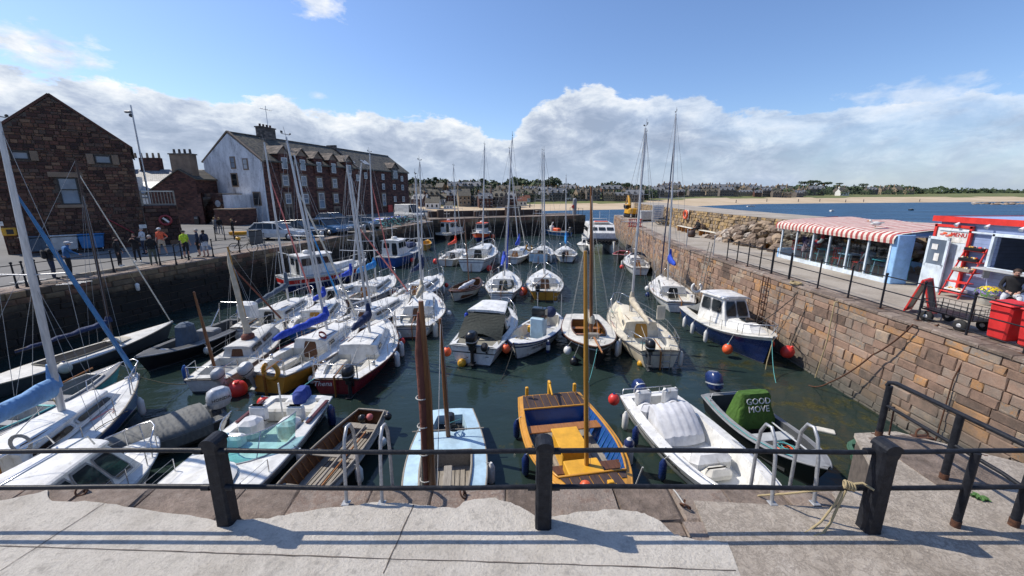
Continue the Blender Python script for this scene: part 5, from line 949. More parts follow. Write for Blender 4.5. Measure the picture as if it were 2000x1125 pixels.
# ---------------------------------------------------------------- people
def person(lab, pos, rz, H=1.72, top='cloth_black', legs='cloth_navy', sleeve=None, shorts=False, shoe='cloth_black', hair='hair_brown', pose='stand', hat=None, bag=None, skirt=False, glasses=False, group=None, z=None):
    S = H/1.75; J = {}
    J['pel'] = (0, 0, .96); J['sp'] = (0, 0, 1.14); J['ch'] = (0, 0, 1.34); J['nk'] = (0, -.01, 1.49); J['hd'] = (0, -.02, 1.60); J['tp'] = (0, -.01, 1.71)
    for s_, n in ((-1, 'l'), (1, 'r')):
        J['sh'+n] = (s_*.18, 0, 1.42); J['el'+n] = (s_*.24, .02, 1.15); J['wr'+n] = (s_*.25, -.08, .92); J['hn'+n] = (s_*.25, -.11, .84)
        J['hp'+n] = (s_*.10, 0, .90); J['kn'+n] = (s_*.11, -.02, .50); J['an'+n] = (s_*.12, .02, .09); J['to'+n] = (s_*.14, -.15, .045)
    def mv(d): J.update(d)
    if pose == 'stride': mv({'knl': (-.13, -.14, .52), 'anl': (-.2, -.22, .10), 'tol': (-.2, -.38, .045), 'knr': (.12, .06, .50), 'anr': (.16, .26, .12), 'tor': (.17, .13, .045)})
    if pose == 'photo': mv({'elr': (.26, -.12, 1.22), 'wrr': (.1, -.3, 1.42), 'hnr': (.06, -.34, 1.48), 'ell': (-.26, -.12, 1.22), 'wrl': (-.1, -.3, 1.42), 'hnl': (-.05, -.34, 1.48)})
    if pose == 'akimbo': mv({'elr': (.38, .05, 1.16), 'wrr': (.2, -.06, 1.02), 'hnr': (.14, -.1, 1.02), 'knl': (-.16, -.03, .5), 'anl': (-.22, .0, .09), 'tol': (-.26, -.16, .045), 'knr': (.16, -.03, .5), 'anr': (.22, 0, .09), 'tor': (.26, -.16, .045)})
    if pose == 'lean': mv({'ell': (-.26, -.16, 1.2), 'wrl': (-.2, -.36, 1.06), 'hnl': (-.18, -.43, 1.05), 'elr': (.26, -.16, 1.2), 'wrr': (.2, -.36, 1.06), 'hnr': (.18, -.43, 1.05), 'ch': (0, -.05, 1.33), 'nk': (0, -.1, 1.47), 'hd': (0, -.13, 1.57), 'tp': (0, -.13, 1.68)})
    if pose == 'fold': mv({'ell': (-.25, -.02, 1.18), 'wrl': (.02, -.2, 1.2), 'hnl': (.1, -.2, 1.2), 'elr': (.25, -.02, 1.18), 'wrr': (-.02, -.22, 1.16), 'hnr': (-.1, -.21, 1.16)})
    if pose == 'sit':
        mv({'pel': (0, 0, .55), 'sp': (0, -.01, .74), 'ch': (0, -.04, .94), 'nk': (0, -.08, 1.09), 'hd': (0, -.12, 1.19), 'tp': (0, -.12, 1.3)})
        for s_, n in ((-1, 'l'), (1, 'r')): mv({'sh'+n: (s_*.19, -.03, 1.02), 'el'+n: (s_*.26, -.1, .78), 'wr'+n: (s_*.14, -.32, .68), 'hn'+n: (s_*.08, -.38, .66), 'hp'+n: (s_*.10, -.04, .53), 'kn'+n: (s_*.16, -.46, .52), 'an'+n: (s_*.15, -.44, .10), 'to'+n: (s_*.17, -.6, .045)})
    names = list(J); idx = {n: i for i, n in enumerate(names)}
    E_ = [('pel', 'sp'), ('sp', 'ch'), ('ch', 'nk'), ('nk', 'hd'), ('hd', 'tp')]
    for n in 'lr': E_ += [('ch', 'sh'+n), ('sh'+n, 'el'+n), ('el'+n, 'wr'+n), ('wr'+n, 'hn'+n), ('pel', 'hp'+n), ('hp'+n, 'kn'+n), ('kn'+n, 'an'+n), ('an'+n, 'to'+n)]
    RD = {'pel': (.155, .115), 'sp': (.14, .10), 'ch': (.17, .115), 'nk': (.055, .055), 'hd': (.082, .10), 'tp': (.06, .075), 'sh': (.075, .07), 'el': (.05, .05), 'wr': (.035, .03), 'hn': (.042, .022), 'hp': (.10, .10), 'kn': (.065, .065), 'an': (.045, .045), 'to': (.045, .03)}
    me = bpy.data.meshes.new('p'); me.from_pydata([J[n] for n in names], [(idx[a], idx[b]) for a, b in E_], []); o = bpy.data.objects.new('p', me); COL.objects.link(o)
    md = o.modifiers.new('s', 'SKIN'); md.use_smooth_shade = True; sb = o.modifiers.new('b', 'SUBSURF'); sb.levels = 1; sb.render_levels = 1
    for i, n in enumerate(names): k = n if n in RD else n[:-1]; sv = me.skin_vertices[0].data[i]; sv.radius = RD[k]; sv.use_root = (n == 'pel')
    dg = bpy.context.evaluated_depsgraph_get(); e = o.evaluated_get(dg); m2 = e.to_mesh(); vs = [v.co.copy() for v in m2.vertices]; fs = [tuple(p.vertices) for p in m2.polygons]; e.to_mesh_clear(); bpy.data.objects.remove(o); bpy.data.meshes.remove(me)
    segs = [(a, b, Vector(J[a]), Vector(J[b])) for a, b in E_]; b_ = MB()
    sleeve = sleeve or top
    reg = {}
    for a, b, _, _ in segs:
        k = a[:2]+b[:2]
        reg[(a, b)] = 'skin' if (a in ('nk', 'hd') or k == 'wrhn') else (sleeve if k in ('elwr',) else (top if (a in ('pel', 'sp', 'ch') and b in ('sp', 'ch', 'nk')) or k in ('chsh', 'shel') else (legs if k in ('pehp', 'hpkn') else (('skin' if shorts else legs) if k == 'knan' else shoe))))
    for f in fs:
        c = sum((vs[i] for i in f), Vector())/len(f); bd_ = 9; bk = None
        for a, b, A_, B2 in segs:
            d = B2-A_; t_ = max(0, min(1, (c-A_).dot(d)/d.dot(d))); q = (c-A_-d*t_).length-.3*RD[a if a in RD else a[:-1]][0]
            if q < bd_: bd_ = q; bk = (a, b)
        b_.add([vs[i] for i in f], [tuple(range(len(f)))], reg[bk], True)
    # weld faces back into one surface
    key = {}; nv = []; mp = []
    for v in b_.v:
        k = (round(v.x, 5), round(v.y, 5), round(v.z, 5))
        if k not in key: key[k] = len(nv); nv.append(v)
        mp.append(key[k])
    b_.v = nv; b_.f = [[mp[i] for i in f] for f in b_.f]
    for s_, n in ((-1, 'l'), (1, 'r')):
        w = Vector(J['wr'+n]); h = Vector(J['hn'+n]); d = (h-w).normalized(); sd_ = d.cross(Vector((0, 0, 1)));  sd_ = (sd_ if sd_.length > .2 else Vector((0, 1, 0))).normalized(); up = sd_.cross(d).normalized()
        for k in range(4): l = (.068, .08, .075, .058)[k]; p0 = h+sd_*(-.024+.016*k)+d*.01; b_.tube([p0, p0+d*l*.55-up*.008, p0+d*l*.85-up*.03], [.0095, .0085, .006], 'skin', 6)
        b_.tube([h-sd_*.035-d*.02, h-sd_*.055+d*.02, h-sd_*.05+d*.045], [.011, .009, .007], 'skin', 6)
    hd = Vector(J['hd']); b_.ball(hd+Vector((0, -.1, -.005)), .018, 'skin', 6, (.8, 1, 1.3)); b_.ball(hd+Vector((-.082, 0, -.01)), .022, 'skin', 6, (.4, 1, 1.4)); b_.ball(hd+Vector((.082, 0, -.01)), .022, 'skin', 6, (.4, 1, 1.4))
    for s_ in (-1, 1): b_.ball(hd+Vector((s_*.032, -.088, .022)), .009, 'black', 6)
    b_.tube([hd+Vector((-.022, -.09, -.048)), hd+Vector((.022, -.09, -.048))], .006, 'dullred', 5)
    t = thing('person', lab, 'person', pos, rz, group); t.scale = (S, S, S); b_.build('body', t)
    m = MB(); m.ball(hd+Vector((0, .035, .06)), .1, hair, 12, (.95, 1.0, .85)); 
    if hair != 'hair_grey' and not hat and pose != 'sit' and top != 'cloth_orange': m.ball(hd+Vector((0, .07, -.06)), .06, hair, 8, (1.1, .7, 1.6))
    m.build('hair', t)
    if hat: m = MB(); m.ball(hd+Vector((0, .01, .075)), .115, hat, 12, (.95, 1.05, .62)); m.rbox(hd+Vector((0, -.13, .065)), (.16, .12, .012), hat, .004); m.build('cap', t)
    if skirt or shorts:
        m = MB(); y0 = J['pel'];
        if pose != 'sit':
            m.loft([[Vector((y0[0]+w_*math.cos(a), y0[1]+w_*.72*math.sin(a), z_)) for a in [k*math.pi/6 for k in range(12)]] for z_, w_ in ((1.04, .155), (.9, .185), (.72, .20))], legs, smooth=True); m.build('shorts', t)
    m = MB(); m.loft([[Vector((J['sp'][0]*.5+w_*math.cos(a), J['sp'][1]*.5+w_*.66*math.sin(a), z_)) for a in [k*math.pi/6 for k in range(12)]] for z_, w_ in ((J['pel'][2]-.02, .178), (J['pel'][2]+.1, .172), (J['pel'][2]+.24, .175))], top, smooth=True); m.build('jacket_hem', t)
    if bag: m = MB(); m.rbox((0, .17, J['ch'][2]-.1), (.3, .16, .42), bag, .05); m.build('backpack', t)
    if glasses:
        m = MB(); [m.torus(hd+Vector((s_*.034, -.1, .022)), .024, .004, 'black', Matrix.Rotation(R(90), 4, 'X'), 12, 5) for s_ in (-1, 1)]; m.tube([hd+Vector((-.012, -.104, .024)), hd+Vector((.012, -.104, .024))], .003, 'black', 4); m.build('glasses', t)
        m = MB(); m.ball(hd+Vector((0, -.045, -.07)), .062, hair, 10, (1, .9, .65)); m.build('beard', t)
    return t
def P(px, py): return at(px, py, LZ)
person('person in dark jacket with backpack leaning on the left railing', P(108, 546), R(150), 1.72, 'cloth_black', 'cloth_navy', hair='hair_grey', pose='lean', bag='cloth_black')
person('person in blue jacket and white cap leaning on the left railing', P(140, 540), R(150), 1.74, 'cloth_blue', 'cloth_black', hair='hair_grey', hat='cloth_light', pose='lean')
person('person in black with white shoes standing between two masts', P(236, 521), R(110), 1.62, 'cloth_black', 'cloth_black', shoe='white', hair='hair_brown')
person('person in black photographing with raised arms', P(271, 512), R(25), 1.66, 'cloth_black', 'cloth_black', shoe='white', hair='hair_brown', pose='photo')
person('person in pale hooded top standing behind the others', P(285, 497), R(-20), 1.74, 'cloth_light', 'cloth_navy', hair='hair_grey', pose='fold')
person('grey haired person in black jacket and green trousers', P(302, 518), R(45), 1.7, 'cloth_black', 'cloth_green', hair='hair_grey', bag='cloth_black')
person('person in orange shirt and pale shorts with cap standing by the life ring', P(320, 498), R(10), 1.78, 'cloth_orange', 'cloth_beige', sleeve='skin', shorts=True, shoe='cloth_light', hair='hair_grey', hat='cloth_light', pose='akimbo')
person('person in yellow high visibility vest and dark shorts', P(366, 504), R(70), 1.72, 'cloth_hivis', 'cloth_black', sleeve='skin', shorts=True, hair='hair_brown', hat='cloth_black')
person('bald person in dark top and black shorts facing the vest wearer', P(391, 501), R(-60), 1.76, 'cloth_navy', 'cloth_black', shorts=True, hair='hair_grey')
person('person in dark jacket and pale shorts seen from behind', P(404, 502), R(-110), 1.72, 'cloth_navy', 'cloth_light', shorts=True, hair='hair_brown', bag='cloth_navy')
person('distant person in grey coat, leftmost of the pair by the stairs', P(423, 458), R(160), 1.66, 'cloth_grey', 'cloth_grey', hair='hair_blond')
person('distant person in black coat beside the one in grey by the stairs', P(432, 458), R(200), 1.66, 'cloth_black', 'cloth_grey', hair='hair_blond')
person('distant person in black with bare legs near the yellow dinghy', P(457, 464), R(120), 1.68, 'cloth_black', 'cloth_black', shorts=True, hair='hair_blond', pose='photo')
person('bearded person in glasses and black jacket sitting by the serving hatch', (15.2, 12.1, 0.0), R(-48), 1.8, 'cloth_black', 'cloth_light', sleeve='cloth_black', hair='hair_brown', pose='sit', glasses=True)
person('person in pink seated behind the far cafe glass', (15.75, 22.0, 0), R(60), 1.66, 'cloth_pink', 'cloth_navy', hair='hair_brown', pose='sit')
person('blond person in grey seated behind the near cafe glass', (15.8, 17.9, 0), R(170), 1.66, 'cloth_grey', 'cloth_navy', hair='hair_blond', pose='sit')
person('person in dark clothes standing inside the cafe doorway', (16.3, 17.0, 0), R(20), 1.7, 'cloth_black', 'cloth_black', hair='hair_brown')
person('person in black sitting on the dark bench by the breakwater', (16.1, 35.7, 0), R(-75), 1.7, 'cloth_black', 'cloth_black', hair='hair_brown', pose='sit')
t = thing('stool', 'low dark seat under the bearded person by the hatch', 'stool', (15.2, 12.15, 0)); mb = MB(); mb.rbox((0, 0, .42), (.42, .42, .05), 'wood_dark', .01); mb.build('seat', t)
for a, b in ((-1, -1), (1, -1), (1, 1), (-1, 1)): mb = MB(); mb.tube([(a*.18, b*.18, 0), (a*.16, b*.16, .41)], .02, 'wood_dark', 6); mb.build('leg', t)
# ---------------------------------------------------------------- left quay: rails, bicycle, cars
def lrail(ps, lab, hs=(1.0, .6, .2)):
    t = thing('quay_railing', lab, 'railing', ps[0])
    P0 = ps[0]
    for p in ps: m = MB(); q = p-P0; m.tube([q, q+Vector((0, 0, .25)), q+Vector((0, 0, 1.05))], [.06, .035, .03], 'rail', 8); m.ball(q+Vector((0, 0, 1.1)), .055, 'rail', 8); m.build('post', t)
    for h in hs: m = MB(); m.tube([p-P0+Vector((0, 0, h)) for p in ps], .018, 'rail', 6); m.build('rail', t)
def LP_(Y, off=.55): return Vector((XL(Y)-off, Y, LZ))
lrail([LP_(y) for y in (9, 12, 15, 16.9)]+[LP_(17.2)], 'black railing with ball topped posts at the far left quay edge'); lrail([LP_(y) for y in (17.6, 20.4, 22.6, 24.2)], 'black railing with ball topped posts before the group of people')
lrail([P(345, 518), P(356, 506)], 'short return of black railing behind the person in orange', (1.0, .6)); lrail([P(422, 470), P(440, 469), P(458, 468), P(490, 472)], 'low black barrier on the quay before the stairs', (1.0, .15)); lrail([LP_(25.5, .3), LP_(27.4, .3), LP_(29.5, .3)], 'plain black rail on the quay edge beside the bicycle', (1.0, .5))
t = thing('bicycle', 'black bicycle with a yellow helmet on its saddle leaning by the quay edge', 'bicycle', (P(475, 494)+Vector((0, .1, 0))), R(22))
for x in (-.52, .52): m = MB(); m.torus((x, 0, .34), .32, .022, 'tyre', Matrix.Rotation(R(90), 4, 'X'), 24, 6); [m.tube([(x, 0, .34), (x+.31*math.cos(a), 0, .34+.31*math.sin(a))], .004, 'steel', 3) for a in [k*.628 for k in range(10)]]; m.build('wheel', t)
m = MB(); 
for a, b in (((-.52, 0, .34), (-.12, 0, .30)), ((-.12, 0, .3), (.38, 0, .72)), ((-.12, 0, .3), (-.2, 0, .82)), ((-.2, 0, .78), (.37, 0, .80)), ((-.52, 0, .34), (-.2, 0, .76)), ((.52, 0, .34), (.36, 0, .92))): m.tube([a, b], .018, 'black', 6)
m.build('frame', t); m = MB(); m.rbox((-.21, 0, .86), (.26, .13, .06), 'black', .02); m.build('saddle', t); m = MB(); m.tube([(.3, -.28, .98), (.36, 0, .95), (.3, .28, .98)], .014, 'black', 6); m.build('handlebar', t)
mb = MB(); mb.ball((0, 0, .0), .14, 'yellow', 12, (1.2, .9, .8)); hl = tag(mb.build('helmet'), 'yellow cycle helmet resting on the bicycle saddle', 'helmet'); hl.location = P(475, 494)+Vector((-.2, 0, .98))
mb = MB()
for k in range(5): p = P(503+k*6, 489-k*1.2); mb.torus(p+Vector((0, 0, .02)), .35, .02, 'galv', Matrix.Rotation(.25, 4, 'Z') @ Matrix.Rotation(R(90), 4, 'X'), 12, 5, 0, math.pi)
tag(mb.build('cycle_rack'), 'low galvanised cycle rack of hoops beside the bicycle', 'cycle rack')
def car(px, py, rz, col, lab, kind='car', L=4.3):
    p = P(px, py); t = thing('parked_'+kind, lab, 'car' if kind == 'car' else 'van', p, rz, 'vehicles parked on the left quay' if kind == 'car' else None); w_ = .9
    H = [(-L/2, .45, .72), (-L/2+.06, .3, .95), (-L*.3, .28, 1.0), (L*.22, .28, .92), (L*.42, .3, .80), (L/2, .42, .62)]
    def rg(x, z0, z1, k): return [Vector((x, -w_*k, z0)), Vector((x, -w_*k*1.02, (z0+z1)/2)), Vector((x, -w_*k*.93, z1)), Vector((x, 0, z1+.03)), Vector((x, w_*k*.93, z1)), Vector((x, w_*k*1.02, (z0+z1)/2)), Vector((x, w_*k, z0)), Vector((x, 0, z0-.02))]
    m = MB(); m.loft([rg(x, a, b, .86 if i in (0, len(H)-1) else 1) for i, (x, a, b) in enumerate(H)], col, caps=True, smooth=False); m.build('body', t)
    tz = 1.48 if kind == 'car' else 2.1
    xs = (-L*.46, -L*.36, L*.02, L*.2) if kind == 'car' else (-L*.49, -L*.47, L*.18, L*.3)
    zs = (.95, tz-.08, tz, .92)
    def r2(x, z, k): return [Vector((x, -w_*k, z)), Vector((x, w_*k, z))]
    a, b, c, d = r2(xs[0], .95, .92), r2(xs[1], tz-.05, .72), r2(xs[2], tz, .74), r2(xs[3], .92, .9)
    gm = 'glass_dark'; m = MB(); m.add([*a, *b, *c, *d], [(0, 1, 3, 2), (2, 3, 5, 4), (4, 5, 7, 6), (0, 2, 4, 6), (1, 3, 5, 7)], gm); gl = m.build('glazing', t)
    m = MB(); m.add([(xs[1]-.02, -w_*.74, tz-.03), (xs[2]+.04, -w_*.76, tz+.02), (xs[2]+.04, w_*.76, tz+.02), (xs[1]-.02, w_*.74, tz-.03)], [(0, 1, 2, 3)], col)
    for s_ in (-1, 1):
        for (xa, za, ka), (xb, zb, kb) in ((((xs[0]), .95, .94), (xs[1], tz-.05, .74)), ((xs[3], .92, .92), (xs[2], tz, .76)), ((0, .95, .93), (-.05, tz, .76)), ((xs[1], tz-.02, .74), (xs[2], tz+.01, .75))): m.tube([(xa, s_*w_*ka, za), (xb, s_*w_*kb, zb)], .045, col, 5)
    if kind != 'car': m.box((-L*.16, 0, 1.5), (L*.6, w_*1.84, 1.15), col)
    m.build('roof', t)
    for x in (-L*.31, L*.31):
        for s_ in (-1, 1): m = MB(); m.lathe((x, s_*w_*.93, .33), [(.22, -.12), (.33, -.1), (.33, .1), (.22, .12)], 'tyre', 16, Matrix.Rotation(R(90), 4, 'X')); m.lathe((x, s_*w_*.95, .33), [(.05, -.13), (.2, -.11), (.2, .11), (.05, .13)], 'alloy', 12, Matrix.Rotation(R(90), 4, 'X')); m.build('wheel', t)
    for s_ in (-1, 1):
        m = MB(); m.rbox((L/2-.06, s_*.62, .68), (.12, .3, .14), 'white', .03); m.build('headlight', t); m = MB(); m.rbox((-L/2+.05, s_*.66, .82), (.08, .22, .16), 'brightred', .02); m.build('tail_light', t)
rc = R(-8)
car(545, 468, R(3), 'carsilver', 'silver hatchback nearest the bicycle on the left quay'); car(590, 462, R(-10), 'cardark', 'dark car directly behind the silver hatchback'); car(640, 458, R(-25), 'carblue', 'blue hatchback in the middle of the parked cars'); car(668, 455, R(-28), 'cardark', 'dark saloon right of the blue hatchback')
car(655, 440, R(-20), 'carblue', 'dark blue estate car parked closer to the red warehouse', L=4.6); car(708, 448, R(-28), 'cardark', 'dark car half hidden behind the masts left of the van'); car(800, 426, R(-30), 'white', 'white van near the far end of the left quay', 'van', 4.9)
t = thing('yellow_dinghy', 'small yellow dinghy lying on the quay below the stairs', 'dinghy', P(468, 460), .2); t.scale = (.6, .6, .6); mb = MB(); mb.loft([[(x, -w_, .6), (x, -w_*.6, .1), (x, w_*.6, .1), (x, w_, .6)] for x, w_ in ((-1.3, .5), (-.5, .65), (.5, .6), (1.2, .15))], 'yellow', caps=True); mb.build('hull', t)
for k, (px, py, lab) in enumerate(((371, 437, 'orange traffic cone before the red house'),)):
    p = P(px, py); mb = MB(); mb.lathe(p, [(.16, .03), (.03, .7)], 'orange', 12); mb.box(p+Vector((0, 0, .02)), (.42, .42, .04), 'orange'); mb.lathe(p, [(.115, .3), (.085, .45)], 'white', 12); tag(mb.build('traffic_cone'), lab, 'cone')
p = P(388, 438); mb = MB(); mb.rbox(p+Vector((0, 0, .5)), (.6, .6, 1.0), 'black', .05); mb.box(p+Vector((0, -.31, .8)), (.4, .02, .15), 'grey'); tag(mb.build('litter_bin'), 'black litter bin beside the foot of the stairs', 'bin')
p = P(502, 478); mb = MB(); mb.rbox(p+Vector((0, 0, .55)), (.75, .6, 1.1), 'darkgrey', .05); mb.rbox(p+Vector((0, 0, 1.13)), (.8, .65, .08), 'black', .02); tag(mb.build('litter_bin'), 'square dark litter bin right of the bicycle', 'bin')
# fish boxes, rolled nets and creels along the left quay edge
for k, (px, py, m_) in enumerate(((630, 470, 'galv'), (712, 454, 'galv'))): p = P(px, py); mb = MB(); mb.lathe(p, [(.16, 0), (.14, .5), (.18, .75), (.1, .8)], m_, 12); tag(mb.build('bollard'), ('stone grey mooring bollard before the blue hatchback', 'grey mooring bollard farther along the left quay')[k], 'bollard')
mb = MB(); q = random.Random(6)
for k in range(150):
    Y = q.uniform(45, 57); x = XL(Y)-q.uniform(.8, 3.2); mb.torus((x, Y, LZ+q.uniform(.1, .7)), q.uniform(.25, .4), .04, 'darkgrey' if q.random() > .3 else 'rope_teal', Matrix.Rotation(q.uniform(0, 3), 4, 'Z') @ Matrix.Rotation(R(90)*q.random(), 4, 'X'), 8, 4)
tag(mb.build('creels'), 'long heap of lobster creels and nets stacked on the far left quay', 'fishing gear', kind='stuff')
for k in range(9):
    Y = 43+k*1.9; mb = MB(); mb.loft([[Vector((x_, -.7, .35+.25*math.sin(a_))) for x_, a_ in ((-1.6, 0), (-.8, 1.2), (0, 1.6), (.8, 1.2), (1.6, 0))], [Vector((x_, .7, .35+.25*math.sin(a_+.3))) for x_, a_ in ((-1.6, 0), (-.8, 1.2), (0, 1.6), (.8, 1.2), (1.6, 0))]], 'canvas_white' if k % 2 else 'canvas_blue', closed=False); mb.box((0, 0, .2), (3, 1.2, .4), 'darkgrey')
    o = tag(mb.build('covered_dinghy'), f'{"white" if k % 2 else "blue"} covered dinghy ashore on the left quay, {ORD[k]} from the cars', 'dinghy', 'covered dinghies ashore beyond the cars'); o.location = (XL(Y)-5.0, Y, LZ); o.rotation_euler = (0, 0, .3)
mb = MB()
for k in range(3): mb.box((XL(19.3+k)-1.0, 19.3+k*.95, LZ+.08), (.5, .92, .14), 'wood_grey', rz=-.22)
tag(mb.build('gangplank'), 'grey boarded gangplank lying along the edge by the railing', 'gangplank')
for k in range(3):
    m_ = ('galv', 'wood_grey', 'galv')[k]; p = P(20+k*45, 555+k*2); mb = MB(); [mb.tube([p+Vector((0, i*.25, .05)), p+Vector((1.1, i*.25, .12))], .02, m_, 5) for i in range(3)]; tag(mb.build('loose_spar'), f'loose pole lying on the far left quay, {ORD[k]} from the left', 'pole')
p = at(345, 545, -1.0); mb = MB(); mb.lathe((XL(20.5)+.35, 20.5, -1.35), [(.04, 0), (.08, .04), (.09, .34), (.03, .4)], 'white', 10); mb.tube([(XL(20.5)+.3, 20.5, -.92), (XL(20.5)+.05, 20.5, LZ+.05)], .012, 'rope', 5); tag(mb.build('white_float'), 'white float hanging on the left wall below the vest wearer', 'float')
# ---------------------------------------------------------------- boats
class Boat:
    def __init__(s, name, label, short, bow, stern, zd=-2.1, L=None, B=2.2, fs=.75, fm=.7, fb=.95, tr=.6, p=2.0, q=.9, k0=.34, bands=None, deck='offwhite', inset=.32, cmax=9, opens=(), rub='wood_grey', cat=None, de=False, rake=.35, bot='darkgrey', shrink=.9, heel=0):
        a = at(*bow, zd) if len(bow) == 2 else Vector(bow); b = at(*stern, zd) if len(stern) == 2 else Vector(stern)
        d = Vector((a.x-b.x, a.y-b.y, 0)); s.L = L or d.length; s.B = B; d.normalize()
        if L: b = Vector((a.x, a.y, 0))-d*L
        c = (Vector((a.x, a.y, 0))+Vector((b.x, b.y, 0)))/2; c.z = WZ; s.short = short
        s.rz = math.atan2(d.y, d.x); s.root = thing(name, label, cat or name.replace('_', ' '), c, s.rz); s.loc = c
        s.fs, s.fm, s.fb, s.tr, s.p, s.q, s.de, s.k0 = fs, fm, fb, tr, p, q, de, k0; s.rake = rake; s.inset, s.cmax = inset, cmax
        s.T = Matrix.Translation(c) @ Matrix.Rotation(s.rz, 4, 'Z'); s.Ti = s.T.inverted()
        if heel: s.root.rotation_euler[0] = heel
        s.hull(bands or [(1, 'white')], deck, opens, rub, bot, shrink)
    def u(s, x): return max(0, min(1, (x+s.L/2)/s.L))
    def w(s, x):
        t = s.u(x); m = .42
        if s.de:
            v = abs(t-.5)*2; return max(.03, s.B/2*(1-v**s.p)**s.q)
        if t < m: f = s.tr+(1-s.tr)*math.sin(math.pi/2*t/m)
        else: v = (t-m)/(1-m); f = (1-v**s.p)**s.q
        return max(.025, s.B/2*f)
    def z(s, x):
        t = s.u(x); return s.fm+(s.fb-s.fm)*max(0, (t-.4)/.6)**2+(s.fs-s.fm)*max(0, (.4-t)/.4)**2
    def pt(s, x, zz):   # hull half breadth at height
        t = s.u(x); zs = s.z(x); k = s.k0+.75*t**3*(0 if s.de else 1)+(s.de and .5*abs(t-.5)*2 or 0); d = .35; g = max(0, (zz+d)/(zs+d))**k
        xr = x+s.rake*(zz/zs-1)*max(0, (t-.75)/.25)**1.5 if not s.de else x+s.rake*(zz/zs-1)*(1 if t > .5 else -1)*abs(t*2-1)**4
        return Vector((xr, s.w(x)*g, zz))
    def c(s, x): return max(.012, min(s.w(x)-s.inset, s.cmax))
    def hull(s, bands, deck, opens, rub, bot, shrink):
        n = 18; X = [-s.L/2+s.L*(1-(1-i/n)**1.25) for i in range(n+1)]
        for o in opens: X += [s.L*(o[0]-.5), s.L*(o[1]-.5)]
        X = sorted(set(round(x, 4) for x in X)); m = MB()
        rows = [-.32, -.1, .0]; F = [(.09, bot)]+[(f, mt) for f, mt in bands]
        def zr(x, f): return f*s.z(x)
        lv = [(-.32, None), (-.08, bot), (.06, bot)]
        for sd in (1, -1):
            fr_ = 0
            G = [[s.pt(x, zz) for x in X] for zz, _ in lv]; mats = [bot, bot]
            last = .08
            for f, mt in bands:
                steps = 3 if f-last > .4 else 1
                for q in range(1, steps+1): G.append([s.pt(x, zr(x, last+(f-last)*q/steps)) for x in X]); mats.append(mt)
                last = f
            for r_ in range(len(G)-1):
                vs = [Vector((v.x, v.y*sd, v.z)) for row in (G[r_], G[r_+1]) for v in row]; nn = len(X)
                m.add(vs, [(i, i+1, nn+i+1, nn+i) for i in range(nn-1)], mats[r_], True)
            if sd == 1: GG = G
        # transom
        for r_ in range(len(GG)-1):
            a, b = GG[r_][0], GG[r_+1][0]
            m.add([(a.x, a.y, a.z), (a.x, -a.y, a.z), (b.x, -b.y, b.z), (b.x, b.y, b.z)], [(0, 1, 2, 3)], mats[r_])
        s.h = m.build('hull', s.root)
        m = MB(); fm_ = {}
        def e(x): return Vector((x, s.w(x), s.z(x)-.005))
        def ci(x): return Vector((x, s.c(x), s.z(x)+.03))
        for i in range(len(X)-1):
            a, b = X[i], X[i+1]; mid = (a+b)/2; t = s.u(mid); op = next((o for o in opens if o[0] <= t <= o[1]), None)
            ea, eb, ca, cb = e(a), e(b), ci(a), ci(b); f_ = lambda v: Vector((v.x, -v.y, v.z))
            m.add([ea, eb, cb, ca, f_(ea), f_(eb), f_(cb), f_(ca)], [(0, 1, 2, 3), (4, 7, 6, 5)], deck, False)
            if not op: m.add([ca, cb, f_(cb), f_(ca)], [(0, 1, 2, 3)], deck)
            else:
                zf, wm, flm = op[2], op[3], op[4]; fa = Vector((a, ca.y*shrink, zf)); fb_ = Vector((b, cb.y*shrink, zf))
                m.add([ca, cb, fb_, fa, f_(ca), f_(cb), f_(fb_), f_(fa)], [(0, 1, 2, 3), (4, 7, 6, 5)], wm); m.add([fa, fb_, f_(fb_), f_(fa)], [(0, 1, 2, 3)], flm)
                for xx, q in ((a, o0) for o0 in (op[0],) if abs(s.u(a)-op[0]) < .002): m.add([ca, f_(ca), f_(fa), fa], [(0, 1, 2, 3)], wm)
                if abs(s.u(b)-op[1]) < .002: m.add([cb, f_(cb), f_(fb_), fb_], [(0, 1, 2, 3)], wm)
        s.deck = m.build('deck', s.root)
        if rub:
            m = MB(); P = [Vector((x, s.w(x)+.012, s.z(x)-.03)) for x in X]; m.tube(P, .03, rub, 6); m.tube([Vector((v.x, -v.y, v.z)) for v in P], .03, rub, 6); m.tube([P[0], Vector((P[0].x, -P[0].y, P[0].z))], .03, rub, 6); m.build('rubbing_strake', s.root)
        for o in opens:
            if len(o) > 5:
                m = MB(); Q = [x for x in X if o[0]-.001 <= s.u(x) <= o[1]+.001]; P = [ci(x)+Vector((0, 0, .03)) for x in Q]; P2 = [Vector((v.x, -v.y, v.z)) for v in P]; m.tube(P+P2[::-1]+[P[0]], .028, o[5], 6); m.build('coaming', s.root)
    def part(s, name, m, parent=None): return m.build(name, parent or s.root)
    def xf(s, t): return s.L*(t-.5)
    def box(s, name, t, y, z, d, m, r=.02, rz=0, rx=0, ry=0, top=(1, 1), par=None):
        b = MB(); b.rbox((s.xf(t), y, z), d, m, r, rz=rz, rx=rx, ry=ry, top=top); return b.build(name, par or s.root)
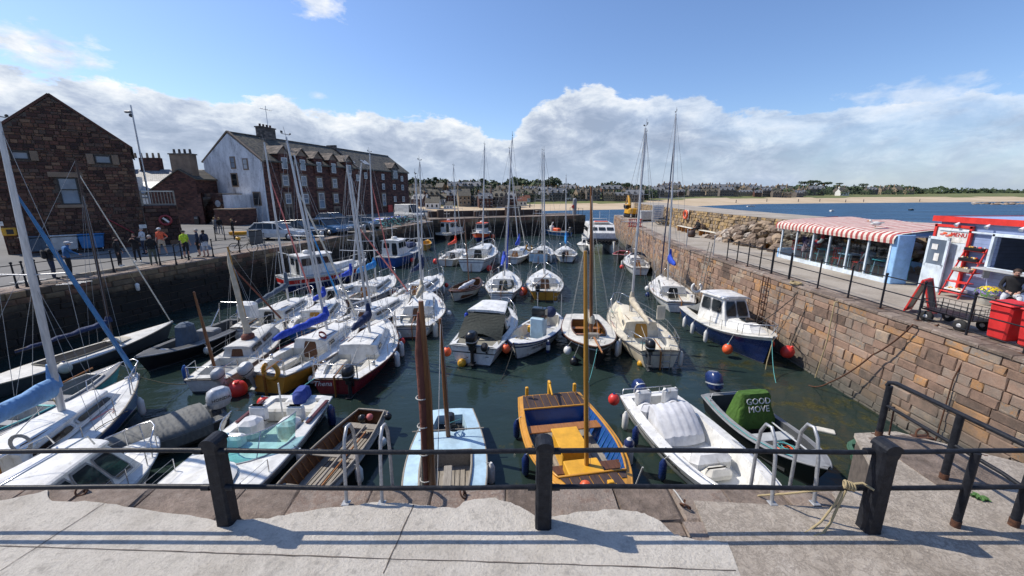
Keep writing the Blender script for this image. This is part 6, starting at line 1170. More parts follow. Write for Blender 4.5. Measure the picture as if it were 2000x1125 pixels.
    def patch(s, q, u0, u1, v0, v1, off, m, name='window', par=None, rim=None):
        q = [Vector(p) for p in q]
        def bl(u, v): return q[0].lerp(q[1], u).lerp(q[3].lerp(q[2], u), v)
        n = (q[1]-q[0]).cross(q[3]-q[0]).normalized(); c = sum(q, Vector())/4
        if n.dot(c-Vector((s.cc, 0, c.z))) < 0: n = -n
        du = min(.12, .25*(1)); e = .18
        L = [(u0+(u1-u0)*a, v0+(v1-v0)*b) for a, b in ((e*.5, 0), (1-e*.5, 0), (1, e), (1, 1-e), (1-e*.5, 1), (e*.5, 1), (0, 1-e), (0, e))]
        if rim: b_ = MB(); cu, cv = (u0+u1)/2, (v0+v1)/2; b_.add([bl(cu+(u-cu)*1.13, cv+(v-cv)*1.16)+n*off for u, v in L], [tuple(range(8))], rim); rr_ = b_.build('window_frame', par or s.root); off += .006; par = rr_
        b_ = MB(); P = [bl(u, v)+n*off for u, v in L]; P2 = [bl(u, v)-n*.01 for u, v in L]; b_.add(P+P2, [tuple(range(8))]+[(i, (i+1) % 8, 8+(i+1) % 8, 8+i) for i in range(8)], m); return b_.build(name, par or s.root)
    def house(s, x0, x1, wa, wf, h, m='white', rf=.5, rb=.05, inw=.12, roofm=None, over=.05, side=(), front=(), back=(), glass='glass_dark', rim=None, z0=None, hf=None, camber=.06, name='cabin', x0f=None):
        """trunk cabin from fraction x0 (aft) to x1 (fore)"""
        X0, X1 = s.xf(x0), s.xf(x1); za = (s.z(X0)+.02) if z0 is None else z0; zf = (s.z(X1)+.02) if z0 is None else z0; hf = h if hf is None else hf
        s.cc = (X0+X1)/2
        A = Vector((X0, wa, za)); Bf = Vector((X1, wf, zf)); At = Vector((X0+rb, wa-inw, za+h)); Bt = Vector((X1-rf, max(.05, wf-inw*(1 if wf > .3 else .6)), zf+hf)); f = lambda v: Vector((v.x, -v.y, v.z)); N_ = 4
        b = MB(); b.add([A, Bf, Bt, At, f(A), f(Bf), f(Bt), f(At)], [(0, 1, 2, 3), (4, 7, 6, 5), (1, 5, 6, 2), (0, 3, 7, 4)], m)
        body = b.build(name, s.root); b = MB(); rings = []
        for k in range(7):
            t = k/6; P = At.lerp(Bt, t); y = P.y+over; xx = P.x+(-over if k == 0 else (over if k == 6 else 0)); rings.append([Vector((xx, y*math.cos(a), P.z+.0+camber*math.sin(a)+.02)) for a in [math.pi*q/8 for q in range(9)]]+[Vector((xx, -y, P.z-.025)), Vector((xx, y, P.z-.025))])
        b.loft(rings, roofm or m, caps=True); roof = b.build('roof', body); s.roof = roof; s.cabt = At.z+camber
        qs = [A, Bf, Bt, At]; qp = [f(v) for v in qs]
        for (u0, u1, v0, v1) in side: s.patch(qs, u0, u1, v0, v1, .012, glass, par=body, rim=rim); s.patch(qp, u0, u1, v0, v1, .012, glass, par=body, rim=rim)
        qf = [f(Bf), Bf, Bt, f(Bt)]; qb = [f(A), A, At, f(At)]
        for (u0, u1, v0, v1) in front: s.patch(qf, u0, u1, v0, v1, .012, glass, par=body, rim=rim)
        for w_ in back: s.patch(qb, *w_[:4], .015, w_[4] if len(w_) > 4 else glass, name=w_[5] if len(w_) > 5 else 'window', par=body)
        return body
    def W(s, px, py, x, y=0):   # local point at the depth of local (x,y) on the ray through a pixel
        g = s.T @ Vector((x, y, 0)); return s.Ti @ atY(px, py, g.y)
    def mast(s, t, top, m='alloy', r=.055, z0=None, spread=1, rig=True, fore=True, back=True, furl=None, boom=None, zb=None, shr=True, wl=None, gear=True, fr=.05, rm='wire', bl=None):
        x = s.xf(t); z0 = s.z(x)+.3 if z0 is None else z0; tp = s.W(top[0], top[1], x); tp.x = x+(tp.x-x)*.8; tp.y *= .8; b = MB(); base = Vector((x, 0, z0)); H = (tp-base).length
        b.tube([base, base.lerp(tp, .5), tp], [r, r, r*.62], m, 8); ms_ = b.build('mast', s.root); s.mt, s.mb = tp, base
        if gear and m == 'alloy': b = MB(); b.tube([tp, tp+Vector((-.1, 0, .35))], .008, 'wire', 4); b.tube([tp+Vector((-.25, 0, .1)), tp+Vector((.2, 0, .1))], .01, 'black', 4); b.ball(tp+Vector((.22, 0, .14)), .035, 'black', 6); b.rbox(tp+Vector((-.22, 0, .16)), (.12, .01, .08), 'black', .004); b.build('masthead_gear', ms_)
        w_ = s.w(x)*.93; b = MB()
        if shr:
            for sd in (1, -1):
                p = Vector((x-.12, sd*w_, s.z(x)))
                if spread:
                    sp = base.lerp(tp, .52)+Vector((0, sd*min(w_*.75, .75), .03)); b.tube([p, sp, tp], .007, rm, 4); b.tube([Vector((x-.35, sd*w_, s.z(x))), base.lerp(tp, .5)], .006, rm, 4); b.tube([Vector((x+.2, sd*w_, s.z(x))), base.lerp(tp, .5)], .006, rm, 4)
                else: b.tube([p, base.lerp(tp, .85)], .007, rm, 4); b.tube([p+Vector((-.3, 0, 0)), base.lerp(tp, .85)], .006, rm, 4)
        bow = Vector((s.L/2-.08, 0, s.fb+.03))
        if fore and not furl: b.tube([bow, base.lerp(tp, fore if fore is not True else .97)], .007, rm, 4)
        if back: b.tube([Vector((-s.L/2+.05, .0, s.fs)), tp], .006, rm, 4)
        b.tube([base+Vector((.06, .05, .3)), tp+Vector((.04, .03, 0))], .006, rm, 4)
        if b.v: b.build('rigging', ms_)
        if spread:
            for sd in (1, -1): b = MB(); b.tube([base.lerp(tp, .52), base.lerp(tp, .52)+Vector((0, sd*min(w_*.75, .75), .03))], .016, m, 5); b.build('spreader', ms_)
        if furl: b = MB(); tq = base.lerp(tp, .93 if furl[1] is None else furl[1]); fr *= 1 if s.loc.y < 12 else .75; P = [bow.lerp(tq, k/10) for k in range(11)]; b.tube(P, [fr*.8, fr*1.25]+[fr*(1.2-.05*k) for k in range(7)]+[fr*.6, .02], furl[0], 8); b.build('furled_headsail', s.root)
        if boom:
            cm, ln, rise = boom[:3]; zb_ = base.z+.55 if zb is None else zb; p0 = Vector((x-.05, 0, zb_)); p1 = Vector((x-ln, bl or 0, zb_+rise)); b = MB(); b.tube([p0, p1], .04, m, 6); bo = b.build('boom', ms_)
            if cm: s.cover(p0, p1, cm, bo, *(boom[3:] or ()))
        return ms_
    def cover(s, p0, p1, m, par, h0=.42, h1=.14, up=.5):
        b = MB(); q = random.Random(int(abs(p0.x*100))+3); rings = []; N_ = 13; d = p1-p0
        for k in range(N_):
            t = k/(N_-1); c = p0+d*t+Vector((0, 0, .03)); h = h1+(h0-h1)*(1-t)**1.6+.03*math.sin(k*2.1); w_ = .07+.075*(1-t)+.012*math.sin(k*3.3)
            if k == N_-1: h *= .6; w_ *= .6
            rings.append([c+Vector((0, w_*math.cos(a)*(1+.12*math.sin(a*3+k)), h*.5*(1+math.sin(a))-.09+.01*math.sin(k*5+a*4))) for a in [2*math.pi*j/10 for j in range(10)]])
        b.loft(rings, m, caps=True, smooth=True)
        b.tube([p0+Vector((.05, 0, h0*.3)), p0+Vector((.06, 0, h0*.8)), p0+Vector((.06, 0, h0+up*.5))], [.14, .12, .07], m, 8); b.build('sail_cover', par)
    def rails(s, h=.5, t0=.0, t1=.93, n=6, pul=True, push=True, m='steel', wires=True):
        pts = []
        for k in range(n): x = s.xf(t0+(t1-t0)*k/(n-1)*.93); pts.append(Vector((x, s.w(x)*.95, s.z(x))))
        if wires:
            for sd in (1, -1):
                for p in pts: b = MB(); q = Vector((p.x, p.y*sd, p.z)); b.tube([q, q+Vector((0, 0, h))], .012, m, 5); b.build('stanchion', s.root)
                b = MB(); b.tube([Vector((p.x, p.y*sd, p.z+h)) for p in pts], .006, 'wire', 4); b.tube([Vector((p.x, p.y*sd, p.z+h*.5)) for p in pts], .005, 'wire', 4); b.build('guard_wire', s.root)
        if pul:
            b = MB(); xa = s.xf(.84); y = s.w(xa)*.92; z = s.z(xa); xb = s.L/2-.02; b.tube([(xa, y, z), (xa+.05, y, z+h), (xb-.15, y*.4, s.fb+h), (xb, 0, s.fb+h+.02), (xb-.15, -y*.4, s.fb+h), (xa+.05, -y, z+h), (xa, -y, z)], .016, m, 6)
            for sd in (1, -1): b.tube([(xb-.2, sd*.06, s.fb), (xb-.12, sd*y*.35, s.fb+h)], .014, m, 5)
            b.build('pulpit', s.root)
        if push:
            b = MB(); xa = s.xf(.12); xb = -s.L/2+.06; y = s.w(xb)*.92; z = s.fs; b.tube([(xa, s.w(xa)*.93, z), (xa, s.w(xa)*.93, z+h), (xb, y, z+h), (xb, -y, z+h), (xa, -s.w(xa)*.93, z+h), (xa, -s.w(xa)*.93, z)], .016, m, 6)
            for sd in (1, -1): b.tube([(xb, sd*y, z), (xb, sd*y, z+h)], .014, m, 5)
            b.build('pushpit', s.root)
    def outboard(s, y=0, m='black', sc=1.0, tilt=0, x=None, cov=None, logo=None, lm='darkgrey', z=None):
        x = -s.L/2-.12 if x is None else x; M_ = Matrix.Translation((x, y, (s.fs if z is None else z)-.08)) @ Matrix.Rotation(tilt, 4, 'Y') @ Matrix.Scale(sc, 4)
        b = MB(M_); b.rbox((0, 0, .06), (.24, .2, .2), lm, .03); b.loft([[Vector((a*.09, c_*.05, z)) for a, c_ in ((1, 0), (.5, 1), (-.6, 1), (-1, 0), (-.6, -1), (.5, -1))] for z in (.0, -.35, -.72)], lm, caps=True); b.rbox((-.03, 0, -.5), (.34, .2, .03), lm, .01); b.tube([(-.16, 0, -.74), (.16, 0, -.74), (.22, 0, -.74)], [.06, .06, .02], lm, 8)
        for k in range(3): a = k*2.09; b.add([(-.17, .03*math.cos(a), -.74+.03*math.sin(a)), (-.2, .14*math.cos(a-.3), -.74+.14*math.sin(a-.3)), (-.17, .14*math.cos(a+.3), -.74+.14*math.sin(a+.3))], [(0, 1, 2)], lm)
        b.rbox((.14, 0, -.05), (.1, .24, .3), lm, .02); o = b.build('outboard_motor', s.root); b = MB(M_); R8 = [(k*math.pi/6) for k in range(12)]
        def rg(z, a, c_, dx=0): return [Vector((dx+a*abs(math.cos(t))**.7*math.copysign(1, math.cos(t)), c_*abs(math.sin(t))**.7*math.copysign(1, math.sin(t)), z)) for t in R8]
        cm = cov or m
        b.loft([rg(.14, .17, .13), rg(.2, .24, .17), rg(.42, .27, .185, -.02), rg(.56, .24, .17, -.03), rg(.63, .14, .1, -.03)], cm, caps=True, smooth=True)
        if cov: b.loft([rg(.02, .22, .17), rg(.14, .26, .2), rg(.2, .25, .18)], cm, smooth=True)
        if not cov: b.loft([rg(.3, .272, .187, -.01), rg(.34, .274, .189, -.015)], 'lightgrey' if m != 'lightgrey' else 'darkgrey', smooth=True)
        if logo:
            for sd in (1, -1): text(b, logo, .11, frame((-.02, sd*.195, .40), (-sd, 0, 0), (0, .0, 1)), 'black')
        b.build('cowling', o); return o
    def ring(s, t, y, z, m, rad=.28, horse=True, rz=0): b = MB(Matrix.Translation((s.xf(t), y, z)) @ Matrix.Rotation(rz, 4, 'Z') @ Matrix.Rotation(R(90), 4, 'Y')); b.torus((0, 0, 0), rad, .075, m, None, 18, 8, *( (-2.55, 2.55) if horse else (0, 2*math.pi))); o = b.build('life_ring', None); o.matrix_world = s.T; return tag(o, f'{m.replace("canvas_", "").replace("mustard", "yellow")} {"horseshoe" if horse else "round"} lifebuoy on the {s.short}', 'lifebuoy')
    def oar(s, pts, m, lab, r=.025, blade=None):
        b = MB(s.T); b.tube(pts, r, m, 6)
        if blade: p, d = Vector(pts[-1]), (Vector(pts[-1])-Vector(pts[0])).normalized(); b.loft([[p-d*.1+Vector((0, -.02, 0)), p-d*.1+Vector((0, .02, 0)), p-d*.1+Vector((0, .02, .02)), p-d*.1+Vector((0, -.02, .02))], [p+d*.45+Vector((0, -.08, 0)), p+d*.45+Vector((0, .08, 0)), p+d*.45+Vector((0, .08, .02)), p+d*.45+Vector((0, -.08, .02))]], blade, caps=True)
        return tag(b.build('oar'), lab, 'oar')
    def thwart(s, t, z, m='wood_brown', d=.24, w_=None): b = MB(); x = s.xf(t); y = w_ or (s.c(x)*.97); b.rbox((x, 0, z), (d, y*2, .035), m, .008); return b.build('thwart', s.root)
    def fend(s, t, side, col='white', kind='cyl', z=None, r=.09, L=.5, mark=None, txt=None):
        x = s.xf(t); y = s.w(x)+r+.01; zz = s.z(x)*.45 if z is None else z; p = s.T @ Vector((x, side*y, zz)); b = MB(Matrix.Translation(p))
        if kind == 'cyl': b.lathe((0, 0, 0), [(.02, -L/2-.03), (r*.6, -L/2), (r, -L/2+.07), (r, L/2-.07), (r*.6, L/2), (.03, L/2+.05)], col, 12)
        else: b.ball((0, 0, 0), r, col, 16, (1, 1, 1.1)); b.lathe((0, 0, 0), [(r*.3, r*.95), (r*.18, r*1.25)], mark or 'navy', 8)
        if mark and kind == 'cyl': b.lathe((0, 0, 0), [(r*.62, L/2+.005), (r*1.02, L/2-.07), (r*1.02, L/2-.14)], mark, 12); b.lathe((0, 0, 0), [(r*1.02, -L/2+.14), (r*1.02, -L/2+.07), (r*.62, -L/2-.005)], mark, 12)
        top = Vector((0, 0, L/2+.04 if kind == 'cyl' else r*1.2)); q = s.T @ Vector((x, side*s.w(x)*.97, s.z(x)+.03))-p; b.tube([top, top.lerp(q, .6), q], .009, 'rope_white', 5)
        s.nf = getattr(s, 'nf', 0)
        pos = 'bow' if t > .75 else ('stern' if t < .25 else ('forward side' if t > .5 else 'aft side')); sd = 'port' if side > 0 else 'starboard'
        return tag(b.build('fender' if kind == 'cyl' else 'fender_buoy'), txt or f'{col.replace("brightred", "red").replace("offwhite", "off white").replace("navy", "dark blue")} {"fender" if kind == "cyl" else "ball fender"} on the {sd} {pos} of the {s.short}', 'fender', 'fenders hanging from the moored boats')
    def letter(s, tx, t, side, size, m, zf=.6, name='lettering', sh=0):
        x = s.xf(t); zz = s.z(x)*zf; d = .15; a = s.pt(x-d, zz); c_ = s.pt(x+d, zz); up = s.pt(x, zz+.08)-s.pt(x, zz-.08)
        fl = lambda v: Vector((v.x, v.y*side, v.z)); U = (fl(c_)-fl(a)).normalized()*(-1 if side > 0 else 1); V_ = fl(up).normalized(); O = fl(s.pt(x, zz)); M_ = frame(O, U, V_); n = Vector((M_[0][2], M_[1][2], M_[2][2])); 
        M_ = frame(O+n*.016, U, V_); b = MB(); text(b, tx, size, M_, m, .003, sh); b.build(name, s.root)
    def transom_text(s, tx, y, z, size, m, sh=0): b = MB(); text(b, tx, size, frame((-s.L/2-.012, y, z), (0, -1, 0), (0, 0, 1)), m, .003, sh); b.build('lettering', s.root)
    def tiller(s, m='wood_varnish', l=.8, z=None): b = MB(); z = z or s.fs+.2; b.tube([(-s.L/2-.05, 0, z-.1), (-s.L/2+l, 0, z)], .022, m, 6); b.rbox((-s.L/2-.09, 0, .25), (.12, .03, 1.0), m, .01); b.build('rudder', s.root)
def yacht(name, label, short, bow, stern, hullm, top, mt=.62, L=None, B=2.3, zd=-2.35, deckm='white', cov=None, door='wood_varnish', furl=None, spread=1, boomlen=None, cab=(.34, .80), h=.34, win='glass_dark', rails=True, tr=.62, topm='white', boot='white', trim='wood_grey', r=.055, detail=True, fs=.64, fm=.6, fb=.88, rise=.1, rig=True, cover=None, nwin=2, heel=0, floor='offwhite', m='alloy', back=True, zb=None):
    s = Boat(name, label, short, bow, stern, zd, L=L, B=B, fs=fs, fm=fm, fb=fb, tr=tr, bands=[(.05, 'scum'), (.10, boot), (.5, hullm), (.90, hullm), (.985, hullm if topm is None else topm)] if hullm not in ('white', 'offwhite', 'cream') else [(.05, 'scum'), (.15, topm or hullm), (.72, hullm), (.77, trim if trim != 'wood_grey' else 'navy'), (.985, hullm)], deck=deckm, inset=.3, cmax=B*.34, opens=[(.05, cab[0], .2, 'offwhite', floor)], rub=trim, bot='darkgrey' if hullm != 'navy' else 'black', cat='sailing yacht')
    xa, xb = s.xf(cab[0]), s.xf(cab[1]); wa = min(s.w(xa)-.38, B*.32); wf = max(.16, min(s.w(xb)-.28, B*.24))
    wins = [(.08+.46*k, .08+.46*k+.38, .30, .72) for k in range(nwin)] if nwin == 2 else [(.1+.28*k, .1+.28*k+.2, .32, .7) for k in range(nwin)]
    s.house(cab[0], cab[1], wa, wf, h, 'white' if deckm != 'cream' else 'cream', rf=.35, rb=.04, inw=.10, side=wins, back=[(.32, .68, -.95, .95, door, 'washboard_door')], glass=win, rim='lightgrey', hf=h*.62, over=.03)
    rf = s.roof; zt = s.z(xa)+h
    b = MB(); b.rbox((xa+.38, 0, zt+.075), (.62, .52, .05), 'offwhite' if deckm != 'white' else 'white', .015); b.build('sliding_hatch', rf)
    b = MB(); xm = s.xf(cab[0]*.3+cab[1]*.7); b.rbox((xm, 0, zt-h*.2+.06), (.42, .42, .06), 'glass_smoke' if detail else 'offwhite', .015); b.build('fore_hatch', rf)
    for sd in (1, -1): b = MB(); y = wa*.62*sd; b.tube([(xa+.25, y, zt+.05), (xa+.3, y, zt+.11), (xa+1.1, y*.9, zt+.07), (xa+1.15, y*.9, zt+.01)], .014, 'wood_brown', 5); b.build('grab_rail', rf)
    if detail:
        for sd in (1, -1):
            b = MB(); xw = s.xf(cab[0]*.55); b.lathe((xw, sd*(s.c(xw)+.1), s.z(xw)+.03), [(.06, 0), (.05, .06), (.065, .12), (.04, .13)], 'steel', 10); b.build('winch', s.root)
            b = MB(); x0, x1 = s.xf(.07), s.xf(cab[0]-.02); yy = s.c(s.xf(.2))*.68; b.rbox(((x0+x1)/2, sd*yy*1.02, .36), (x1-x0, s.c(s.xf(.2))*.5, .22), 'offwhite', .03); b.build('cockpit_seat', s.root)
        b = MB(); xb_ = s.L/2-.35; b.rbox((xb_, 0, s.fb+.04), (.16, .16, .06), 'steel', .02); b.tube([(xb_-.15, 0, s.fb+.05), (xb_+.3, 0, s.fb+.06)], .02, 'galv', 5); b.build('bow_cleat', s.root)
    if top: s.mast(mt, top, m, r=r, z0=s.z(s.xf(mt))+h*.75, spread=spread, furl=furl, boom=(cov, boomlen or s.L*.36, rise)+(cover or ()) if (cov or boomlen) else None, back=back, zb=zb)
    if rails: s.rails(.48)
    q = random.Random(len(label)*7+int(s.L*10)); cols = ('rope', 'rope_white', 'rope_teal', 'dullred', 'rope_dark', 'midblue')
    for k in range(7 if detail else 3):
        b = MB(); on = k % 3; x = s.xf(q.uniform(.08, cab[0]-.05) if on == 0 else q.uniform(.3, .85)); y = (q.uniform(-.35, .35) if on == 0 else q.choice((-1, 1))*(s.w(x)-.16)); zz = .24 if on == 0 else s.z(x)+.04; c_ = cols[q.randrange(6)]; P = [Vector((x, y, zz))]; a_ = q.uniform(0, 6)
        for j in range(14): a_ += q.uniform(-.9, 1.1); P.append(P[-1]+Vector((math.cos(a_)*.09, math.sin(a_)*(.07 if on == 0 else .025), .004)))
        b.tube(P, .011, c_, 5); b.build('loose_line', s.root)
    if detail: b = MB(); b.tube([(s.xf(.8), 0, s.fb*.97+.04), (s.mb.x+.05, .06, s.mb.z+.1), (s.mb.x-.05, .1, s.mb.z+.6)], .012, 'rope', 5); b.tube([(s.mb.x-.4, 0, s.mb.z+.5), (s.xf(cab[0]*.6), 0, .5)], .012, 'rope_white', 5); b.build('sheet_line', s.root)
    s.tiller(l=.75) if detail else None
    return s
V3 = lambda x, y: Vector((x, y, 0))
def sy(**k): return k
# -- near left: sloop with blue hull
s = yacht('sloop', 'blue hulled white sloop with pale blue boom cover at the far left', 'blue sloop at far left', V3(-11.75, 11.9), V3(-10.75, 4.9), 'blue', (3, 236), mt=.64, B=2.3, cov='canvas_pale', furl=('midblue', .80), boomlen=4.2, cab=(.38, .84), nwin=2, r=.075, topm='white', fs=.75, fm=.7, fb=1.05, h=.4, door='wood_varnish', cover=(.5, .26, .55), zb=1.70)
s.fend(.86, -1, 'white'); s.fend(.3, -1, 'white'); s.fend(.93, 1, 'white', 'ball', r=.17)
b = MB(); [b.torus((s.xf(.40), -.62, 1.35), .16+.02*k, .012, 'rope_white', Matrix.Rotation(.1*k, 4, 'X') @ Matrix.Rotation(R(90), 4, 'Y'), 14, 5) for k in range(4)]; b.build('coiled_halyard', s.root)
# turquoise open boat and grey dinghy behind it
s = Boat('open_boat', 'turquoise open boat with grey inside lying behind the blue sloop', 'turquoise boat behind the blue sloop', (236, 716), (60, 790), -2.35, L=5.2, B=1.7, fs=.6, fm=.55, fb=.8, tr=.6, bands=[(.5, 'turq'), (.985, 'turq')], deck='grey', inset=.14, opens=[(.04, .5, .12, 'dirty_white', 'grey', 'turq'), (.56, .84, .12, 'grey', 'darkgrey', 'offwhite')], cat='open boat')
for t in (.2, .38, .66): s.thwart(t, .42, 'grey')
s.oar([(s.xf(.55), .2, .75), (s.xf(.85), .1, .95)], 'wood_varnish', 'short orange oar lying in the turquoise open boat')
# low classic keelboat
s = Boat('keelboat', 'long low cream decked keelboat with dark mast against the left wall', 'low cream keelboat', (338, 634), (50, 722), -2.45, B=1.65, L=6.6, fs=.5, fm=.5, fb=.72, tr=.3, p=1.7, bands=[(.5, 'darkgrey'), (.985, 'darkgrey')], deck='dirty_white', inset=.38, cmax=.55, opens=[(.28, .62, .05, 'wood_grey', 'wood_dark', 'canvas_khaki')], cat='keelboat')
s.mast(.63, (150, 312), 'wood_dark', r=.05, spread=0, furl=('offwhite', .93), fr=.03, boom=('canvas_navy', 2.8, -.1, .25, .1, .1))
b = MB(); b.loft([[Vector((s.xf(.62)+k*.14, y*(.5-.05*k), .62+.2*(1-(y)**2)*(1-k/5))) for y in (-1, -.5, 0, .5, 1)] for k in range(5)], 'cream', closed=False, smooth=True); b.build('fore_cuddy', s.root)
s.fend(.3, -1, 'offwhite', 'ball', r=.2, z=.5)
# grey rigid inflatable with covered console
s = Boat('workboat', 'dark open workboat with grey covered console and goal post frame near the left wall', 'dark workboat', (265, 702), (470, 622), -2.35, B=1.7, fs=.6, fm=.55, fb=.75, tr=.8, p=2.4, bands=[(.985, 'black')], deck='darkgrey', inset=.28, opens=[(.04, .82, .2, 'darkgrey', 'grey')], rub='grey', cat='workboat')
s.box('covered_console', .58, 0, .85, (.75, .62, 1.05), 'canvas_slate', .12, top=(.8, .85)); s.box('seat_pod', .36, 0, .5, (.5, .8, .5), 'grey', .05)
b = MB(); x = s.xf(.12)
for sd in (1, -1): b.tube([(x, sd*.6, .5), (x-.1, sd*.55, 1.5), (x-.08, sd*.4, 1.6)], .03, 'steel', 8)
b.tube([(x-.08, -.4, 1.6), (x-.08, .4, 1.6)], .03, 'steel', 8); b.tube([(x+.5, -.6, .55), (x-.1, -.56, 1.3)], .025, 'steel', 6); b.build('goal_post', s.root)
s.outboard(0, 'navy', 1.0); s.thwart(.82, .58, 'lightgrey', .6)
s.fend(.45, -1, 'white', 'ball', r=.17); s.fend(.86, -1, 'white'); s.fend(.6, 1, 'offwhite', 'ball', r=.16)
# near left: cabin cruiser under the quay
s = Boat('cabin_cruiser', 'small white cabin cruiser with dark windows tight under the quay at far left', 'white cabin cruiser under the quay', V3(-8.7, 8.9), V3(-8.85, 4.6), B=1.85, fs=.65, fm=.65, fb=.8, tr=.85, p=2.6, q=.8, bands=[(.5, 'white'), (.56, 'navy'), (.985, 'white')], deck='white', inset=.2, opens=[], rub='lightgrey', cat='cabin cruiser')
s.house(.26, .78, .80, .56, .85, 'white', rf=.5, rb=.05, inw=.16, side=[(.03, .22, .12, .86), (.26, .46, .12, .86), (.50, .71, .12, .86), (.75, .93, .15, .84)], front=[(.05, .48, .14, .86), (.52, .95, .14, .86)], rim='grey', name='wheelhouse')
s.rails(.4, t0=.5, t1=.95, push=False, n=4); b = MB(); b.tube([(s.xf(.18), -.5, 1.72), (s.xf(.2), -.5, 1.95), (s.xf(.6), -.42, 1.93), (s.xf(.62), -.42, 1.7)], .018, 'steel', 6); b.tube([(s.xf(.18), .5, 1.72), (s.xf(.2), .5, 1.95), (s.xf(.6), .42, 1.93), (s.xf(.62), .42, 1.7)], .018, 'steel', 6); b.build('roof_rail', s.root)
b = MB(); [b.torus((s.xf(.72)+.05*k, -.2, 1.02+.02*k), .1, .012, 'rope_dark', None, 12, 5) for k in range(4)]; b.build('coiled_line', s.root)
# grey covered dory with silver outboard
s = Boat('covered_dory', 'dory under a taut grey cover with a big silver outboard', 'grey covered dory', V3(-10.0, 8.75), V3(-8.4, 10.75), B=1.35, fs=.5, fm=.5, fb=.65, tr=.85, p=2.4, bands=[(.985, 'darkgrey')], deck='canvas_grey', inset=.2, opens=[(.02, .18, .3, 'dirty_white', 'lightgrey')], rub='grey', cat='dory')
b = MB(); n = 9; b.loft([[Vector((s.xf(.16+.78*k/(n-1)), (s.w(s.xf(.16+.78*k/(n-1)))+.03)*math.cos(a), s.z(s.xf(.16+.78*k/(n-1)))+(.30-.02*k+.03*math.sin(k*1.7))*math.sin(a)-.02)) for a in [math.pi*q/10 for q in range(11)]] for k in range(n)], 'canvas_grey', closed=False, smooth=True)
b.loft([[Vector((s.xf(.16+.78*k/(n-1)), sd*(s.w(s.xf(.16+.78*k/(n-1)))+.04), s.z(s.xf(.16+.78*k/(n-1)))-q*.3)) for q in (0, 1)] for k in range(n) for sd in (1,)], 'canvas_grey', closed=False); b.loft([[Vector((s.xf(.16+.78*k/(n-1)), -(s.w(s.xf(.16+.78*k/(n-1)))+.04), s.z(s.xf(.16+.78*k/(n-1)))-q*.3)) for q in (0, 1)] for k in range(n)], 'canvas_grey', closed=False); b.build('boat_cover', s.root)
s.outboard(0, 'alloy', 1.15, logo='HONDA', x=-s.L/2+.05)
s.fend(.04, -1, 'orange', 'ball', r=.2, z=.2, mark='darkgrey', txt='orange ball buoy at the stern of the grey covered dory')
# white bowrider with turquoise windscreen
s = Boat('bowrider', 'white sports boat with turquoise wraparound windscreen and blue covered outboard', 'white bowrider with turquoise screen', V3(-6.35, 5.0), V3(-6.3, 11.2), B=2.2, fs=.65, fm=.65, fb=.85, tr=.82, p=2.6, q=.75, bands=[(.12, 'white'), (.16, 'navy'), (.62, 'white'), (.66, 'navy'), (.985, 'white')], deck='white', inset=.26, opens=[(.03, .38, .2, 'white', 'offwhite')], rub='lightgrey', cat='sports boat')
b = MB(); n = 12
def scr(a, z): x = s.xf(.33)+(.95+.0*z)*math.cos(a)*1.25-z*.35; return Vector((x, .93*math.sin(a)-(.1*z)*math.sin(a), s.z(x)+.04+z*.48))
for k in range(n): a0, a1 = -1.5+3.0*k/n, -1.5+3.0*(k+1)/n; b.add([scr(a0, 0), scr(a1, 0), scr(a1, 1), scr(a0, 1)], [(0, 1, 2, 3)], 'glass_turq', True)
sc_ = b.build('windscreen', s.root); b = MB(); b.tube([scr(-1.5+3*k/n, 1) for k in range(n+1)], .014, 'steel', 6); b.tube([scr(-1.5+3*k/n, 0) for k in range(n+1)], .018, 'lightgrey', 6); [b.tube([scr(a, 0), scr(a, 1)], .012, 'steel', 5) for a in (-.6, .6)]; b.build('screen_frame', sc_)
b = MB(); b.loft([[Vector((s.xf(.66)+.9*r_*math.cos(a), .55*r_*math.sin(a), s.z(s.xf(.7))+.06+.10*(1-r_*r_))) for a in [k*math.pi/10 for k in range(20)]] for r_ in (1, .8, .5, .02)], 'white', smooth=True); b.build('foredeck_moulding', s.root)
for y in (-.5, .5): s.box('seat', .26, y, .6, (.5, .5, .55), 'canvas_white' if y < 0 else 'white', .1); s.box('seat_back', .20, y, .82, (.14, .5, .45), 'canvas_white' if y < 0 else 'white', .06)
s.box('stern_bench', .08, 0, .42, (.5, 1.5, .4), 'offwhite', .06); s.box('dashboard', .40, -.4, .8, (.3, .6, .3), 'white', .06)
for sd in (1, -1): b = MB(); b.rbox((s.xf(.15), sd*.93, s.fs+.05), (1.2, .12, .05), 'maroon', .02); b.build('wood_capping', s.root)
s.outboard(.1, 'canvas_violet', 1.15, cov='canvas_violet', x=-s.L/2+.1, tilt=.15, z=.35); s.box('engine_well', .02, .1, .55, (.4, .9, .25), 'white', .06)
b = MB(); b.tube([(s.xf(.14), -.1, .5), (s.xf(.14), -.1, 1.5)], .02, 'white', 6); b.build('lamp_staff', s.root)
s.letter('Attagirl', .17, 1, .34, 'black', .55, sh=.3)
s.fend(.08, 1, 'navy', L=.6, r=.11); s.fend(.40, 1, 'white'); s.fend(.66, 1, 'white', 'ball', r=.17); s.fend(.02, -1, 'brightred', 'ball', r=.17, z=.5, mark='navy'); s.rails(.3, t0=.55, t1=.95, push=False, n=4)
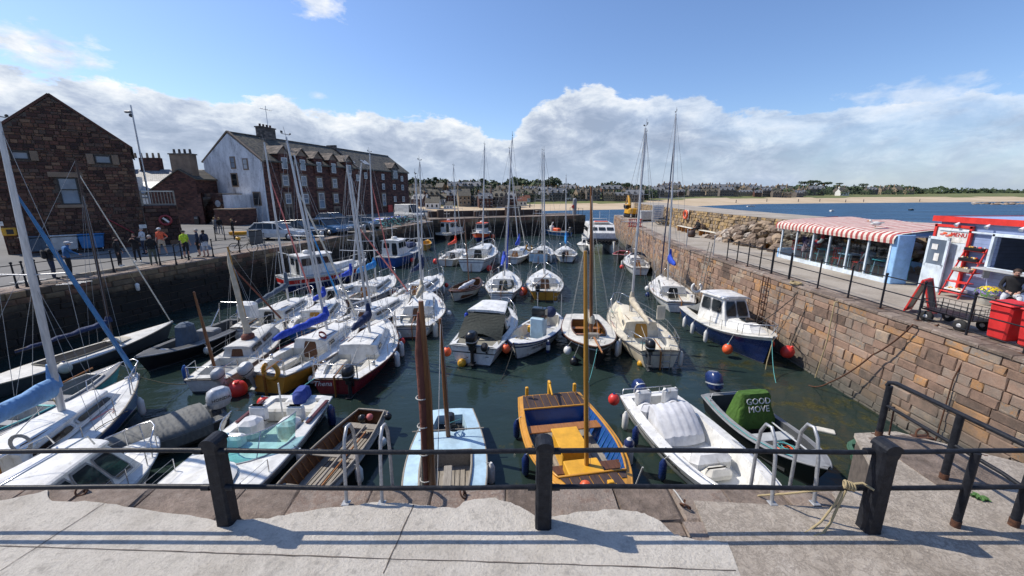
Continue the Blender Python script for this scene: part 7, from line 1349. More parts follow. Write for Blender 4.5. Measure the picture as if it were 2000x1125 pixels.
# clinker rowing dinghy
s = Boat('rowing_dinghy', 'weathered clinker rowing dinghy with oars, right of the white sports boat', 'clinker dinghy', V3(-4.75, 5.6), V3(-4.0, 10.7), B=1.38, fs=.48, fm=.42, fb=.62, tr=.62, p=2.1, k0=.5, bands=[(.3, 'wood_grey'), (.55, 'wood_grey'), (.8, 'wood_grey'), (.985, 'wood_brown')], deck='wood_grey', inset=.06, opens=[(.02, .95, .1, 'wood_brown', 'wood_grey', 'wood_grey')], rub='wood_grey', shrink=.78, cat='rowing dinghy')
for t, m_ in ((.14, 'wood_grey'), (.38, 'wood_grey'), (.62, 'wood_grey'), (.84, 'wood_varnish')): s.thwart(t, .4, m_)
b = MB()
for k in range(22):
    x = s.xf(.06+.04*k); c_ = s.c(x)
    for sd in (1, -1): b.tube([(x, sd*c_*.985, s.z(x)), (x, sd*c_*.86, .3), (x, sd*c_*.7, .13)], .012, 'wood_varnish', 4)
b.build('ribs', s.root); b = MB(); [b.box((0, y, .13), (s.L*.78, .07, .015), 'wood_grey') for y in (-.3, -.2, -.1, 0, .1, .2, .3)]; b.build('bottom_boards', s.root)
s.oar([(s.xf(.15), .15, .46), (s.xf(.75), .25, .46)], 'wood_grey', 'grey oar lying along the clinker dinghy', .028, 'wood_grey'); s.oar([(s.xf(.2), .30, .45), (s.xf(.68), .38, .45)], 'wood_varnish', 'oar with bright blue blade in the clinker dinghy', .024, 'canvas_cyan')
s.fend(.2, 1, 'white', 'ball', r=.12); s.fend(.45, 1, 'white', L=.4); s.fend(.06, 1, 'black', 'ball', r=.1, z=.5)
b = MB(s.T); b.ball((s.xf(.08), .1, .5), .1, 'pink', 8); b.ball((s.xf(.1), -.08, .5), .12, 'black', 8); tag(b.build('net_floats'), 'black and pink net floats in the stern of the clinker dinghy', 'floats')
# pale blue lugger
s = Boat('sailing_dinghy', 'pale blue wooden sailing dinghy with two brown spars and grey side decks', 'pale blue sailing dinghy', V3(-1.2, 5.2), V3(-1.75, 10.6), B=1.85, fs=.55, fm=.5, fb=.65, tr=.66, p=2.0, bands=[(.5, 'paleblue'), (.985, 'paleblue')], deck='paleblue', inset=.34, opens=[(.06, .20, .3, 'paleblue', 'black'), (.36, .95, .12, 'wood_grey', 'wood_grey', 'wood_grey')], rub='wood_grey', cat='sailing dinghy', shrink=.92)
b = MB(); x0, x1 = s.xf(.38), s.xf(.93)
for k in range(7): b.box(((x0+x1)/2, -.36+k*.12, .14), (x1-x0, .10, .02), 'wood_grey')
b.build('floorboards', s.root); b = MB(); b.rbox((s.xf(.62), .06, .35), (1.5, .07, .5), 'wood_grey', .01); b.rbox((s.xf(.62), .06, .62), (1.55, .18, .04), 'wood_grey', .01); b.build('centreboard_case', s.root)
s.mast(.24, (858, 622), 'wood_mast', r=.06, spread=0, z0=.3, back=False, shr=False, gear=False)
b = MB(); b.tube([s.W(845, 965, s.xf(.66)), s.W(835, 775, s.xf(.66)), s.W(822, 588, s.xf(.66))], [.075, .085, .045], 'wood_mast', 8); b.build('lowered_gaff', s.root)
b = MB(); P = [s.W(833, 960, s.xf(.66)), s.W(829, 800, s.xf(.66)), s.W(820, 690, s.xf(.66)), s.W(818, 610, s.xf(.66))]; b.tube(P, [.05, .1, .09, .03], 'sail_rust', 8); [b.torus(P[0].lerp(P[2], q), .11, .012, 'rope_white', None, 12, 5) for q in (.1, .3, .5, .7)]; b.build('furled_sail', s.root)
b = MB(); b.tube([s.W(826, 965, s.xf(.66)), s.W(824, 640, s.xf(.66))], [.04, .03], 'wood_grey', 7); b.build('grey_spar', s.root)
b = MB(); x = s.xf(.24); b.tube([(x, -.9, .72), (x, .9, .72)], .018, 'wood_grey', 5); b.tube([(x, 0, .9), (x-.5, .3, .7)], .012, 'rope_teal', 5); b.tube([(x+.1, .1, .9), (x-.6, -.1, .66)], .012, 'rope_dark', 5); [b.torus((x-.1, .15, .68+.02*k), .12, .014, 'rope_dark', None, 12, 5) for k in range(3)]; b.build('rope_work', s.root)
s.outboard(0, 'black', .8, x=s.xf(.12), z=.35); s.fend(.72, 1, 'white'); s.fend(.45, 1, 'white'); s.fend(.9, -1, 'white')
# yellow varnished day boat
s = Boat('day_boat', 'yellow and blue open wooden boat with brown foredeck and yellow engine box', 'yellow open wooden boat', V3(1.95, 6.2), V3(1.12, 11.2), B=2.3, fs=.7, fm=.62, fb=.9, tr=.80, p=2.0, k0=.4, bands=[(.25, 'mustard'), (.45, 'mustard'), (.65, 'mustard'), (.985, 'mustard')], deck='mustard', inset=.11, opens=[(.15, .72, .18, 'blue', 'wood_grey', 'mustard')], rub='mustard', shrink=.8, cat='open boat')
for dk in (0, 1):
  b = MB()
  for k in range(9):
    y = -.86+k*.215
    for t0, t1, zz in (((.01, .15, .05), (.72, .97, .05))[dk],):
        xa, xb = s.xf(t0), s.xf(t1); ym = min(s.c(xa), s.c(xb)); pts = []
        n_ = 6
        for q in range(n_):
            for e_ in (0,):
                xq = xa+(xb-xa)*q/(n_-1); c_ = s.c(xq); lo, hi = max(-c_, y-.1), min(c_, y+.1)
                pts.append((xq, lo, hi, s.z(xq)+zz))
        for a_, c_ in zip(pts, pts[1:]):
            if a_[2] > a_[1]+.01 and c_[2] > c_[1]+.01: b.add([(a_[0], a_[1], a_[3]), (c_[0], c_[1], c_[3]), (c_[0], c_[2], c_[3]), (a_[0], a_[2], a_[3])], [(0, 1, 2, 3)], 'wood_dark')
  b.build('deck_planking', s.root)
for sd in (1, -1):
  b = MB()
  for k in range(14):
    x = s.xf(.17+.04*k); c_ = s.c(x); b.tube([(x, sd*c_*.985, s.z(x)), (x, sd*c_*.88, .4), (x, sd*c_*.78, .2)], .016, 'midblue', 4)
  b.build('ribs', s.root)
s.thwart(.30, .55, 'wood_varnish', .34); s.thwart(.62, .52, 'wood_brown', .3); b = MB(); b.rbox((s.xf(.46), -.1, .45), (.95, .62, .5), 'yellow', .02); b.rbox((s.xf(.46), -.1, .72), (1.0, .68, .05), 'yellow', .01); b.build('engine_box', s.root)
b = MB(); b.rbox((s.xf(.67), -.1, .5), (.55, .8, .5), 'yellow', .02); b.build('fore_locker', s.root); b = MB(); [b.box((s.xf(.45), y, .2), (s.L*.5, .14, .02), 'wood_grey') for y in (-.62, -.45, -.28, -.11, .06, .23, .4, .57)]; b.build('floorboards', s.root)
for y, t in ((-.72, .03), (.72, .03)): s.box('bollard', t, y, .95, (.09, .09, .26), 'yellow', .015)
b = MB(); b.rbox((-s.L/2-.04, 0, .85), (.16, .08, .55), 'yellow', .02); b.tube([(-s.L/2, 0, 1.05), (-s.L/2+.6, -.08, 1.0)], [.035, .025], 'yellow', 8); b.build('tiller', s.root)
b = MB(); b.rbox((s.xf(.90), 0, 1.12), (.09, .12, .34), 'yellow', .01); b.tube([(s.xf(.90), -.12, 1.2), (s.xf(.90), .12, 1.2)], .02, 'yellow', 6); b.build('samson_post', s.root)
s.mast(.66, (1137, 490), 'wood_yellow', r=.055, z0=.25, spread=0, shr=False, back=False, fore=False, gear=False, rig=False)
b = MB(s.T); b.ball((s.xf(.84), -.38, s.z(s.xf(.84))+.2), .12, 'orange', 14, (1, 1, 1)); b.tube([(s.xf(.84)+.12, -.38, s.z(s.xf(.84))+.2), (s.xf(.92), -.1, 1.1)], .02, 'midblue', 6); tag(b.build('buoy'), 'orange ball buoy lying on the brown foredeck of the yellow boat', 'buoy')
b = MB(); b.tube([(s.xf(.90), .05, 1.1), (s.xf(.95), .1, 1.06), (s.L/2, .05, 1.05), (s.L/2+.3, .0, 1.6), (s.L/2+.6, 0, 2.4)], .014, 'rope_white', 6); b.tube([(s.xf(.90), -.05, 1.1), (s.xf(.96), -.12, 1.06), (s.L/2+.05, -.1, 1.0)], .014, 'rope_white', 6); b.build('bow_lines', s.root)
for t, sd, c_ in ((.2, 1, 'navy'), (.5, 1, 'navy')): s.fend(t, -sd, c_)
s.fend(.80, -1, 'black', L=.6, r=.11); s.fend(.55, 1, 'offwhite', L=.75, r=.12, mark='navy', z=.5)
# white open speedboat with white canvas
s = Boat('speedboat', 'white open speedboat with ribbed white console cover and black striped hull', 'white open speedboat', V3(5.0, 6.2), V3(4.1, 11.45), B=2.05, fs=.62, fm=.62, fb=.82, tr=.84, p=2.7, q=.72, bands=[(.10, 'white'), (.60, 'white'), (.70, 'black'), (.985, 'white')], deck='white', inset=.28, opens=[(.05, .90, .2, 'white', 'white')], rub=None, cat='speedboat', shrink=.9)
b = MB(); n = 14
for k in range(n+1):
    pass
rings = []
for k in range(10):
    t = k/9; rings.append([Vector((s.xf(.25)+t*.85-.10*abs(j/8-1)**2, -.56+1.12*j/16, .55+.48*(1-t**1.8)-.10*abs(j/8-1)**3+.022*math.sin(j*2.1+t*1.5))) for j in range(17)])
b.loft(rings, 'canvas_white', closed=False, smooth=True)
for j in (0, 16): b.loft([[r_[j], Vector((r_[j].x, r_[j].y*1.04, .3))] for r_ in rings], 'canvas_white', closed=False)
b.loft([[p, Vector((p.x+.05, p.y, .3))] for p in rings[-1]], 'canvas_white', closed=False); b.build('console_cover', s.root)
for y in (-.42, .42): s.box('seat', .16, y, .5, (.45, .5, .5), 'canvas_white', .12); s.box('seat_back', .11, y, .8, (.16, .5, .5), 'white', .07)
b = MB(); b.rbox((s.xf(.56), 0, .42), (.55, 1.1, .5), 'white', .14); b.build('bench', s.root); s.box('cushion', .63, 0, .34, (.35, .7, .3), 'offwhite', .1); s.box('locker_lid', .80, 0, .235, (.6, .55, .05), 'white', .02)
b = MB(); [b.tube([(s.xf(.06)+k*0, -.9+1.8*k/8*0, 0), (0, 0, 0)], .0001, 'steel', 3) for k in ()]; b.tube([(-s.L/2+.06, -.8, .65), (-s.L/2+.03, -.78, .82), (-s.L/2+.03, .78, .82), (-s.L/2+.06, .8, .65)], .015, 'steel', 6); [b.tube([(-s.L/2+.05, y, .65), (-s.L/2+.03, y, .82)], .012, 'steel', 5) for y in (-.4, 0, .4)]; b.build('stern_rail', s.root)
for sd in (1, -1): b = MB(); P = [Vector((s.xf(.5+.045*k), sd*(s.w(s.xf(.5+.045*k))-.13), s.z(s.xf(.5+.045*k))+.09+(-.07 if k in (0, 10) else 0))) for k in range(11)]; b.tube(P, .013, 'steel', 6); b.build('side_rail', s.root)
s.outboard(0, 'navy', 1.0, tilt=-1.15, z=.5); s.letter('MINIATURE', .55, -1, .2, 'black', .85)
for t, c_ in ((.16, 'white'), (.30, 'navy'), (.56, 'navy'), (.78, 'navy')): s.fend(t, -1, c_)
s.fend(.0, -1, 'brightred', 'ball', r=.17, z=.5, mark='navy', txt='red ball fender at the stern of the white open speedboat'); s.fend(.93, 1, 'brightred', 'ball', r=.19, z=.2, txt='red ball fender half hidden at the bow of the white open speedboat')
# grey alloy dinghy with the green cover
s = Boat('alloy_dinghy', 'grey aluminium dinghy with a green lettered cover over its console', 'grey aluminium dinghy', (1618, 925), (1408, 768), -2.4, B=1.55, fs=.6, fm=.55, fb=.75, tr=.8, p=2.5, q=.8, bands=[(.985, 'black')], deck='grey', inset=.16, opens=[(.04, .80, .12, 'darkgrey', 'darkgrey')], rub='grey', cat='dinghy')
b = MB(); q = random.Random(1)
cx = s.xf(.34)
def cv_(z, k): return [Vector((cx+.36*k*math.cos(a)*(1+.07*math.sin(5*a+z*9)), .52*k*math.sin(a)*(1+.05*math.sin(7*a+z*6)), z)) for a in [2*math.pi*j/24+.0 for j in range(24)]]
def sq_(z, kx, ky): 
    o = []
    for j in range(24): a = 2*math.pi*j/24; c_, s_ = math.cos(a), math.sin(a); e = .45; o.append(Vector((cx+kx*math.copysign(abs(c_)**e, c_)*(1+.07*math.sin(5*a+z*14)+.03*math.sin(13*a-z*20)), ky*math.copysign(abs(s_)**e, s_)*(1+.04*math.sin(7*a+z*11)), z)))
    return o
b.loft([sq_(.38, .36, .62), sq_(.6, .32, .58), sq_(.9, .25, .5), sq_(1.2, .17, .46), sq_(1.3, .13, .42)], 'canvas_lime', caps=True, smooth=True); cvr = b.build('lettered_cover', s.root)
b = MB(); 
for tx, z in (('GOOD', 1.13), ('MOVE', .93)): text(b, tx, .23, frame((cx+.235+(1.13-z)*.28, 0, z), (0, 1, 0), (-.36, 0, 1)), 'white', .006)
b.build('lettering', cvr)
s.box('seat', .18, .2, .5, (.3, .4, .35), 'midblue', .05); s.thwart(.55, .42, 'lightgrey', .35); s.outboard(-.1, 'navy', 1.1, tilt=-.25)
b = MB(); b.tube([(s.xf(.1), -.6, .6), (s.xf(.1), -.55, .82), (s.xf(.1), .55, .82), (s.xf(.1), .6, .6)], .014, 'galv', 6); b.build('aft_rail', s.root)
b = MB(s.T); [b.torus((s.xf(.70)+q.uniform(-.1, .1), q.uniform(-.2, .2), .3+.025*k), .2+.02*q.random(), .014, ('orange', 'rope_teal', 'rope_teal')[k % 3], Matrix.Rotation(q.uniform(-.2, .2), 4, 'X'), 14, 5) for k in range(9)]; tag(b.build('rope_coils'), 'orange and teal rope coils in the bow of the grey aluminium dinghy', 'rope')
s.oar([(s.xf(.45), .35, .58), (s.xf(.83), .2, .62)], 'lightgrey', 'pale oar lying in the grey aluminium dinghy', .022, 'lightgrey')
b = MB(); P = [Vector((s.xf(.05+.09*k), -s.w(s.xf(.05+.09*k))*.97, s.z(s.xf(.05+.09*k))+.03+.015*math.sin(k*3))) for k in range(10)]; b.tube(P, .014, 'rope_teal', 5); b.build('side_rope', s.root)
# navy cabin boat by the right wall
s = Boat('motor_cruiser', 'navy hulled cabin boat with white wheelhouse moored beside the right wall', 'navy cabin boat', (1510, 668), (1366, 594), -1.95, B=2.3, L=5.6, fs=.9, fm=.88, fb=1.25, tr=.8, p=2.5, q=.78, bands=[(.05, 'white'), (.86, 'navy'), (.985, 'offwhite')], deck='offwhite', inset=.3, opens=[(.03, .28, .4, 'offwhite', 'grey')], rub='dirty_white', cat='motor cruiser')
s.house(.28, .62, .82, .62, 1.15, 'white', rf=.5, rb=.05, inw=.14, side=[(.08, .42, .42, .86), (.50, .88, .42, .86)], front=[(.07, .47, .36, .86), (.53, .93, .36, .86)], back=[(.3, .65, -.3, .85, 'glass_dark', 'door')], rim='grey', over=.1, name='wheelhouse')
s.house(.60, .86, .60, .34, .30, 'white', rf=.35, inw=.12, hf=.2, over=.0, name='fore_cabin'); b = MB(); b.rbox((s.xf(.71), 0, 1.42), (.45, .45, .07), 'glass_dark', .02); b.build('fore_hatch', s.root)
b = MB(); b.loft([[Vector((s.xf(.28)-k*.33, y*(.84-.03*k), .95+(.85*(1-k/4.2))*(1-abs(y)**3*.8))) for y in (-1, -.8, -.4, 0, .4, .8, 1)] for k in range(5)], 'canvas_grey', closed=False, smooth=True); b.build('cockpit_cover', s.root)
s.rails(.42, t0=.55, t1=.97, push=False, n=4)
for t in (.2, .36, .56): s.fend(t, -1, 'white')
s.fend(.8, -1, 'orange', 'ball', r=.2, z=.35, mark='turq'); b = MB(); b.tube([(s.xf(.32), -.6, 2.12), (s.xf(.6), -.5, 2.12)], .014, 'steel', 5); b.tube([(s.xf(.32), .6, 2.12), (s.xf(.6), .5, 2.12)], .014, 'steel', 5); b.build('roof_rails', s.root)
b = MB(); b.tube([(s.L/2, 0, 1.2), (s.L/2+.1, -.2, .3), (s.L/2+.15, -.25, -.1)], .02, 'rope', 6); b.build('bow_rope', s.root)
for k, (px, py, r, c_, lab) in enumerate(((1538, 687, .24, 'brightred', 'bright red ball buoy against the right wall beside the navy boat bow'), (1505, 672, .15, 'red', 'dark red buoy half hidden behind the navy boat bow'), (1251, 710, .13, 'yellow', 'small yellow buoy under the stern of the cream sloop'), (464, 760, .3, 'brightred', 'large red ball buoy at the stern of the ochre sloop'), (902, 709, .17, 'yellow', 'yellow can buoy at the stern of the canvas canopied boat'))):
    p = at(px, py, WZ+(.55 if k < 2 else r*.6)); b = MB(); b.ball((0, 0, 0), r, c_, 18, (1, 1, 1.08)); b.lathe((0, 0, 0), [(r*.28, r*.98), (r*.15, r*1.3)], c_, 8); b.tube([(0, 0, r*1.2), (.2, .2, r*1.5), (.4, .5, r*1.2)], .012, 'rope_dark', 5); o = tag(b.build('mooring_buoy'), lab, 'buoy'); o.location = p; o.rotation_euler = (.4, .3, 0)
# cream sloop
s = yacht('sloop', 'cream sloop with varnished companion door and cream sail cover, mast folded high', 'cream sloop', (1204, 594), (1290, 682), 'cream', (1262, 250), mt=.60, B=2.35, deckm='cream', cov='canvas_cream', boomlen=2.5, cab=(.36, .84), nwin=1, fs=.75, fm=.72, fb=.95, zd=-2.2, topm='cream', trim='wood_grey', cover=(.4, .2, .3), rise=-.2, door='wood_yellow')
s.outboard(.45, 'black', .9); b = MB(); [b.tube([(-s.L/2-.1, y, .9), (-s.L/2-.12, y, -.1)], .016, 'steel', 5) for y in (-.35, -.1)]; [b.tube([(-s.L/2-.11, -.35, z), (-s.L/2-.11, -.1, z)], .014, 'steel', 5) for z in (.1, .35, .6)]; b.build('boarding_ladder', s.root)
for t in (.22, .33): s.fend(t, 1, 'offwhite', L=.65)
s.fend(.02, -1, 'offwhite', L=.55); s.box('radar_panel', .26, -.55, 1.75, (.06, .35, .6), 'cream', .02)
# white sloop with bright blue cover by the right wall
s = yacht('sloop', 'white sloop with bright blue boom cover lying along the right wall', 'bright blue covered sloop', (1290, 543), (1338, 598), 'white', (1317, 222), mt=.62, L=6.6, B=2.4, cov='canvas_blue', boomlen=1.7, furl=('canvas_navy', .9), cab=(.34, .8), cover=(.6, .25, .5), door='glass_dark', zb=2.20)
for t in (.86, .7): s.fend(t, 1, 'white', 'ball', r=.18, mark='navy')
s.fend(.45, 1, 'navy', 'ball', r=.15); s.transom_text('TIDELINE', .35, .62, .16, 'midblue'); s.ring(.1, -.9, 1.35, 'white', .25)
s = yacht('sloop', 'white sloop with navy spray hood at the far right wall', 'white sloop with navy spray hood', (1232, 499), (1262, 536), 'white', (1265, 260), mt=.6, L=6.6, B=2.1, cab=(.3, .8), boomlen=2.2)
b = MB(); b.loft([[Vector((s.xf(.3)+.7*k/4, y*.8, s.z(0)+.5+.55*(1-abs(y)**3)*math.cos(k/4*1.2))) for y in (-1, -.7, -.3, 0, .3, .7, 1)] for k in range(5)], 'canvas_navy', closed=False, smooth=True); b.build('spray_hood', s.root)
s.fend(.35, 1, 'brightred', 'ball', r=.18); [s.fend(t, 1, 'white') for t in (.6, .84)]
s = Boat('motor_boat', 'small dark motor boat with red deck by the far right wall', 'small dark motor boat', (1208, 500), (1222, 486), -2.2, L=4.2, B=1.7, bands=[(.985, 'darkgrey')], deck='dullred', inset=.2, opens=[(.1, .6, .2, 'wood_brown', 'wood_brown')], cat='motor boat'); s.thwart(.3, .5)
# black gaffer
s = Boat('gaff_cutter', 'black hulled gaff cutter with cream deck and tall brown mast', 'black gaff cutter', (1168, 686), (1138, 612), -2.15, B=2.25, fs=.8, fm=.72, fb=1.05, tr=.7, p=2.0, q=.8, bands=[(.06, 'lightgrey'), (.80, 'black'), (.84, 'lightgrey'), (.985, 'black')], deck='offwhite', inset=.42, cmax=.72, opens=[(.18, .62, .2, 'wood_varnish', 'wood_dark', 'wood_brown')], rub='wood_brown', cat='gaff cutter')
s.mast(.63, (1152, 365), 'wood_mast', r=.075, z0=.7, spread=0, back=False, rm='rope_white', boom=('canvas_cream', 2.4, .25, .4, .12, .1), gear=False)
s.thwart(.3, .6, 'wood_varnish', .3); s.thwart(.48, .6, 'wood_varnish', .2); b = MB(); b.tube([(s.xf(.8), 0, 1.02), (s.L/2+.9, 0, 1.15)], [.05, .03], 'wood_varnish', 8); b.build('bowsprit', s.root)
b = MB(); x = s.xf(.72); b.rbox((x, 0, .98), (.2, .5, .2), 'wood_grey', .03); [b.tube([(x+.2+.15*k, -.3+.15*k, .9), (x+.25+.15*k, -.25+.15*k, 1.05)], .02, 'rope_white', 5) for k in range(5)]; b.build('windlass', s.root)
s.fend(.75, -1, 'white', 'ball', r=.17); s.fend(.7, 1, 'white', L=.6); s.fend(.85, -1, 'black', 'ball', r=.18, z=.1)
# white open fishing boat
s = Boat('fishing_boat', 'white open fishing boat with blue trim, console and orange ring, double ended', 'white open fishing boat', (1003, 676), (1086, 610), -2.3, B=1.85, fs=.7, fm=.62, fb=.82, de=True, p=2.4, q=.75, bands=[(.08, 'navy'), (.72, 'white'), (.80, 'navy'), (.985, 'white')], deck='white', inset=.16, opens=[(.08, .86, .15, 'offwhite', 'lightgrey')], rub='navy', cat='fishing boat')
s.box('console', .60, .25, .85, (.5, .6, 1.0), 'paleblue', .04); s.box('console_screen', .58, .25, 1.5, (.35, .62, .5), 'glass_dark', .03); s.thwart(.76, .62, 'white', .2); s.thwart(.42, .62, 'white', .14)
b = MB(); [b.tube([(s.xf(.2), y, .6), (s.xf(.2), y, 1.9)], .018, 'lightgrey', 5) for y in (-.6, .6)]; b.build('gantry', s.root); b = MB(); b.ball((s.xf(.16), 0, .95), .28, 'canvas_navy', 10); b.build('covered_motor', s.root); s.box('yellow_crate', .48, -.3, .55, (.3, .35, .3), 'yellow', .03)
o = s.ring(.44, -.1, .85, 'orange', .26, False, .3); s.letter('MILA JANE', .8, 1, .15, 'black', .6)
s.fend(.72, 1, 'white', mark='navy'); s.fend(.35, 1, 'navy', 'ball', r=.14); s.fend(.94, -1, 'white', 'ball', r=.12)
b = MB(); q = random.Random(3); [b.torus((s.xf(.86)+q.uniform(-.1, .1), q.uniform(-.15, .15), .7+.02*k), .17, .014, 'rope', None, 12, 5) for k in range(5)]; b.build('bow_coil', s.root)
# canvas topped cruiser
s = Boat('cuddy_cruiser', 'white cuddy cruiser with dark green canvas canopy and black outboard', 'green canopied cuddy cruiser', (988, 604), (924, 676), -2.2, B=2.2, fs=.8, fm=.8, fb=1.0, tr=.86, p=2.5, bands=[(.62, 'white'), (.68, 'darkgrey'), (.985, 'white')], deck='white', inset=.22, opens=[(.02, .5, .3, 'white', 'offwhite')], rub='lightgrey', cat='cabin cruiser')
s.house(.42, .74, .85, .64, .85, 'white', rf=.75, rb=-.35, inw=.1, side=[(.1, .5, .3, .85), (.55, .88, .3, .8)], front=[(.06, .94, .25, .88)], glass='glass_dark', over=.08, name='windscreen_cabin', back=[(.05, .95, -.6, .95, 'canvas_green', 'canopy_back')])
b = MB(); A_ = s.xf(.35); b.loft([[Vector((A_-.05-k*.28, y*(.86+.02*k), 1.0+.6*(1-k/4)-.25*(abs(y)**2)*(k/4)-.12*math.sin(k*1.1)*(1-abs(y)))) for y in (-1, -.6, -.2, .2, .6, 1)] for k in range(5)], 'canvas_green', closed=False, smooth=True); b.build('canopy', s.root)
b = MB(); b.loft([[Vector((A_-1.1-k*.18, y*.92, .85-.05*(1-y*y)-k*.02)) for y in (-1, -.5, 0, .5, 1)] for k in range(4)], 'canvas_khaki', closed=False, smooth=True); b.build('tonneau', s.root)
s.outboard(0, 'black', 1.15, lm='black'); s.outboard(-.55, 'black', .65, lm='black', tilt=-.7); s.fend(.03, 1, 'orange', 'ball', r=.18, z=.4); s.fend(.1, -1, 'orange', 'ball', r=.17, z=.6); s.rails(.42, t0=.5, t1=.97, push=False, n=5); s.box('blue_bag', .33, .85, 1.4, (.2, .15, .4), 'canvas_blue', .05)
b = MB(); b.tube([(s.xf(.5), 0, 2.1), (s.xf(.5), 0, 3.3)], .012, 'white', 5); b.build('aerial', s.root)
# ochre sloop
s = yacht('sloop', 'ochre hulled sloop with royal blue boom cover and yellow horseshoe lifebuoy', 'ochre sloop', (700, 632), (520, 735), 'ochre', (549, 268), mt=.60, B=2.3, cov='canvas_blue', boomlen=2.9, furl=('offwhite', .75), cab=(.40, .80), nwin=1, fs=.74, fm=.7, fb=1.0, topm='white', boot='ochre', trim='wood_grey', door='wood_brown', cover=(.34, .24, .3), rise=.12, zb=1.6)
s.ring(.0, -.2, .85, 'mustard', .27, True); s.fend(.55, -1, 'orange', L=.7, r=.13); s.outboard(.5, 'lightgrey', .9, tilt=-.35, lm='grey'); b = MB(); [b.torus((s.xf(.42), -.5, 1.25+.02*k), .15, .013, 'dullred', Matrix.Rotation(1.2, 4, 'Y'), 12, 5) for k in range(4)]; b.build('coiled_sheet', s.root)
# red sloop Thena
s = yacht('sloop', 'dark red hulled sloop named on its transom, white deck and navy sail cover', 'dark red sloop with navy cover', (757, 632), (655, 737), 'red_hull', (673, 322), mt=.60, B=2.45, cov='canvas_navy', boomlen=1.7, cab=(.36, .80), nwin=1, fs=.6, fm=.58, fb=.9, topm='white', boot='red_hull', trim='wood_brown', door='white', cover=(.42, .24, .45), zb=1.60)
s.transom_text('Thena', .45, .42, .25, 'white', .3); s.outboard(-.5, 'black', .95, lm='black'); s.fend(.42, -1, 'white', L=.6, r=.11); s.fend(.6, -1, 'white', L=.6, r=.11); s.fend(.8, -1, 'white'); s.fend(.1, 1, 'white', 'ball', r=.14, mark='black', z=.3); s.fend(.75, -1, 'brightred', 'ball', r=.15, txt='dark red ball fender near the bow of the dark red sloop')
b = MB(); P0 = Vector((s.xf(.0), .7, .6)); b.tube([P0, P0+Vector((-1.0, .3, -.1)), P0+Vector((-2.3, .7, -.35))], .02, 'rope_teal', 6); b.build('stern_line', s.root)
# yawl with wooden masts and rust sail
s = Boat('yawl', 'small grey white cabin yawl with two brown masts and a rolled cream and rust sail', 'grey white yawl', (552, 634), (400, 735), -2.4, B=1.75, fs=.5, fm=.5, fb=.7, tr=.75, bands=[(.5, 'dirty_white'), (.985, 'dirty_white')], deck='dirty_white', inset=.25, opens=[(.05, .32, .25, 'offwhite', 'grey')], cat='yawl')
s.house(.34, .84, .55, .28, .34, 'dirty_white', rf=.3, side=[(.06, .36, .3, .75), (.44, .74, .3, .75)], rim='grey', back=[(.3, .7, -.2, .9, 'wood_brown', 'door')], hf=.3)
s.mast(.10, (375, 570), 'wood_mast', r=.05, spread=0, shr=False, fore=False, back=False, z0=.6, gear=False); s.mast(.52, (440, 482), 'wood_yellow', r=.05, spread=0, back=False, z0=.9, gear=False)
b = MB(); tp, ba = s.mt, s.mb; b.tube([ba.lerp(tp, q) +Vector((-.12+.03*math.sin(q*20), .03*math.cos(q*17), 0)) for q in (.0, .12, .25, .4, .55, .7, .85, .95)], [.2, .13, .1, .085, .1, .08, .06, .02], 'canvas_cream', 8); b.build('rolled_sail', s.root); b = MB(); b.ball(ba+Vector((-.15, 0, .12)), .3, 'sail_rust', 10, (1, .8, .6)); b.tube([ba.lerp(tp, .75)+Vector((.1, 0, 0)), Vector((s.L/2-.1, 0, .95))], [.03, .045], 'sail_rust', 6); b.build('rust_sail', s.root)
s.outboard(-.55, 'lightgrey', .85, tilt=-.2, lm='lightgrey'); s.fend(.05, 1, 'blue', L=.6, z=.55); s.fend(0.02, -1, 'brightred', 'ball', r=.22, z=.1, txt='red ball fender hanging at the stern of the grey white yawl'); s.rails(.4, t0=.3, push=True, pul=False, n=4)
# mid left group
s = yacht('sloop', 'white sloop with slate boom cover close to the left wall', 'white sloop by the left wall', (610, 582), (480, 640), 'white', (514, 278), mt=.6, B=2.4, cov='canvas_slate', boomlen=2.6, furl=('pink', .8), cab=(.3, .8), door='glass_dark', cover=(.3, .2, .9), rise=-.3, zb=1.80)
s.box('white_hood', .1, .2, 1.3, (.5, .8, .8), 'white', .1)
s = yacht('sloop', 'sky blue hulled sloop between the white and ochre sloops', 'sky blue sloop', (662, 586), (590, 640), 'midblue', (568, 303), mt=.58, B=2.3, cov='canvas_blue', boomlen=1.3, furl=('canvas_cyan', .55), cab=(.3, .78), cover=(.3, .2, .3), door='wood_yellow', boot='midblue')
s = yacht('sloop', 'red hulled sloop with white deck behind the dark red one', 'red sloop behind the dark red one', (800, 578), (700, 624), 'red_hull', (679, 338), mt=.42, B=2.3, L=6.4, furl=('pink', .62), cab=(.3, .78), door='wood_brown', boot='red_hull', boomlen=1.5)
s.fend(.3, -1, 'brightred', 'ball', r=.17, txt='red ball fender on the side of the red sloop behind the dark red one'); s.fend(.55, -1, 'brightred', 'ball', r=.17, txt='red ball fender amidships on the red sloop with white deck'); s.fend(.8, -1, 'white')
s = yacht('sloop', 'white sloop with cream rolled sail and maroon underside in the left middle', 'white sloop with cream rolled sail', (838, 574), (806, 634), 'offwhite', (811, 344), mt=.55, B=2.5, L=6.0, cov='canvas_cream', boomlen=1.6, furl=None, cab=(.32, .78), door='wood_brown', topm='red_hull', cover=(.5, .3, .3), deckm='white')
s.fend(.1, 1, 'yellow', 'ball', r=.16, z=.3); s.fend(.05, -1, 'offwhite', L=.7, r=.13); s.fend(.5, -1, 'white', 'ball', r=.16, z=.3)
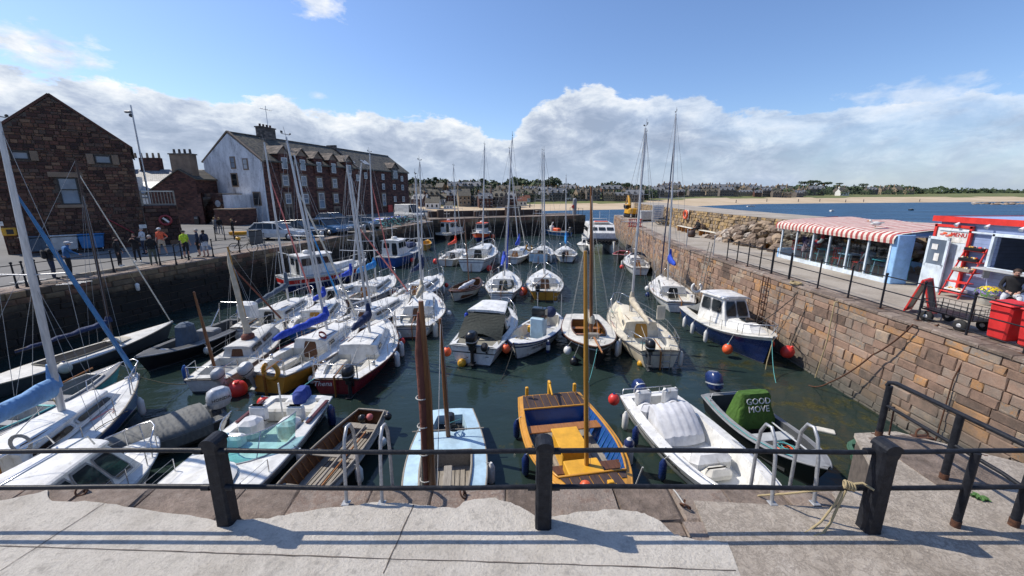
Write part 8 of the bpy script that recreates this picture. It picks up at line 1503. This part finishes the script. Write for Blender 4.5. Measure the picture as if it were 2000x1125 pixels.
s = yacht('sloop', 'white sloop with navy hull and navy sail cover, farther along the left', 'navy sloop with navy cover', (862, 540), (812, 566), 'navy', (821, 316), mt=.5, B=2.3, L=6.2, cov='canvas_navy', boomlen=1.7, furl=('canvas_slate', .7), cab=(.3, .78), cover=(.6, .2, .6), boot='navy', zb=1.80); s.fend(.6, -1, 'white'); s.fend(.8, -1, 'brightred', 'ball', r=.15)
s = yacht('sloop', 'white and red sloop with bright blue cover before the fishing boat', 'white and red sloop', (768, 541), (708, 572), 'white', (724, 300), mt=.55, B=2.4, L=6.4, cov='canvas_cyan', boomlen=2.4, furl=('pink', .8), cab=(.3, .78), topm='red_hull', cover=(.45, .3, .3), rise=.1, zb=1.90, door='wood_varnish'); s.fend(.5, -1, 'brightred', 'ball', r=.16)
s = yacht('sloop', 'long white and maroon sloop lying behind the one with the bright blue cover', 'long white and maroon sloop', (708, 553), (615, 590), 'dirty_white', (716, 318), mt=.75, B=2.2, cab=(.3, .7), topm='red_hull', h=.35, rails=False, door='glass_dark', boomlen=1.6, cov='canvas_blue'); s.fend(.2, -1, 'white', 'ball', r=.17)
# fishing boat red white blue
def workcruiser(name, label, short, bow, stern, hullm, band, L=None, B=2.5, wh=(.3, .62), hh=1.3, cat='fishing boat', roofm='white', mastz=1.4, zd=-1.8, roofs=None, fb=1.5, **kw):
    s = Boat(name, label, short, bow, stern, zd, L=L, B=B, fs=1.05, fm=1.0, fb=fb, tr=.75, p=2.4, q=.8, bands=band, deck='lightgrey', inset=.25, opens=[(.04, wh[0]-.02, .5, 'dirty_white', 'grey')], rub='white', cat=cat)
    s.house(wh[0], wh[1], B*.34, B*.27, hh, 'white', rf=.3, rb=.03, inw=.1, side=[(.06, .34, .5, .86), (.39, .64, .5, .86), (.7, .93, .5, .84)], front=[(.06, .34, .5, .88), (.37, .63, .5, .88), (.66, .94, .5, .88)], back=[(.1, .4, .0, .85, 'glass_dark', 'door'), (.55, .9, .5, .85)], rim='grey', over=.12, roofm=roofm, name='wheelhouse')
    s.house(wh[1]-.01, .86, B*.26, .2, .35, 'white', rf=.3, hf=.2, over=0, name='fore_cabin')
    rz_ = s.z(s.xf(wh[0]))+hh+.1; xm = s.xf(wh[0]+.08); b = MB(); b.tube([(xm, 0, rz_), (xm, 0, rz_+mastz)], .03, 'white', 6); b.tube([(xm, -.5, rz_+mastz*.7), (xm, .5, rz_+mastz*.7)], .018, 'white', 5); b.tube([(xm, .5, rz_+mastz*.3), (xm, .5, rz_+mastz*1.6)], .008, 'white', 4); b.build('signal_mast', s.roof); b = MB(); b.lathe((xm+.35, 0, rz_), [(.2, 0), (.27, .08), (.25, .2), (.1, .24)], 'white', 12); b.build('radar_dome', s.roof)
    s.rails(.45, t0=.6, t1=.97, push=False, n=3, m='white'); return s
s = workcruiser('fishing_boat', 'white fishing boat with red band and blue underside by the left wall', 'red banded fishing boat', (716, 512), (632, 524), 'white', [(.45, 'navy'), (.55, 'white'), (.82, 'red'), (.985, 'white')], L=6.4, wh=(.15, .55)); b = MB(); b.tube([(s.xf(.05), -.8, 1.0), (s.xf(.05), -.8, 2.6), (s.xf(.05), .8, 2.6), (s.xf(.05), .8, 1.0)], .03, 'lightgrey', 6); b.build('gallows', s.root)
s = workcruiser('fishing_boat', 'blue hulled fishing boat with white cabin farther along the left wall', 'blue fishing boat', (818, 476), (748, 498), 'blue', [(.9, 'blue'), (.985, 'lightgrey')], L=7.5, wh=(.12, .42), zd=-1.7); s.fend(.3, -1, 'brightred', 'ball', r=.2); s.fend(.55, -1, 'white'); s.box('blue_tarpaulin', .62, 0, 1.5, (2.2, 1.2, .5), 'canvas_navy', .2)
s = Boat('dinghy', 'small yellow dinghy moored beyond the blue fishing boat', 'small yellow dinghy', (836, 470), (822, 478), -2.2, L=3.4, B=1.5, bands=[(.985, 'mustard')], deck='yellow', inset=.1, opens=[(.05, .85, .15, 'yellow', 'grey')], cat='dinghy'); s.thwart(.4, .5)
s = workcruiser('fishing_boat', 'white fishing boat with orange wheelhouse roof at the pier corner', 'orange roofed fishing boat', (918, 440), (862, 447), 'white', [(.7, 'black'), (.985, 'white')], L=7.2, B=2.8, roofm='orange', wh=(.12, .5), hh=1.5, zd=-1.4, fb=1.9); s.box('white_bulwark', .3, -1.15, 1.4, (3.6, .06, .6), 'white', .02); s.box('orange_crate', .6, 0, 2.0, (.6, .6, .8), 'orange', .05)
s = workcruiser('fishing_boat', 'small orange and navy fishing boat moored at the far pier', 'orange and navy fishing boat', (930, 456), (955, 446), 'orange', [(.5, 'navy'), (.985, 'orange')], L=5.2, B=2.3, roofm='orange', wh=(.2, .6), hh=1.3, zd=-1.8, fb=1.3); s.fend(.05, 1, 'orange', 'ball', r=.3, z=.3)
# row of yachts near the mouth
s = yacht('sloop', 'small white sloop with orange red boom cover, left end of the far row', 'orange red covered sloop', (905, 489), (872, 506), 'dirty_white', (886, 325), mt=.55, B=2.3, L=6.0, cov='canvas_red', boomlen=2.5, furl=('lightgrey', .9), cab=(.35, .8), zb=1.80, door='black'); s.fend(.05, 1, 'brightred', 'ball', r=.25, z=.4)
s = yacht('sloop', 'large white sloop with rounded stern in the far row', 'large white sloop in the far row', (958, 479), (922, 503), 'white', (948, 284), mt=.55, B=3.0, L=8.6, cab=(.3, .82), r=.07, fs=1.1, fm=1.05, fb=1.4, h=.5, tr=.75, zd=-1.8, nwin=3, boomlen=2.6, door='glass_dark'); s.ring(.02, .6, 1.6, 'white', .25); s.fend(.05, -1, 'brightred', 'ball', r=.25, z=.3); [s.fend(t, -1, 'white', L=.8, r=.14) for t in (.48, .7)]
s = yacht('sloop', 'white sloop with deep blue sail bag, third in the far row', 'white sloop with deep blue sail bag', (1026, 484), (996, 503), 'white', (990, 292), mt=.55, B=2.5, L=7, cab=(.3, .8), cov='canvas_blue', boomlen=1.6, cover=(.9, .3, .3), furl=('offwhite', .8)); 
s = yacht('sloop', 'white sloop with pale blue transom, fourth in the far row', 'white sloop with pale blue transom', (1064, 483), (1048, 507), 'white', (1058, 295), mt=.55, B=2.6, L=7, cab=(.3, .8), boomlen=2.2, door='glass_dark', fs=1.0); s.ring(.02, .9, 1.5, 'mustard', .26); s.box('blue_transom', -.002, 0, .55, (.04, 1.7, .7), 'paleblue', .01); s.fend(.1, -1, 'white', L=.7, r=.12)
s = yacht('sloop', 'small white sloop with sky blue sail bag, right end of the far row', 'small sloop with sky blue bag', (1103, 484), (1108, 507), 'white', (1105, 346), mt=.55, B=2.3, L=6, cab=(.3, .8), cov='canvas_cyan', boomlen=.5, cover=(1.1, .5, .4), topm='navy', door='wood_brown'); s.outboard(.3, 'black', .9)
# second row centre
s = yacht('sloop', 'white sloop with blue boom cover and khaki horseshoe buoy, centre row', 'khaki horseshoe sloop', (990, 532), (979, 570), 'white', (1005, 268), mt=.5, B=2.4, L=6.4, cab=(.34, .8), cov='canvas_blue', boomlen=2.6, furl=('canvas_blue', .6), door='glass_dark', topm='white', trim='wood_grey', tr=.6, zb=2.30, rise=-.1, cover=(.25, .12, .3), rig=False); s.ring(.02, -.45, 1.15, 'canvas_khaki', .27); s.fend(.3, -1, 'orange', 'ball', r=.22); s.fend(.2, -1, 'pink', 'ball', r=.15)
s = yacht('sloop', 'yellow hulled sloop with brown washboard, centre row', 'yellow hulled sloop', (1062, 530), (1067, 580), 'mustard', (1061, 297), mt=.55, B=2.5, L=6.4, cab=(.34, .8), door='wood_brown', topm='white', boot='mustard', tr=.7, boomlen=1.4); s.outboard(.5, 'black', .85); s.fend(.2, 1, 'orange', 'ball', r=.26, z=.3); s.fend(.4, 1, 'offwhite', 'ball', r=.17); s.oar([(s.xf(.05), .7, .9), (s.xf(.3), -.2, 1.4)], 'wood_brown', 'brown oar leaning in the cockpit of the yellow hulled sloop'); b = MB(); [b.tube([(-s.L/2-.05, y, .8), (-s.L/2-.1, y, -.2)], .02, 'steel', 5) for y in (-.75, -.5)]; [b.tube([(-s.L/2-.08, -.75, z), (-s.L/2-.08, -.5, z)], .015, 'steel', 5) for z in (0, .3, .6)]; b.build('boarding_ladder', s.root)
# clinker double ender
s = Boat('skiff', 'cream clinker double ended skiff with brown gunwale and slim brown mast', 'cream double ended skiff', (882, 572), (935, 543), -2.35, B=1.7, fs=.72, fm=.52, fb=.75, de=True, p=2.0, q=.85, bands=[(.3, 'dirty_white'), (.6, 'offwhite'), (.85, 'offwhite'), (.985, 'wood_brown')], deck='wood_brown', inset=.1, opens=[(.1, .85, .15, 'wood_brown', 'wood_dark', 'wood_brown')], rub='wood_brown', cat='skiff'); s.thwart(.35, .45); s.thwart(.6, .45)
s.mast(.38, (905, 425), 'wood_mast', r=.045, z0=.3, spread=0, back=False, gear=False, shr=False); b = MB(); P = [Vector((s.xf(.25+.6*k/7), .15, .72+.02*math.sin(k*2))) for k in range(8)]; b.tube(P, [.05, .13, .15, .14, .15, .13, .12, .04], 'canvas_white', 8); b.build('stowed_sail', s.root); s.fend(.1, 1, 'offwhite', 'ball', r=.14, z=.4); s.fend(.3, 1, 'offwhite', 'ball', r=.13, z=.4)
# small craft at the pier
s = Boat('dinghy', 'flat white dinghy tied along the far pier', 'flat white dinghy', (1040, 446), (1002, 450), -2.3, L=4.0, B=1.3, bands=[(.985, 'offwhite')], deck='offwhite', inset=.12, opens=[(.1, .8, .2, 'offwhite', 'lightgrey')], cat='dinghy'); s.thwart(.4, .5)
s = Boat('rigid_inflatable', 'blue grey inflatable boat with orange gear and black outboard at the far pier', 'inflatable at the far pier', (1060, 447), (1108, 452), -2.2, L=6.0, B=2.1, bands=[(.3, 'paleblue'), (.985, 'midblue')], deck='grey', inset=.35, opens=[(.05, .85, .25, 'grey', 'darkgrey')], cat='inflatable boat'); s.outboard(0, 'black', 1.3); s.box('orange_kit', .45, 0, .9, (1.2, .7, .5), 'orange', .1); s.box('console', .65, 0, 1.0, (.6, .6, .9), 'white', .08); b = MB(); b.tube([(s.xf(.75), 0, .6), (s.xf(.6), 0, 2.0)], .1, 'white', 6); b.build('a_frame', s.root)
# catamaran tour boat
s = Boat('motor_boat', 'white half cabin motor boat lying left of the catamaran', 'white half cabin motor boat', (1140, 476), (1152, 462), -1.9, L=6, B=2.1, bands=[(.985, 'white')], deck='white', inset=.3, opens=[(.05, .4, .5, 'white', 'grey')], cat='motor boat'); s.house(.4, .8, .7, .4, .7, 'white', side=[(.1, .5, .3, .8)], front=[(.1, .9, .3, .8)]); s.box('red_cover', .3, 0, 1.15, (.8, 1.0, .3), 'red', .1); s.fend(.8, 1, 'white', 'ball', r=.2)
ca = at(1186, 477, -1.8); t = thing('catamaran', 'white catamaran tour boat with twin hulls facing the camera at the harbour mouth', 'catamaran', (ca.x, ca.y+4.2, WZ), R(-90)-.08); t.scale = (.82, .82, .82)
for sd in (1, -1):
    b = MB(); b.loft([[Vector((x, sd*1.45+w_*a, z)) for a, z in ((-1, 1.7), (-.8, .4), (-.35, -.3), (.35, -.3), (.8, .4), (1, 1.7))] for x, w_ in ((-4.5, .6), (-1, .65), (2.2, .6), (3.6, .35), (4.3, .05))], 'white', caps=True, closed=True, smooth=False); b.build('hull', t)
b = MB(); b.rbox((-.2, 0, 1.75), (8.2, 4.0, .5), 'black', .1); b.build('bridge_deck', t); b = MB()
for k in range(9): b.torus((3.95, -1.8+k*.45, 1.55), .2, .07, 'tyre', Matrix.Rotation(R(90), 4, 'Y'), 12, 6)
b.build('tyre_fendering', t); b = MB(); b.loft([[Vector((x, y*w_, z)) for y in (-1, 1)]+[Vector((x, y*w_*.92, z2)) for y in (1, -1)] for x, w_, z, z2 in ((-3.8, 1.85, 2.0, 3.7), (1.8, 1.85, 2.0, 3.7), (3.2, 1.8, 2.0, 2.7))], 'white', caps=True); bd_ = b.build('cabin', t)
for k in range(3): b = MB(); b.rbox((2.55, -1.08+k*1.08, 3.22), (.05, .9, .62), 'glass_dark', .02, ry=-.95); b.build('window', bd_)
for sd in (1, -1):
    for k in range(4): b = MB(); b.box((-2.9+k*1.3, sd*1.8, 3.0), (1.0, .06, .6), 'glass_dark'); b.build('window', bd_)
b = MB(); b.rbox((-1.2, 0, 3.78), (5.2, 3.3, .12), 'white', .05); b.rbox((1.0, 0, 3.95), (1.4, 2.2, .25), 'offwhite', .08); b.tube([(-.5, -1, 3.8), (-.5, -1, 4.4), (-.5, 1, 4.4), (-.5, 1, 3.8)], .04, 'white', 6); b.tube([(-.5, 0, 4.4), (-.5, 0, 5.4)], .03, 'white', 6); b.tube([(.3, 1.2, 3.8), (.3, 1.2, 5.8)], .015, 'white', 5); b.tube([(.3, -1.2, 3.8), (.3, -1.2, 5.8)], .015, 'white', 5); b.build('roof', t); b = MB(); b.rbox((1.2, 0, 4.1), (.8, 1.8, .12), 'orange', .04); b.build('liferaft', t)
b = MB(); b.box((2.9, 0, 2.5), (.9, 2.2, .02), 'red', ry=-.6+1.1*0); b.build('red_stripe', t) if False else None
# floating bits and green tub by the slipway
p = at(1612, 841, WZ+.02); mb = MB(); mb.rbox(p, (.45, .22, .07), 'offwhite', .02, rz=-.5); tag(mb.build('foam_block'), 'white foam block floating by the right wall', 'debris')
p = at(1700, 866, WZ+.25); s = Boat('green_tender', 'small dark green plastic tender nudging the landing corner', 'green tender', (1668, 862), (1735, 905), -2.6, L=2.4, B=1.2, fs=.4, fm=.4, fb=.45, tr=.9, p=3.5, q=.6, bands=[(.985, 'green')], deck='green', inset=.08, opens=[(.04, .92, .1, 'green', 'green')], rub='green', cat='tender'); s.thwart(.5, .3, 'green')

for nm, x0 in (('near', 0),): pass
BO = [o for o in COL.objects if o.type == 'EMPTY' and o.get('category') in ('sailing yacht', 'sloop', 'open boat', 'sailing dinghy', 'motor cruiser', 'yawl', 'fishing boat', 'keelboat', 'gaff cutter', 'cabin cruiser')]
q = random.Random(12)
for k, o in enumerate(BO[:34]):
    bb_ = [c for c in o.children if c.name.startswith('hull')]
    if not bb_: continue
    xs_ = max(v.co.x for v in bb_[0].data.vertices); zt_ = max(v.co.z for v in bb_[0].data.vertices); T_ = Matrix.Translation(o.location) @ Matrix.Rotation(o.rotation_euler.z, 4, 'Z'); sd = 1 if k % 2 else -1
    a = Vector((xs_-.1, 0, zt_)); d = Vector((xs_+q.uniform(1.2, 2.4), sd*q.uniform(.3, 1.2), -.05)); b = MB(T_); b.tube([a.lerp(d, t)-Vector((0, 0, .25*math.sin(t*math.pi))) for t in [i/8 for i in range(9)]], .013, ('rope', 'rope_white', 'rope_teal', 'rope_dark')[k % 4], 5)
    tag(b.build('mooring_line'), ('mooring line from the bow of the '+' '.join(o['label'].split()[:9])), 'rope', 'mooring lines in the harbour')
for o in COL.objects:
    if o.get('label') and len(o['label'].split()) > 16: print('LONG', o['label'])
